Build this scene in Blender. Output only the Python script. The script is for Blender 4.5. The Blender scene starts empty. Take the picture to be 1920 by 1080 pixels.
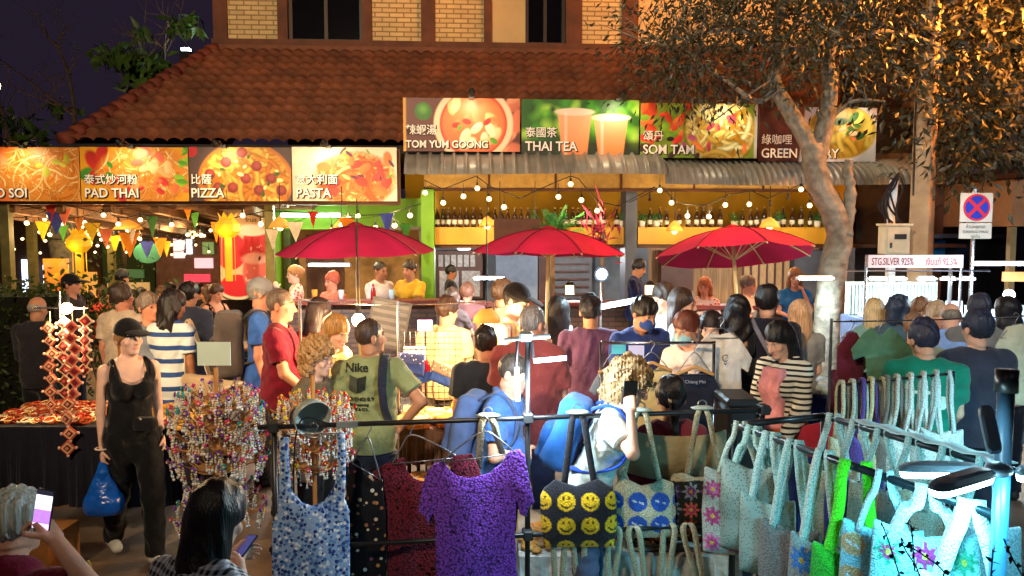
import bpy, math, random
import numpy as np
from mathutils import Vector, Matrix, Euler
random.seed(7); RNG = np.random.default_rng(7)
S = bpy.context.scene
COL = S.collection
R = math.radians
# ---------------------------------------------------------------- camera, world, exposure
PITCH = math.atan(110 / 1450)
CAMZ = 2.2
cam_d = bpy.data.cameras.new("camera"); cam = bpy.data.objects.new("camera", cam_d); COL.objects.link(cam)
cam.location = (0, 0, CAMZ); cam.rotation_euler = (math.pi / 2 - PITCH, 0, 0)
cam_d.sensor_width = 36; cam_d.lens = 1450 / 1920 * 36; cam_d.clip_start = 0.05; cam_d.clip_end = 600
S.camera = cam
w = bpy.data.worlds.new("World"); S.world = w; w.use_nodes = True
bg = w.node_tree.nodes["Background"]
sky = w.node_tree.nodes.new("ShaderNodeTexSky"); sky.sky_type = 'NISHITA'; sky.sun_disc = False
sky.sun_elevation = R(-6); sky.sun_rotation = R(200)
addn = w.node_tree.nodes.new("ShaderNodeMix"); addn.data_type = 'RGBA'; addn.blend_type = 'ADD'
addn.inputs[0].default_value = 1.0
w.node_tree.links.new(sky.outputs[0], addn.inputs[6])
addn.inputs[7].default_value = (0.25, 0.165, 0.33, 1)          # town glow on a night sky
w.node_tree.links.new(addn.outputs[2], bg.inputs[0])
bg.inputs[1].default_value = 0.037
S.view_settings.view_transform = 'Standard'; S.view_settings.look = 'None'
S.view_settings.exposure = 0.8; S.view_settings.gamma = 1
S.cycles.use_denoising = True
try: S.cycles.denoiser = 'OPENIMAGEDENOISE'
except Exception: pass
S.cycles.max_bounces = 5; S.cycles.diffuse_bounces = 3; S.cycles.glossy_bounces = 2
S.cycles.transmission_bounces = 3; S.cycles.transparent_max_bounces = 8
S.cycles.sample_clamp_indirect = 4; S.cycles.sample_clamp_direct = 30
S.cycles.caustics_reflective = False; S.cycles.caustics_refractive = False
S.cycles.use_light_tree = True

FWD = Vector((0, math.cos(PITCH), -math.sin(PITCH))); UP = Vector((0, math.sin(PITCH), math.cos(PITCH)))
def W(px, py, d):
    """the point seen at photo pixel (px, py), at distance d along the ground axis"""
    v = Vector((1, 0, 0)) * ((px - 960) / 1450) + UP * ((540 - py) / 1450) + FWD
    v = v * (d / v.y)
    return Vector((v.x, v.y, v.z + CAMZ))
def X(px, d): return (px - 960) / 1450 * d
def s2l(c):
    c = np.asarray(c, dtype=np.float64) / 255.0
    return np.where(c <= 0.04045, c / 12.92, ((c + 0.055) / 1.055) ** 2.4)
def hx(r, g, b): return tuple(float(v) for v in s2l((r, g, b)))

# ---------------------------------------------------------------- materials
_M = {}
def M(name, col=(.5, .5, .5), rough=.65, var=.18, vs=9., bump=0., bs=90., metal=0., emit=None, es=0., attr=False,
      spec=.4, hole=0., hs=140., dirt=0., stripe=None, trans=0., sheen=0., alpha=1., bdet=2., stretch=None, subs=0.):
    if name in _M: return _M[name]
    m = bpy.data.materials.new(name); m.use_nodes = True; _M[name] = m
    nt = m.node_tree; N = nt.nodes; L = nt.links
    b = N["Principled BSDF"]
    def I(k): return b.inputs[k]
    I("Roughness").default_value = rough; I("Metallic").default_value = metal
    I("Specular IOR Level").default_value = spec
    if sheen: I("Sheen Weight").default_value = sheen
    if trans: I("Transmission Weight").default_value = trans
    if alpha < 1: I("Alpha").default_value = alpha
    tc = N.new("ShaderNodeTexCoord"); vec = tc.outputs["Object"]
    if stretch:
        mp = N.new("ShaderNodeMapping"); mp.inputs["Scale"].default_value = stretch; L.new(vec, mp.inputs[0]); vec = mp.outputs[0]
    if attr:
        a = N.new("ShaderNodeAttribute"); a.attribute_name = "Col"; src = a.outputs["Color"]
    else:
        rgb = N.new("ShaderNodeRGB"); rgb.outputs[0].default_value = (*col, 1); src = rgb.outputs[0]
    if stripe:
        axis, period, c2, duty = stripe[:4]
        sx = N.new("ShaderNodeSeparateXYZ"); L.new(tc.outputs["Object"], sx.inputs[0])
        def band(ax, per):
            q = N.new("ShaderNodeMath"); q.operation = 'DIVIDE'; L.new(sx.outputs[ax], q.inputs[0]); q.inputs[1].default_value = per
            f = N.new("ShaderNodeMath"); f.operation = 'FRACT'; L.new(q.outputs[0], f.inputs[0])
            g = N.new("ShaderNodeMath"); g.operation = 'LESS_THAN'; L.new(f.outputs[0], g.inputs[0]); g.inputs[1].default_value = duty
            return g.outputs[0]
        if axis == 'check':
            g1 = band(2, period); g2 = band(0, period)
            ad = N.new("ShaderNodeMath"); ad.operation = 'ADD'; L.new(g1, ad.inputs[0]); L.new(g2, ad.inputs[1])
            mu = N.new("ShaderNodeMath"); mu.operation = 'MULTIPLY'; L.new(ad.outputs[0], mu.inputs[0]); mu.inputs[1].default_value = .5
            fac = mu.outputs[0]
        else: fac = band(axis, period)
        mx = N.new("ShaderNodeMix"); mx.data_type = 'RGBA'; L.new(fac, mx.inputs[0]); L.new(src, mx.inputs[6])
        mx.inputs[7].default_value = (*c2, 1); src = mx.outputs[2]
    if var:
        nz = N.new("ShaderNodeTexNoise"); nz.inputs["Scale"].default_value = vs; nz.inputs["Detail"].default_value = 4
        L.new(vec, nz.inputs["Vector"])
        mr = N.new("ShaderNodeMapRange"); mr.inputs[1].default_value = .25; mr.inputs[2].default_value = .75
        mr.inputs[3].default_value = 1 - var; mr.inputs[4].default_value = 1 + var
        L.new(nz.outputs[0], mr.inputs[0])
        mu = N.new("ShaderNodeVectorMath"); mu.operation = 'SCALE'; L.new(src, mu.inputs[0]); L.new(mr.outputs[0], mu.inputs["Scale"])
        src = mu.outputs[0]
    if dirt:
        nz = N.new("ShaderNodeTexNoise"); nz.inputs["Scale"].default_value = 1.7; nz.inputs["Detail"].default_value = 8
        L.new(vec, nz.inputs["Vector"])
        mr = N.new("ShaderNodeMapRange"); mr.inputs[1].default_value = .45; mr.inputs[2].default_value = .75
        mr.inputs[3].default_value = 1; mr.inputs[4].default_value = 1 - dirt
        L.new(nz.outputs[0], mr.inputs[0])
        mu = N.new("ShaderNodeVectorMath"); mu.operation = 'SCALE'; L.new(src, mu.inputs[0]); L.new(mr.outputs[0], mu.inputs["Scale"])
        src = mu.outputs[0]
    L.new(src, I("Base Color"))
    if bump:
        nb = N.new("ShaderNodeTexNoise"); nb.inputs["Scale"].default_value = bs; nb.inputs["Detail"].default_value = bdet
        L.new(vec, nb.inputs["Vector"])
        bp = N.new("ShaderNodeBump"); bp.inputs["Strength"].default_value = bump; bp.inputs["Distance"].default_value = .02
        L.new(nb.outputs[0], bp.inputs["Height"]); L.new(bp.outputs[0], I("Normal"))
    if hole:
        vz = N.new("ShaderNodeTexVoronoi"); vz.inputs["Scale"].default_value = hs; L.new(tc.outputs["Object"], vz.inputs["Vector"])
        g = N.new("ShaderNodeMath"); g.operation = 'GREATER_THAN'; L.new(vz.outputs["Distance"], g.inputs[0]); g.inputs[1].default_value = hole
        L.new(g.outputs[0], I("Alpha"))
    if emit is not None:
        I("Emission Color").default_value = (*emit, 1); I("Emission Strength").default_value = es
        if attr: L.new(src, I("Emission Color"))
    return m
def cloth(c, **k):
    """a fabric material of an sRGB colour"""
    name = k.pop("name", "cloth_%02x%02x%02x" % tuple(c)) + (str(sorted(k.items())) if k else "")
    kw = dict(rough=.9, var=.25, vs=7, bump=.55, bs=26, bdet=6, spec=.15, sheen=.15); kw.update(k)
    return M(name[:60], hx(*c), **kw)
BLACKM = M("black_metal", hx(30, 30, 33), rough=.35, var=.3, vs=20, spec=.5)
CHROME = M("chrome_steel", hx(190, 190, 195), rough=.25, metal=1, var=.1)
WHITEP = M("white_plastic", hx(215, 218, 220), rough=.45, var=.06)

# ---------------------------------------------------------------- objects
def tag(o, label=None, cat=None, group=None, kind=None):
    if label: o["label"] = label
    if cat: o["category"] = cat
    if group: o["group"] = group
    if kind: o["kind"] = kind
    return o
def E(name, label, cat, loc=(0, 0, 0), rz=0., group=None, kind=None):
    o = bpy.data.objects.new(name, None); COL.objects.link(o); o.empty_display_size = .1
    o.location = loc; o.rotation_euler = (0, 0, rz)
    return tag(o, label, cat, group, kind)
def mesh_obj(name, V, F, mat=None, parent=None, smooth=False, col=None, loc=None, rot=None, mi=None):
    """F: (n,4) or (n,3) array, or a list of faces"""
    me = bpy.data.meshes.new(name)
    V = np.asarray(V, dtype=np.float32)
    if isinstance(F, np.ndarray):
        n, k = F.shape
        me.vertices.add(len(V)); me.vertices.foreach_set("co", V.ravel())
        me.loops.add(n * k); me.loops.foreach_set("vertex_index", F.astype(np.int32).ravel())
        me.polygons.add(n); me.polygons.foreach_set("loop_start", np.arange(0, n * k, k, dtype=np.int32))
        me.update(calc_edges=True); me.validate()
    else:
        me.from_pydata([tuple(v) for v in V], [], F); me.update()
    if smooth: me.polygons.foreach_set("use_smooth", np.ones(len(me.polygons), dtype=bool))
    if col is not None and len(me.vertices) == len(col):
        a = me.color_attributes.new("Col", 'FLOAT_COLOR', 'POINT')
        c = np.ones((len(V), 4), dtype=np.float32); c[:, :3] = col
        a.data.foreach_set("color", c.ravel())
    mats = mat if isinstance(mat, (list, tuple)) else [mat]
    for m in mats:
        if m: me.materials.append(m)
    if mi is not None: me.polygons.foreach_set("material_index", np.asarray(mi, dtype=np.int32))
    o = bpy.data.objects.new(name, me); COL.objects.link(o)
    if parent: o.parent = parent
    if loc is not None: o.location = loc
    if rot is not None: o.rotation_euler = rot
    return o
def frame(d):
    d = Vector(d).normalized(); a = Vector((0, 0, 1)) if abs(d.z) < .95 else Vector((1, 0, 0))
    u = d.cross(a).normalized(); return u, d.cross(u).normalized()
class MB:
    def __init__(s): s.V = []; s.F = []; s.MI = []; s.C = []; s.mi = 0; s.c = (1, 1, 1)
    def add(s, V, F):
        b = len(s.V); s.V += [tuple(v) for v in V]; s.F += [tuple(i + b for i in f) for f in F]
        s.MI += [s.mi] * len(F); s.C += [s.c] * len(V); return s
    def box(s, c, sz, rz=0., m=None, ch=0.):
        x, y, z = [v / 2 for v in sz]
        if ch:
            P = []
            for zz, k in ((-z, ch), (-z + ch, 0), (z - ch, 0), (z, ch)):
                for ax, ay in ((-x + k, -y + ch), (-x + ch, -y + k), (x - ch, -y + k), (x - k, -y + ch), (x - k, y - ch), (x - ch, y - k), (-x + ch, y - k), (-x + k, y - ch)):
                    P.append((ax, ay, zz))
            F = [tuple(range(7, -1, -1)), tuple(range(24, 32))]
            for r in range(3):
                for i in range(8): F.append((r * 8 + i, r * 8 + (i + 1) % 8, r * 8 + 8 + (i + 1) % 8, r * 8 + 8 + i))
        else:
            P = [(-x, -y, -z), (x, -y, -z), (x, y, -z), (-x, y, -z), (-x, -y, z), (x, -y, z), (x, y, z), (-x, y, z)]
            F = [(0, 3, 2, 1), (4, 5, 6, 7), (0, 1, 5, 4), (1, 2, 6, 5), (2, 3, 7, 6), (3, 0, 4, 7)]
        ca, sa = math.cos(rz), math.sin(rz)
        out = []
        for p in P:
            q = Vector((p[0] * ca - p[1] * sa, p[0] * sa + p[1] * ca, p[2]))
            if m is not None: q = m @ q
            out.append(q + Vector(c))
        return s.add(out, F)
    def bb(s, a, b):
        a = Vector(a); b = Vector(b); return s.box((a + b) / 2, [abs(v) for v in (b - a)])
    def tube(s, pts, r, n=8, cap=True, rr=None, flat=None):
        pts = [Vector(p) for p in pts]; k = len(pts); V = []; F = []
        u = None
        for i, p in enumerate(pts):
            d = (pts[min(i + 1, k - 1)] - pts[max(i - 1, 0)])
            if d.length < 1e-9: d = Vector((0, 0, 1))
            d.normalize()
            if u is None: u, v = frame(d)
            else:
                u = u - d * u.dot(d)
                if u.length < 1e-6: u, v = frame(d)
                u.normalize(); v = d.cross(u)
            q = rr[i] if rr is not None else r
            for j in range(n):
                a = 2 * math.pi * j / n
                V.append(p + u * (q * math.cos(a)) + v * (q * math.sin(a) * (flat or 1)))
        for i in range(k - 1):
            for j in range(n):
                F.append((i * n + j, i * n + (j + 1) % n, (i + 1) * n + (j + 1) % n, (i + 1) * n + j))
        if cap: F += [tuple(range(n - 1, -1, -1)), tuple((k - 1) * n + j for j in range(n))]
        return s.add(V, F)
    def ribbon(s, pts, wdir, w, t=.006):
        """a flat strap along pts, its width along wdir"""
        pts = [Vector(p) for p in pts]; wd = Vector(wdir).normalized(); V = []; F = []; k = len(pts)
        for i, p in enumerate(pts):
            d = (pts[min(i + 1, k - 1)] - pts[max(i - 1, 0)]).normalized(); nrm = d.cross(wd).normalized()
            for a, b in ((-1, -1), (1, -1), (1, 1), (-1, 1)): V.append(p + wd * (a * w / 2) + nrm * (b * t / 2))
        for i in range(k - 1):
            for j in range(4): F.append((i * 4 + j, i * 4 + (j + 1) % 4, i * 4 + 4 + (j + 1) % 4, i * 4 + 4 + j))
        F += [(3, 2, 1, 0), tuple((k - 1) * 4 + j for j in range(4))]
        return s.add(V, F)
    def lathe(s, prof, c=(0, 0, 0), n=16, m=None, sx=1., sy=1.):
        V = []; F = []; k = len(prof); c = Vector(c)
        for r, z in prof:
            for j in range(n):
                a = 2 * math.pi * j / n; q = Vector((r * math.cos(a) * sx, r * math.sin(a) * sy, z))
                if m is not None: q = m @ q
                V.append(q + c)
        for i in range(k - 1):
            for j in range(n): F.append((i * n + j, i * n + (j + 1) % n, (i + 1) * n + (j + 1) % n, (i + 1) * n + j))
        if prof[0][0] > 1e-5: F.append(tuple(range(n - 1, -1, -1)))
        if prof[-1][0] > 1e-5: F.append(tuple((k - 1) * n + j for j in range(n)))
        return s.add(V, F)
    def ball(s, c, r, n=8, k=5, sc=(1, 1, 1)):
        prof = [(max(r * math.sin(math.pi * i / k), 1e-6), -r * math.cos(math.pi * i / k) * sc[2]) for i in range(k + 1)]
        return s.lathe(prof, c, n, sx=sc[0], sy=sc[1])
    def prism(s, poly, y0, y1, m=None):
        """polygon in x,z extruded in y (poly counter-clockwise seen from -y)"""
        n = len(poly); V = [Vector((p[0], y0, p[1])) for p in poly] + [Vector((p[0], y1, p[1])) for p in poly]
        if m is not None: V = [m @ v for v in V]
        F = [tuple(range(n)), tuple(range(2 * n - 1, n - 1, -1))] + [((i + 1) % n, i, i + n, (i + 1) % n + n) for i in range(n)]
        return s.add(V, F)
    def quad(s, a, b, c, d): return s.add([a, b, c, d], [(0, 1, 2, 3)])
    def build(s, name, mat, parent=None, smooth=False, colors=False, label=None, loc=None, rot=None):
        o = mesh_obj(name, s.V, s.F, mat, parent, smooth, np.array(s.C) if colors else None, loc, rot, s.MI if isinstance(mat, (list, tuple)) else None)
        if smooth == 'auto': pass
        if label: o["label"] = label
        return o
def sag(a, b, drop, n=12):
    a = Vector(a); b = Vector(b)
    return [a.lerp(b, i / n) - Vector((0, 0, drop * 4 * (i / n) * (1 - i / n))) for i in range(n + 1)]
def curve_pts(P, n=8):
    """Catmull-Rom through P"""
    P = [Vector(p) for p in P]; out = []
    for i in range(len(P) - 1):
        p0 = P[max(i - 1, 0)]; p1 = P[i]; p2 = P[i + 1]; p3 = P[min(i + 2, len(P) - 1)]
        for k in range(n):
            t = k / n
            out.append(.5 * ((2 * p1) + (p2 - p0) * t + (2 * p0 - 5 * p1 + 4 * p2 - p3) * t * t + (3 * p1 - p0 - 3 * p2 + p3) * t ** 3))
    out.append(P[-1]); return out
def text(body, size, mat, parent, loc, rot=(math.pi / 2, 0, 0), name="lettering", ext=.001, off=0., align='LEFT', space=1., wid=None):
    c = bpy.data.curves.new(name, 'FONT'); c.body = body; c.size = size; c.extrude = ext; c.offset = off
    c.align_x = align; c.space_character = space; c.resolution_u = 3
    c.materials.append(mat); o = bpy.data.objects.new(name, c); COL.objects.link(o)
    o.parent = parent; o.location = loc; o.rotation_euler = rot
    if wid: o.scale = (wid, 1, 1)
    return o
def lamp(kind, power, color, parent=None, loc=(0, 0, 0), size=.05, rot=None, name="lamp_light", sy=None, spot=None, blend=.5):
    d = bpy.data.lights.new(name, kind); d.energy = power; d.color = color
    if kind in ('POINT', 'SPOT'): d.shadow_soft_size = size
    if kind == 'SPOT': d.spot_size = R(spot or 90); d.spot_blend = blend
    if kind == 'AREA':
        d.size = size
        if sy: d.shape = 'RECTANGLE'; d.size_y = sy
    o = bpy.data.objects.new(name, d); COL.objects.link(o); o.location = loc
    if rot is not None: o.rotation_euler = rot
    if parent: o.parent = parent
    return o
def aim(o, target):
    o.rotation_euler = (Vector(target) - o.location).to_track_quat('-Z', 'Y').to_euler()

# ---------------------------------------------------------------- implicit surfaces: smooth unions meshed with surface nets
class Field:
    def __init__(s, lo, hi, h):
        s.h = h; s.lo = np.array(lo, dtype=np.float64); n = np.ceil((np.array(hi) - s.lo) / h).astype(int) + 2
        s.n = n; s.a = np.full(n, 1.0, dtype=np.float32)
        s.ax = [s.lo[i] + h * np.arange(n[i]) for i in range(3)]
    def _sl(s, lo, hi):
        i0 = np.maximum(np.floor((np.array(lo) - s.lo) / s.h).astype(int), 0); i1 = np.minimum(np.ceil((np.array(hi) - s.lo) / s.h).astype(int) + 1, s.n)
        if np.any(i1 <= i0): return None, None
        sl = tuple(slice(a, b) for a, b in zip(i0, i1))
        P = np.meshgrid(*[s.ax[i][sl[i]] for i in range(3)], indexing='ij')
        return sl, np.stack(P, -1)
    def put(s, fn, lo, hi, k=.02, op='u'):
        m = k + 2.5 * s.h
        sl, P = s._sl(np.array(lo) - m, np.array(hi) + m)
        if sl is None: return
        d = fn(P).astype(np.float32); a = s.a[sl]
        if op == 'u':
            if k > 0:
                q = np.clip(.5 + .5 * (d - a) / k, 0, 1); s.a[sl] = d + (a - d) * q - k * q * (1 - q)
            else: s.a[sl] = np.minimum(a, d)
        else:
            if k > 0:
                q = np.clip(.5 - .5 * (d + a) / k, 0, 1); s.a[sl] = a + (-d - a) * q + k * q * (1 - q)
            else: s.a[sl] = np.maximum(a, -d)
    def cap(s, a, b, ra, rb=None, k=.02, nax=None, sc=1., clips=(), noise=None, op='u'):
        a = np.array(a, dtype=float); b = np.array(b, dtype=float); rb = ra if rb is None else rb
        ab = b - a; L2 = max(ab @ ab, 1e-9)
        def fn(P):
            q = P - a
            if nax is not None and sc != 1:
                nx = np.array(nax); q = q + (q @ nx)[..., None] * nx * (1 / sc - 1)
            t = np.clip((q @ ab) / L2, 0, 1)
            d = np.sqrt(((q - t[..., None] * ab) ** 2).sum(-1)) - (ra + (rb - ra) * t)
            if nax is not None and sc != 1: d = d * (.45 + .55 * min(sc, 1))
            if noise:
                m = np.abs(d) < .05; d[m] += noise(P[m])
            for c, n in clips: d = np.maximum(d, (P - np.array(c)) @ np.array(n))
            return d
        r = max(ra, rb); s.put(fn, np.minimum(a, b) - r, np.maximum(a, b) + r, k, op)
    def ell(s, c, r, rot=None, k=.02, clips=(), noise=None, op='u'):
        c = np.array(c, dtype=float); r = np.array(r, dtype=float); Rm = np.eye(3) if rot is None else np.array(rot)
        def fn(P):
            q = (P - c) @ Rm; l = np.sqrt(((q / r) ** 2).sum(-1)); g = np.sqrt(((q / r ** 2) ** 2).sum(-1))
            d = np.where(g > 1e-9, l * (l - 1) / np.maximum(g, 1e-9), -r.min())
            d = np.clip(d, -1, 1)
            if noise:
                m = np.abs(d) < .05; d[m] += noise(P[m])
            for cc, n in clips: d = np.maximum(d, (P - np.array(cc)) @ np.array(n))
            return d
        m = r.max(); s.put(fn, c - m, c + m, k, op)
    def box(s, c, hs, rad=.01, rot=None, k=.01, clips=(), noise=None, op='u'):
        c = np.array(c, dtype=float); hs = np.array(hs, dtype=float); Rm = np.eye(3) if rot is None else np.array(rot)
        def fn(P):
            q = np.abs((P - c) @ Rm) - (hs - rad)
            d = np.sqrt((np.maximum(q, 0) ** 2).sum(-1)) + np.minimum(q.max(-1), 0) - rad
            if noise:
                m = np.abs(d) < .05; d[m] += noise(P[m])
            for cc, n in clips: d = np.maximum(d, (P - np.array(cc)) @ np.array(n))
            return d
        m = float(np.sqrt((hs ** 2).sum())); s.put(fn, c - m, c + m, k, op)
    def cut(s, c, n):
        P = np.meshgrid(*s.ax, indexing='ij'); d = sum((P[i] - c[i]) * n[i] for i in range(3)); s.a = np.maximum(s.a, d.astype(np.float32))
    def mesh(s):
        a = s.a.copy()
        a[0] = a[-1] = 1; a[:, 0] = a[:, -1] = 1; a[:, :, 0] = a[:, :, -1] = 1
        neg = a < 0; n = s.n
        cs = [(i, j, k) for i in (0, 1) for j in (0, 1) for k in (0, 1)]
        cnt = sum(neg[i:n[0] - 1 + i, j:n[1] - 1 + j, k:n[2] - 1 + k].astype(np.int8) for i, j, k in cs)
        I = np.argwhere((cnt > 0) & (cnt < 8))
        if len(I) == 0: return np.zeros((0, 3)), np.zeros((0, 4), int)
        idx = np.full((n[0] - 1, n[1] - 1, n[2] - 1), -1, dtype=np.int32); idx[tuple(I.T)] = np.arange(len(I))
        cv = np.stack([a[I[:, 0] + i, I[:, 1] + j, I[:, 2] + k] for i, j, k in cs], 1)
        acc = np.zeros((len(I), 3)); num = np.zeros(len(I))
        for p in range(8):
            for q in range(p + 1, 8):
                cp = np.array(cs[p]); cq = np.array(cs[q])
                if np.abs(cp - cq).sum() != 1: continue
                A = cv[:, p]; B = cv[:, q]; m = (A < 0) != (B < 0)
                t = np.where(m, A / np.where(m, A - B, 1), 0)
                acc += np.where(m[:, None], cp + t[:, None] * (cq - cp), 0); num += m
        V = s.lo + s.h * (I + acc / num[:, None])
        Fs = []
        for ax in range(3):
            u, v = [(1, 2), (2, 0), (0, 1)][ax]
            sh = [slice(None)] * 3; sh2 = [slice(None)] * 3; sh[ax] = slice(0, -1); sh2[ax] = slice(1, None)
            A = neg[tuple(sh)]; B = neg[tuple(sh2)]; e = np.argwhere(A != B)
            e = e[(e[:, u] > 0) & (e[:, v] > 0) & (e[:, u] < n[u] - 1) & (e[:, v] < n[v] - 1)]
            if len(e) == 0: continue
            fl = A[tuple(e.T)]
            def at(du, dv):
                f = e.copy(); f[:, u] -= du; f[:, v] -= dv; return idx[tuple(f.T)]
            q = np.stack([at(1, 1), at(0, 1), at(0, 0), at(1, 0)], 1)
            q[~fl] = q[~fl][:, ::-1]; Fs.append(q)
        return V, np.concatenate(Fs)
    def build(s, name, mat, parent=None, colfn=None, label=None, relax=0):
        V, F = s.mesh()
        c = colfn(V) if colfn else None
        o = mesh_obj(name, V, F, mat, parent, True, c)
        if label: o["label"] = label
        return o
def ripple(seed, amp, freq, axis=None):
    """cheap smooth noise: a few sine waves"""
    g = np.random.default_rng(abs(seed)); K = g.normal(size=(4, 3)); K /= np.linalg.norm(K, axis=1)[:, None]
    if axis is not None: K = K * (1 - np.array(axis) * .85)
    K *= (freq * g.uniform(.6, 1.6, 4))[:, None]; ph = g.uniform(0, 6.28, 4)
    return lambda P: amp * np.sin(P @ K.T + ph).sum(-1) / 2.
# ---------------------------------------------------------------- people: one continuous body each, clothes and hair as children
def rotx(a): a = R(a); return np.array([[1, 0, 0], [0, math.cos(a), -math.sin(a)], [0, math.sin(a), math.cos(a)]])
def rotz(a): a = R(a); return np.array([[math.cos(a), -math.sin(a), 0], [math.sin(a), math.cos(a), 0], [0, 0, 1]])
def nrm(v): v = np.array(v, dtype=float); return v / np.linalg.norm(v)
ARMS = {'down': ((.10, .04, -1), (.05, -.22, -1)), 'back': ((.18, .3, -1), (.05, -.05, -1)), 'hip': ((.62, .3, -.8), (-.62, -.3, -.8)),
        'fwd': ((.1, -.25, -1), (-.12, -1, -.1)), 'low': ((.1, -.25, -1), (-.1, -.75, -.7)), 'phone': ((.2, -.55, -.8), (-.35, -.75, .55)),
        'cross': ((.22, -.3, -1), (-.95, -.45, .08)), 'face': ((.12, -.7, -.7), (-.42, -.3, 1)), 'table': ((.2, -.5, -.85), (-.45, -1, -.12)),
        'up': ((.3, -.8, -.2), (-.1, -.6, .8)), 'reach': ((.15, -.75, -.65), (-.05, -1, -.35)), 'walk': ((.10, -.35, -1), (.0, -.5, -1))}
SKIN = M("skin", attr=True, rough=.58, var=.13, vs=16, spec=.25, bump=.12, bs=120)
def hairmat(c):
    return M("hair_%02x%02x%02x" % tuple(c), hx(*c), rough=.42, var=.6, vs=1.0, stretch=(120, 120, 6), bump=.35, bs=1.4, spec=.4)
LIGHT = (214, 164, 138); TAN = (186, 132, 100); BROWN = (158, 106, 76); PALE = (226, 182, 160); RED = (205, 140, 112)

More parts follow.
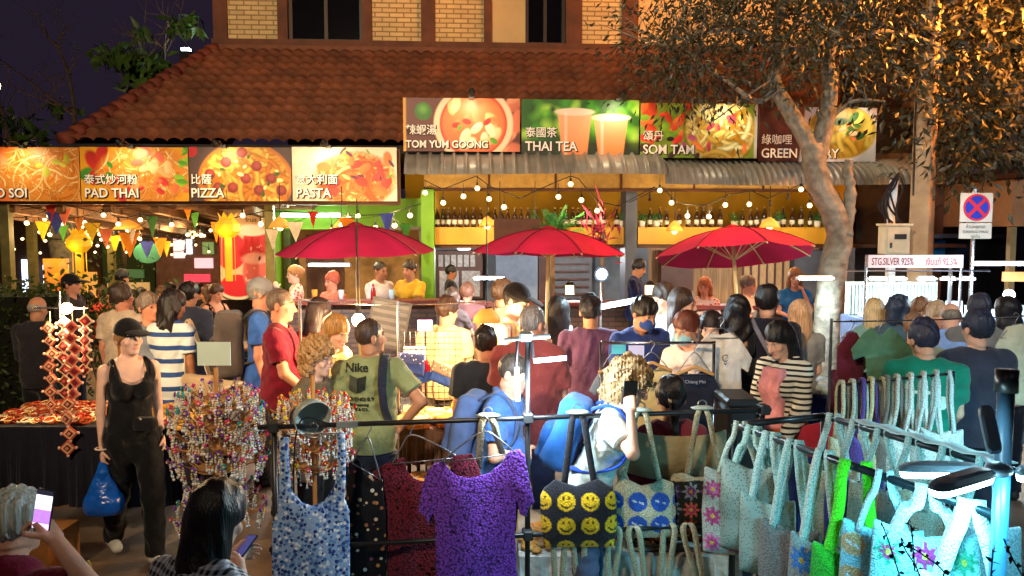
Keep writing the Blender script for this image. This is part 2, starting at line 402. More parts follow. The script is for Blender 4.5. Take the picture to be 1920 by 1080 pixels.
def person(px, ytop, d, yaw, label, shirt=((60, 60, 60), 'tee'), pants=((30, 32, 40), 'long'), hair=('short', (30, 24, 22)), skin=LIGHT,
           sex='m', g=1., belly=0., lean=0., nod=0., turn=0., L='down', Rr='down', leg='stand', cap=None, mask=None, glasses=None,
           shoes=(40, 38, 38), z0=0., k=None, hem=None, vox=None, group=None, seat_z=None, curl=.5, at=None, ztop=None, palmL=None, palmR=None, floor=None):
    f = sex == 'f'
    root = E("person", label, "person", group=group)
    vx = vox or min(max(d * .00165, .0056), .017)
    Rl = rotx(lean); Rh = rotz(turn) @ rotx(nod)
    P0 = np.array([0, 0, .93]); T = lambda x, y, z: P0 + Rl @ np.array([x, y, z - .93])
    piv = T(0, .015, 1.50); hc = piv + Rh @ np.array([0, -.012, .105]); Hd = lambda x, y, z: hc + Rh @ np.array([x, y, z])
    top = max(Hd(0, .01, .137)[2], Hd(0, .06, .115)[2], Hd(0, -.05, .11)[2]) + (.015 if cap or hair[0] in ('curly', 'short') else .01)
    zt = ztop if ztop is not None else W(px, ytop, d).z
    zt -= z0 if leg != 'sit' else 0
    if leg == 'sit': k = k or (.96 if f else 1.0)
    else: k = zt / top if k is None else k
    h = vx / k
    hw = .178 if f else .168; ww = (.132 if f else .15) * g; cw = (.148 if f else .166) * g; shx = .158 if f else .187
    shz = 1.395
    # joints
    legs = {}
    zoff = 0.
    if leg == 'sit':
        seat = zt / k - (top - .93)           # pelvis height above world zero in body units
        fl = (floor if floor is not None else z0) / k
        kz = max(-.06, fl + .50 - seat)
        kz = min(kz, .3)
        yy = math.sqrt(max(.43 ** 2 - kz ** 2, .02))
        for n, s in (('L', 1), ('R', -1)):
            hp = np.array([s * .09, 0, .90]); kn = hp + np.array([s * .07, -yy, kz]); an = kn + np.array([0, .03 + .02 * s, -.415]); legs[n] = (hp, kn, an)
        zoff = seat - .93
    else:
        for n, s in (('L', 1), ('R', -1)):
            hp = np.array([s * .088, 0, .90])
            th, sn = {'stand': ((s * .03, -.03, -1), (s * .02, .06, -1)), 'walk': (((s * .02, -.32, -1), (0, .02, -1)) if s > 0 else ((s * .02, .2, -1), (0, .55, -1))),
                      'shift': ((s * .08 + .03, -.05 * s, -1), (s * .0, .08, -1))}[leg]
            kn = hp + nrm(th) * .42; an = kn + nrm(sn) * .415; legs[n] = (hp, kn, an)
        zoff = .075 - min(legs['L'][2][2], legs['R'][2][2])
    J = {}
    Rw = rotz(yaw); hw_ = Rw @ (hc * k); wx, wy = at if at else (X(px, d), d); zr = z0 if leg != 'sit' else 0
    for n, s, spec in (('L', 1, L), ('R', -1, Rr)):
        a = T(s * shx, .012, shz)
        if isinstance(spec, tuple) and spec[0] == 'to':      # bend the arm so that the wrist reaches a photo point
            tg = np.array(W(*spec[1:4])) - np.array([wx - hw_[0], wy - hw_[1], zr]); tg = (Rw.T @ tg) / k - np.array([0, 0, zoff]); v = tg - a; L_ = np.linalg.norm(v); L_2 = min(L_, .52); v = v / L_
            ca = (.285 ** 2 + L_2 ** 2 - .25 ** 2) / (2 * .285 * L_2); pole = np.array([s * .6, .1, -1.]) if len(spec) < 5 else np.array(spec[4]); pole = nrm(pole - v * (v @ pole)); e = a + v * .285 * ca + pole * .285 * math.sqrt(max(1 - ca * ca, 0)); fo = nrm(a + v * L_2 - e); wr = e + fo * .25
        else:
            up, fo = ARMS[spec] if isinstance(spec, str) else spec
            up = Rl @ nrm((up[0] * s, up[1], up[2])); fo = Rl @ nrm((fo[0] * s, fo[1], fo[2])); e = a + up * .285; wr = e + fo * .25
        J[n] = (a, e, wr, fo, s)
    allp = [hc] + [q for n in 'LR' for q in (J[n][:3])] + [J[n][2] + J[n][3] * .2 for n in 'LR'] + [q for n in 'LR' for q in legs[n]]
    lo = np.min(allp, 0) - np.array([.2, .26, .16]); hi = np.max(allp, 0) + np.array([.2, .24, .2])
    nax = Rl @ np.array([0, 1, 0.])
    def torso(F, inf, z_lo=None, kk=.03, noise=None):
        cl = [(T(0, 0, z_lo), Rl @ np.array([0, 0, -1.]))] if z_lo is not None else []
        F.cap(T(0, .01, z_lo - .06 if (z_lo and z_lo < .93) else .92), T(0, 0, 1.03), hw + inf, ww + inf, kk, nax, .70, cl, noise)
        F.cap(T(0, 0, 1.03), T(0, .005, 1.30), ww + inf, cw + inf, kk, nax, .66, cl, noise)
        F.cap(T(-shx + .07, .012, 1.375), T(shx - .07, .012, 1.375), .075 + inf * .8, None, kk, None, 1, (), noise)
        F.cap(T(-.075, .02, 1.43), T(.075, .02, 1.43), .048 + inf * .7, None, .04)
        if belly: F.ell(T(0, -.045, 1.06), (.15 * g + inf, .10 + .12 * belly + inf, .17 + inf), Rl, .06, cl, noise)
        if f:
            for s in (-1, 1): F.ell(T(s * .068, -.085, 1.265), (.06 + inf, .058 + inf, .062 + inf), Rl, .04)
        else: F.ell(T(0, -.06, 1.29), (.135 + inf, .055 + inf, .09 + inf), Rl, .05)
        if z_lo is None or z_lo < .95: F.ell(T(0, .06, .93), (.14 + inf, .085 + inf, .1 + inf), Rl, .05, cl)
    def place(F, name, mat, colfn=None, parent=root):
        V, Fc = F.mesh()
        if len(V) == 0: return None
        c = colfn(V) if colfn else None
        V = V.copy(); V[:, 2] += zoff
        return mesh_obj(name, V * k, Fc, mat, parent, True, c)
    # ---- body
    F = Field(lo, hi, h)
    torso(F, 0)
    F.cap(T(0, .018, 1.42), Hd(0, .012, -.06), .058 if not f else .05, .053 if not f else .046, .03)
    rw = 1.0 if not f else .84; rw *= (.85 + .15 * g)
    hdk = .012
    F.ell(Hd(0, .012, .042), (.076, .096, .094), Rh, .02)
    F.ell(Hd(0, -.032, -.038), (.058 if not f else .054, .066, .078), Rh, .03)
    F.ell(Hd(0, -.078, -.088), (.026, .022, .02), Rh, .02)
    F.cap(Hd(0, -.094, .022), Hd(0, -.116, -.022), .0085, .0135, hdk)
    for s in (-1, 1):
        F.ell(Hd(s * .011, -.106, -.026), (.009, .009, .008), Rh, .006)
        F.cap(Hd(s * .014, -.092, .037), Hd(s * .046, -.080, .037), .010, .008, .012)
        F.ell(Hd(s * .032, -.103, .016), (.017, .014, .011), Rh, .008, op='s')
        F.ell(Hd(s * .032, -.079, .015), (.0135, .0135, .0125), Rh, .002)
        F.ell(Hd(s * .043, -.066, -.018), (.022, .018, .02), Rh, .02)
        F.ell(Hd(s * .077, .016, -.002), (.012, .021, .033), Rh, .008)
    F.ell(Hd(0, -.092, -.052), (.023, .012, .006), Rh, .004); F.ell(Hd(0, -.09, -.063), (.019, .012, .007), Rh, .004)
    for n in 'LR':
        a, e, wr, fo, s = J[n]
        F.cap(a, e, .052 * rw, .040 * rw, .03); F.cap(e, wr, .042 * rw, .027 * rw, .015)
        pn = (palmL if n == 'L' else palmR)
        pn = np.array((-s, 0., 0.)) if pn is None else np.array(pn, dtype=float)
        if abs(fo @ pn) > .85 * np.linalg.norm(pn): pn = np.array([0, 0, -1.])
        pn = nrm(pn - fo * (fo @ pn)); tv = -s * np.cross(fo, pn)
        Rm = np.stack([fo, tv, pn], 1)
        F.box(wr + fo * .048, (.05, .039 * (.92 if f else 1), .0155), .013, Rm, .012)
        cu = curl
        for i, (o, l) in enumerate(((.029, .07), (.010, .079), (-.010, .073), (-.028, .056))):
            b0 = wr + fo * (.09 - .004 * abs(i - 1)) + tv * o * (.92 if f else 1)
            c1 = cu * (.8 + .12 * i); d1 = fo * math.cos(c1) + pn * math.sin(c1); c2 = c1 + cu * 1.25
            d2 = fo * math.cos(c2) + pn * math.sin(c2)
            m1 = b0 + d1 * l * .52; F.cap(b0, m1, .0088, .0078, .004); F.cap(m1, m1 + d2 * l * .5, .0078, .0062, .003)
        b0 = wr + fo * .028 + tv * .033; d1 = nrm(fo * .62 + tv * .62 + pn * .4); d2 = nrm(fo * .85 + tv * .2 + pn * (.3 + .4 * cu))
        F.cap(b0, b0 + d1 * .036, .0125, .0095, .008); F.cap(b0 + d1 * .036, b0 + d1 * .036 + d2 * .032, .0095, .0072, .004)
        J[n] = (a, e, wr, fo, s, tv, pn)
    for n in 'LR':
        hp, kn, an = legs[n]
        F.cap(hp, kn, .083 * (.9 + .1 * g), .055, .04); F.cap(kn, an, .056, .035, .02); F.ell((kn + an) / 2 + np.array([0, .022, .07]), (.046, .048, .11), None, .03)
        F.cap(an + np.array([0, .025, -.04]), an + np.array([0, -.13, -.05]), .03, .026, .02)
    sk = s2l(skin); lipc = s2l((max(skin[0] - 22, 0), skin[1] - 62, skin[2] - 48)); hcol = s2l(np.array(hair[1]) * .8)
    def paint(V):
        q = (V - hc) @ Rh; C = np.tile(sk, (len(V), 1)).astype(np.float32)
        rim = max(h, .004)
        def mix(m, c): C[:] = C * (1 - m[:, None]) + np.array(c) * m[:, None]
        def spot(c, r, s=.6): return np.clip(1.5 - np.sqrt((((q - np.array(c)) / np.array(r)) ** 2).sum(1)) * 1.2, 0, 1) * s
        face = (q[:, 1] < -.03)
        mix(spot((0, -.098, -.057), (.026, .03, .012 + rim * .3), .75) * face, lipc)
        mix(np.maximum(spot((.045, -.08, -.02), (.03, .04, .022)), spot((-.045, -.08, -.02), (.03, .04, .022))) * .35 * face, s2l((min(skin[0] + 8, 255), skin[1] - 30, skin[2] - 28)))
        for s in (-1, 1):
            mix(spot((s * .032, -.092, .016), (.016, .03, .0085 + rim * .35), .8) * face, s2l((232, 224, 216)) if h < .010 else s2l((70, 48, 40)))
            mix(spot((s * .032, -.093, .016), (.0065 + rim * .2, .03, .0065 + rim * .2), 1.) * face, s2l((28, 20, 18)))
            if h < .010: mix(spot((s * .032, -.09, .0255), (.019, .03, .004 + rim * .2), .8) * face, s2l((40, 28, 26)))
            mix(spot((s * .032, -.085, .043), (.020, .03, .005 + rim * .3), .8) * face, hcol)
        return C
    FB_ = F
    # ---- hair
    st, hcl = hair[0], hair[1]
    if st != 'none' and not (cap and st == 'bald'):
        F = Field(np.minimum(lo, hc - .3) - np.array([.05, .05, .35 if st in ('long', 'wavy', 'pony') else 0]), np.maximum(hi, hc + .2) + .05, h)
        rn = ripple(int(px * 7 + ytop), .0022 if st in ('long', 'pony', 'bun') else .0055, 150, (0, 0, 1)); big = ripple(int(px), .0025 if st == 'long' else .005, 50)
        nz = lambda P: rn(P) + big(P)
        th = .014
        dn = Rh @ nrm((0, -.62, -1.))
        cl0 = [(Hd(0, 0, .0), dn)]                 # hairline plane: keep above and behind
        if st == 'short': F.ell(Hd(0, .014, .044), (.076 + th, .095 + th, .094 + th * 1.2), Rh, .01, [(Hd(0, -.005, -.012), dn)], nz)
        elif st == 'buzz': F.ell(Hd(0, .014, .042), (.080, .099, .098), Rh, .005, [(Hd(0, -.005, .0), dn)], ripple(3, .0022, 160))
        elif st == 'bald':
            F.ell(Hd(0, .016, .02), (.082, .100, .07), Rh, .005, [(Hd(0, .02, 0), dn), (Hd(0, 0, .055), Rh @ np.array([0, -.2, 1.]))])
        elif st in ('curly', 'bob'):
            nz2 = ripple(int(px) + 3, .013, 120) if st == 'curly' else nz
            nz3 = ripple(int(px) + 5, .009, 290) if st == 'curly' else (lambda P: 0 * P[..., 0])
            nn = lambda P: nz2(P) + nz3(P)
            w_ = .034 if st == 'curly' else .018
            F.ell(Hd(0, .02, .052), (.078 + w_, .096 + w_ * .8, .092 + w_), Rh, .01, [(Hd(0, -.02, .0), dn)], nn)
            for s in (-1, 1): F.cap(Hd(s * .075, .02, .02), Hd(s * .075, .035, -.085 if st == 'curly' else -.10), .034, .036, .02, None, 1, (), nn)
            F.cap(Hd(0, .08, .02), Hd(0, .085, -.09), .06, .05, .03, None, 1, (), nn)
        else:
            F.ell(Hd(0, .014, .044), (.078 + th, .096 + th, .095 + th), Rh, .01, [(Hd(0, -.012, -.01), dn)], nz)
            ln = hair[2] if len(hair) > 2 else .36
            if st == 'pony':
                b0 = Hd(0, .105, .05); b1 = b0 + np.array([0, .04, -.06]); b2 = b1 + np.array([0, .012, -ln * .75])
                F.cap(Hd(0, .08, .05), b1, .03, .034, .02, None, 1, (), nz); F.cap(b1, b2, .034, .015, .015, None, 1, (), nz)
            elif st == 'bun': F.ell(Hd(0, .11, .05), (.045, .04, .045), Rh, .012, (), nz)
            else:
                wv = ripple(int(px) + 9, .012, 55) if st == 'wavy' else (lambda P: 0 * P[..., 0])
                nn = lambda P: nz(P) + wv(P)
                bk = Rl @ np.array([0, .055, -ln]) * .5 + np.array([0, .03, -ln]) * .5
                F.cap(Hd(0, .055, .02), Hd(0, .05, -.02) + bk * .35, .088, .088, .03, Rh[:, 1], .62, (), nn)
                F.cap(Hd(0, .055, -.02) + bk * .25, Hd(0, .055, -.02) + bk, .097, .066, .03, nax, .5, (), nn)
                for s in (-1, 1): F.cap(Hd(s * .066, .03, .03), Hd(s * .068, .035, -.04) + bk * .55, .03, .026, .02, None, 1, (), nn)
        if cap: F.cut(Hd(0, 0, .05), Rh @ nrm((0, -.22, 1.)))
        place(F, "hair", hairmat(hcl))
    # ---- hat, glasses, mask
    if cap:
        F = Field(hc - .28, hc + .28, h * .9)
        F.ell(Hd(0, .012, .04), (.094, .114, .108), Rh, .005, [(Hd(0, 0, .038), Rh @ nrm((0, .22, -1.)))])
        c = place(F, "cap", cloth(cap, bump=.2))
        F = Field(hc - .28, hc + .28, min(h * .8, .007))
        F.ell(Hd(0, -.135, .053), (.078, .082, .009 + h * .3), Rh @ rotx(12), .0, [(Hd(0, -.09, .05), Rh @ np.array([0, 1., 0]))])
        place(F, "cap_brim", cloth(cap, bump=.2))
    if glasses:
        b = MB()
        for s in (-1, 1):
            b.tube([Hd(s * .034 + .026 * math.cos(a) , -.112, .014 + .021 * math.sin(a)) for a in np.linspace(0, 6.283, 15)], .0022, 5)
            b.tube([Hd(s * .06, -.11, .02), Hd(s * .079, -.06, .018), Hd(s * .08, .01, .014)], .002, 5)
        b.tube([Hd(-.009, -.114, .018), Hd(.009, -.114, .018)], .002, 5)
        b.V = [((v[0]) * k, v[1] * k, (v[2] + zoff) * k) for v in b.V]
        b.build("glasses", M("spectacle_frame", hx(*glasses), rough=.3, var=0), root)
    if mask:
        F = Field(hc - .2, hc + .2, h * .8)
        F.ell(Hd(0, -.048, -.042), (.066, .085, .058), Rh, .004, [(Hd(0, -.045, 0), Rh @ np.array([0, 1., .1])), (Hd(0, 0, -.0), Rh @ np.array([0, 0., 1.]))])
        place(F, "face_mask", cloth(mask, bump=.15))
    # ---- shirt
    cn = ripple(int(px * 3 + d * 100), .008, 22, (0, 0, .5)); cn2 = ripple(int(px) + 77, .0042, 62)
    fold = lambda P: cn(P) + cn2(P)
    sc, ty = shirt[0], shirt[1]
    smat = sc if not isinstance(sc, tuple) else cloth(sc)
    hz = hem if hem is not None else (.83 if ty in ('tee', 'long', 'jacket') else .95)
    if leg == 'sit': hz = max(hz, .90)
    F = Field(lo, hi, h)
    inf = {'tee': .016, 'long': .016, 'jacket': .03, 'tank': .007, 'dress': .012}[ty]
    torso(F, inf, hz, .03, fold)
    if ty in ('tee', 'long', 'jacket'):
        for n in 'LR':
            a, e, wr = J[n][:3]; up = nrm(e - a)
            if ty == 'tee':
                en = a + (e - a) * .66; F.cap(a, e + up * .1, .056 * rw + inf * .9, .056 * rw + inf * 1.3, .03, None, 1, [(en, up)], fold)
            else:
                F.cap(a, e, .054 * rw + inf, .044 * rw + inf, .03, None, 1, (), fold); fw = nrm(wr - e)
                F.cap(e, wr + fw * .08, .045 * rw + inf, .032 * rw + inf, .015, None, 1, [(wr - fw * .01, fw)], fold)
        F.ell(T(0, -.03, 1.492), (.082, .092, .062), Rl, .008, op='s')
        if ty != 'tee' or (len(shirt) > 2 and shirt[2] == 'polo'):
            for s in (-1, 1): F.cap(T(0, .085, 1.475), T(s * .066, .02, 1.472), .02, .018, .008); F.cap(T(s * .066, .02, 1.472), T(s * .03, -.085, 1.41), .018, .014, .008)
    else:
        F.ell(T(0, -.05, 1.43), (.115, .16, .14), Rl, .012, op='s'); F.ell(T(0, .09, 1.44), (.11, .1, .13), Rl, .012, op='s')
        for n in 'LR':
            s = J[n][4]; F.cap(T(s * .20, 0, 1.47), T(s * .175, 0, 1.33), .075, .05, .012, op='s')
            ww_ = .008 if not (len(shirt) > 2 and shirt[2] == 'wide') else .03
            P_ = [T(s * .092, -.118, 1.30), T(s * .098, -.075, 1.40), T(s * .1, .01, 1.462), T(s * .098, .075, 1.42), T(s * .088, .118, 1.30)]
            for i in range(4): F.cap(P_[i], P_[i + 1], ww_, None, .006)
    FS_ = F
    place(F, "shirt" if ty != 'dress' else "dress_top", smat)
    # ---- trousers / skirt
    pc, pt = pants[0], pants[1]
    pmat = pc if not isinstance(pc, tuple) else cloth(pc)
    F = Field(lo, hi, h)
    cl = [(T(0, 0, 1.0), Rl @ np.array([0, 0, 1.]))]
    F.cap(T(0, .01, .90), T(0, 0, 1.05), hw + .01, ww + .012, .03, nax, .71, cl, fold)
    F.ell(T(0, .06, .93), (.145, .09, .1), Rl, .04, cl)
    if pt == 'skirt':
        if leg == 'sit': F.cap((0, -.05, .93), (0, -.38, .88), .17, .19, .05, (0, 0, 1), .7, (), fold)
        else: F.cap((0, .01, .9), (0, 0, .40), hw + .02, .26, .04, (0, 1, 0), .72, [((0, 0, .46), (0, 0, -1.))], ripple(int(px) + 5, .012, 30, (0, 0, 1)))
    else:
        lo_ = {'long': 1.0, 'shorts': 0., 'tight': 1.0}[pt]; tw = .006 if pt == 'tight' else .018
        for n in 'LR':
            hp, kn, an = legs[n]; t = nrm(kn - hp); sdir = nrm(an - kn)
            if pt == 'shorts': F.cap(hp, kn, .088 + tw, .07 + tw * 1.5, .03, None, 1, [(kn - t * .03, t)], fold)
            else:
                F.cap(hp, kn, .086 * (.9 + .1 * g) + tw, .060 + tw, .03, None, 1, (), fold)
                F.cap(kn, an + sdir * .1, .060 + tw, .045 + tw, .02, None, 1, [(an + sdir * .01, sdir)], fold)
    sh_ = np.clip((.02 - FS_.a) / .02, 0, 1); F.a += .016 * sh_
    FB_.a += .017 * np.maximum(sh_, np.clip((.02 - F.a) / .02, 0, 1))
    place(FB_, "body", SKIN, paint)
    place(F, "skirt" if pt == 'skirt' else "shorts" if pt == 'shorts' else "trousers", pmat)
    # ---- shoes
    for n in 'LR':
        an = legs[n][2]; F = Field(an - .25, an + .22, min(max(h, .008), .011))
        F.cap(an + np.array([0, .03, -.035]), an + np.array([0, -.13, -.045]), .042, .038, .02, None, 1, [(an + np.array([0, 0, -.075]), (0, 0, -1.))])
        F.cap(an + np.array([0, .015, 0.03]), an + np.array([0, .01, -.03]), .046, .045, .02, None, 1, [(an + np.array([0, 0, .03]), (0, 0, 1.))])
        place(F, "shoe", M("shoe_%02x%02x%02x" % tuple(shoes), hx(*shoes), rough=.6, var=.15, bump=.1))
    # ---- put the head at its pixel
    root.location = (wx - hw_[0], wy - hw_[1], zr); root.rotation_euler = (0, 0, R(yaw))
    def world(p): q = Rw @ ((np.array(p) + np.array([0, 0, zoff])) * k); return Vector((q[0] + root.location[0], q[1] + root.location[1], q[2] + zr))
    info = dict(root=root, k=k, J=J, T=T, Hd=Hd, world=world, yaw=yaw, zoff=zoff, Rl=Rl, Rw=Rw, legs=legs, Rh=Rh, seat=(.93 + zoff - .1) * k)
    return info
def backpack(p, c, label, w=.15, hgt=.22, dep=.085, h=.011, strap=None):
    """a bag worn on the back of person p, with two shoulder straps"""
    T = p['T']; Rl = p['Rl']; k = p['k']; root = E("backpack", label, "backpack", p['root'].location, R(p['yaw']))
    pos = np.array
    def put(F, name, mat):
        V, Fc = F.mesh(); V[:, 2] += p['zoff']; return mesh_obj(name, V * k, Fc, mat, root, True)
    c0 = T(0, .145 + dep, 1.20)
    F = Field(c0 - .36, c0 + .36, h)
    F.box(c0, (w, dep, hgt), .06, Rl, .02, (), ripple(int(w * 1e4) + 3, .006, 25))
    put(F, "bag", cloth(c, bump=.25))
    F = Field(c0 - .36, c0 + .36, h)
    F.box(T(0, .155 + dep * 2, 1.12), (w * .78, .035, hgt * .5), .03, Rl, .01, (), ripple(5, .004, 40)); put(F, "front_pocket", cloth(tuple(int(v * .8) for v in c), bump=.25))
    for s in (-1, 1):
        b = MB(); pts = [T(s * .085, .14, 1.41), T(s * .095, .05, 1.475), T(s * .105, -.05, 1.455), T(s * .115, -.135, 1.33), T(s * .13, -.12, 1.18), T(s * .145, .02, 1.08), T(s * .11, .14, 1.04)]
        pts = [Vector(((q[0]) * k, q[1] * k, (q[2] + p['zoff']) * k)) for q in pts]
        b.ribbon(curve_pts(pts, 5), (1, 0, 0), .05 * k, .012); b.build("strap", cloth(strap or tuple(int(v * .75) for v in c), bump=.2), root, True)
    return root
# ---------------------------------------------------------------- ground and the restaurant
g = MB(); g.bb((-80, -30, -.1), (80, 140, 0))
tag(g.build("ground", M("paving", hx(120, 98, 78), rough=.75, var=.35, vs=2.2, bump=.3, bs=14, dirt=.45)), kind="structure")
BY = R(3.5); B0 = Vector((0, 11.5, 0)); BN = Vector((-math.sin(BY), math.cos(BY), 0)); BU = Vector((math.cos(BY), math.sin(BY), 0))
def Lc(px, py, off):
    """building coordinates (along, away, up) of the point of the plane at depth off seen at a pixel"""
    v = Vector((1, 0, 0)) * ((px - 960) / 1450) + UP * ((540 - py) / 1450) + FWD; C = Vector((0, 0, CAMZ))
    t = ((B0 - C).dot(BN) + off) / v.dot(BN); p = C + v * t - B0
    return Vector((p.dot(BU), off, p.z))
def Bw(u, off, z): return B0 + BU * u + BN * off + Vector((0, 0, z))
def pbox(mb, x0, y0, x1, y1, off, th, mid=None):
    """a box whose front face spans the two pixel corners on the plane off"""
    my = (y0 + y1) / 2 if mid is None else mid
    a = Lc(x0, my, off); b = Lc(x1, my, off); xm = (x0 + x1) / 2; z1 = Lc(xm, y0, off).z; z0 = Lc(xm, y1, off).z
    mb.bb((a.x, off, z0), (b.x, off + th, z1)); return mb
rb = E("restaurant_building", "long restaurant with red tiled hip roof, cream brick upper floor and yellow bar front", "building", B0, BY)
BROWN_T = M("brown_timber", hx(92, 52, 32), rough=.7, var=.3, vs=5, bump=.15, bs=30, dirt=.3)
CREAM = M("cream_plaster", hx(196, 170, 124), rough=.85, var=.1, vs=3, dirt=.15)
TILE = M("roof_tile", hx(106, 58, 33), rough=.75, var=.5, vs=3, bump=.25, bs=30, dirt=.5)
YEL = M("yellow_paint", hx(206, 158, 16), rough=.6, var=.12, vs=2.5, dirt=.2)
YEL2 = M("ochre_paint", hx(206, 152, 40), rough=.5, var=.12, vs=2.5, dirt=.25)
GREEN = M("green_paint", hx(100, 152, 26), rough=.6, var=.12, vs=3, dirt=.25)
DARK = M("dark_void", hx(26, 23, 24), rough=.8, var=.2)
GREYB = M("grey_blue_panel", hx(74, 80, 96), rough=.6, var=.25, vs=4, dirt=.3)
BEIGE = M("beige_board", hx(188, 150, 84), rough=.8, var=.22, vs=12, bump=.2, bs=50, dirt=.3)
WOOD = M("warm_wood", hx(150, 100, 56), rough=.55, var=.35, vs=4, stretch=(1, 1, 8), bump=.1)
DWOOD = M("dark_wood", hx(78, 46, 30), rough=.6, var=.35, vs=4, bump=.15)
GLASSD = M("dark_glass", hx(10, 10, 13), rough=.08, var=.2, spec=.6)
def brickmat(name, c1, c2, mortar, bw, bh, mw=.012):
    m = bpy.data.materials.new(name); m.use_nodes = True; N = m.node_tree.nodes; L = m.node_tree.links
    tc = N.new("ShaderNodeTexCoord"); mp = N.new("ShaderNodeMapping"); mp.inputs["Rotation"].default_value = (math.pi / 2, 0, 0)
    b = N.new("ShaderNodeTexBrick"); L.new(tc.outputs["Object"], mp.inputs[0]); L.new(mp.outputs[0], b.inputs["Vector"])
    b.inputs["Color1"].default_value = (*c1, 1); b.inputs["Color2"].default_value = (*c2, 1); b.inputs["Mortar"].default_value = (*mortar, 1)
    b.inputs["Scale"].default_value = 1; b.inputs["Mortar Size"].default_value = mw; b.inputs["Brick Width"].default_value = bw; b.inputs["Row Height"].default_value = bh
    p = N["Principled BSDF"]; p.inputs["Roughness"].default_value = .8
    nz = N.new("ShaderNodeTexNoise"); nz.inputs["Scale"].default_value = 3; nz.inputs["Detail"].default_value = 6; L.new(tc.outputs["Object"], nz.inputs["Vector"])
    mr = N.new("ShaderNodeMapRange"); mr.inputs[3].default_value = .7; mr.inputs[4].default_value = 1.25; L.new(nz.outputs[0], mr.inputs[0])
    mu = N.new("ShaderNodeVectorMath"); mu.operation = 'SCALE'; L.new(b.outputs["Color"], mu.inputs[0]); L.new(mr.outputs[0], mu.inputs["Scale"]); L.new(mu.outputs[0], p.inputs["Base Color"])
    bp = N.new("ShaderNodeBump"); bp.inputs["Strength"].default_value = .6; bp.inputs["Distance"].default_value = .012; bp.invert = True
    L.new(b.outputs["Fac"], bp.inputs["Height"]); L.new(bp.outputs[0], p.inputs["Normal"]); return m
BRICKC = brickmat("cream_brick", hx(206, 182, 132), hx(190, 165, 116), hx(140, 116, 80), .25, .082)
BRICKD = brickmat("brown_brick", hx(112, 74, 54), hx(92, 58, 44), hx(70, 56, 48), .2, .065)
# roof: rows of barrel tiles on a hipped slope
EO, TO = -.25, 2.4
ez = Lc(620, 273, EO).z; tz = Lc(640, 97, TO).z
uL = Lc(122, 268, EO).x; uTL = Lc(408, 95, TO).x; uR = Lc(1610, 268, EO).x
NR = 13; nvec = Vector((0, -(tz - ez), TO - EO)).normalized()
cols = int((uR - uL) / .2); us = np.linspace(uL, uL + cols * .2, cols * 8 + 1)
V = []; rows = []
for r in range(NR):
    for s_, h_ in ((r / NR, 0.), ((r + .90) / NR, .065), ((r + 1.) / NR, .055)): rows.append((s_, h_))
for s_, h_ in rows:            # s 0 at the top, 1 at the eave
    hip = uTL + (uL - uTL) * s_; off = TO + (EO - TO) * s_; z = tz + (ez - tz) * s_
    wv = .055 * np.abs(np.sin(np.pi * (us - uL) / .2)) ** .7; uu = np.maximum(us, hip)
    jit = .006 * np.sin(us * 3.1 + s_ * 40)
    for u_, q in zip(uu, wv + jit): V.append((u_, off + nvec.y * (q + h_), z + nvec.z * (q + h_)))
nc = len(us); nr = len(rows)
ii, jj = np.meshgrid(np.arange(nr - 1), np.arange(nc - 1), indexing='ij'); b_ = (ii * nc + jj).ravel()
mesh_obj("roof", V, np.stack([b_, b_ + nc, b_ + nc + 1, b_ + 1], 1), TILE, rb, False)
m = MB()
c0 = Vector((uTL, TO, tz)); c1 = Vector((uL, EO, ez)); n = 17
for i in range(n):
    a = c0.lerp(c1, i / n); b = c0.lerp(c1, (i + 1.08) / n); m.tube([a + nvec * .03, b + nvec * .055], .1, 10, rr=[.095, .12])
m.build("hip_ridge", M("ridge_tile", hx(110, 50, 34), rough=.8, var=.4, vs=7, dirt=.5), rb, True)
m = MB(); m.add([c0, c1, (uL, 6., ez), (uTL, 6., tz)], [(0, 1, 2, 3)]); m.build("side_roof", TILE, rb)
m = MB(); m.bb((uL - .05, EO - .06, ez - .1), (uR, EO + .02, ez - .0)); m.bb((uL, EO + .03, ez - .06), (uR, TO, ez - .03)); m.build("gutter", DARK, rb)
# upper storey
UO = 2.5; zb = Lc(700, 79, UO).z; ztop_ = 9.5; bw = MB()
pz = lambda x, y: Lc(x, y, UO)
def upper(mb, x0, x1, z0, z1, off=UO, th=.2): mb.bb((pz(x0, 60).x, off, z0), (pz(x1, 60).x, off + th, z1))
for x0, x1 in ((428, 522), (698, 790), (816, 907), (1090, 1165)): upper(bw, x0, x1, zb, ztop_)
bw.build("brick_wall", BRICKC, rb)
m = MB(); upper(m, 922, 985, zb, ztop_); upper(m, 1195, 1560, zb, ztop_); m.build("plaster_wall", CREAM, rb)
m = MB()
for x0, x1 in ((402, 428), (522, 541), (680, 698), (790, 816), (907, 922), (1060, 1090), (1165, 1195), (1560, 1590)): upper(m, x0, x1, zb, ztop_, UO - .07, .3)
m.bb((pz(400, 60).x, UO - .12, Lc(700, 103, UO).z - .1), (pz(1590, 60).x, UO + .2, zb)); m.build("timber_frame", BROWN_T, rb)
m = MB(); m.bb((pz(402, 60).x - .02, UO - .2, Lc(700, 92, UO).z - .16), (pz(1590, 60).x, UO - .12, Lc(700, 92, UO).z)); m.build("timber_sill", M("sill_timber", hx(110, 64, 40), rough=.7, var=.3, dirt=.3), rb)
m = MB(); m.bb((pz(530, 60).x, UO + .21, 3.2), (pz(1590, 60).x, 8, ztop_)); m.build("inner_wall", BROWN_T, rb)
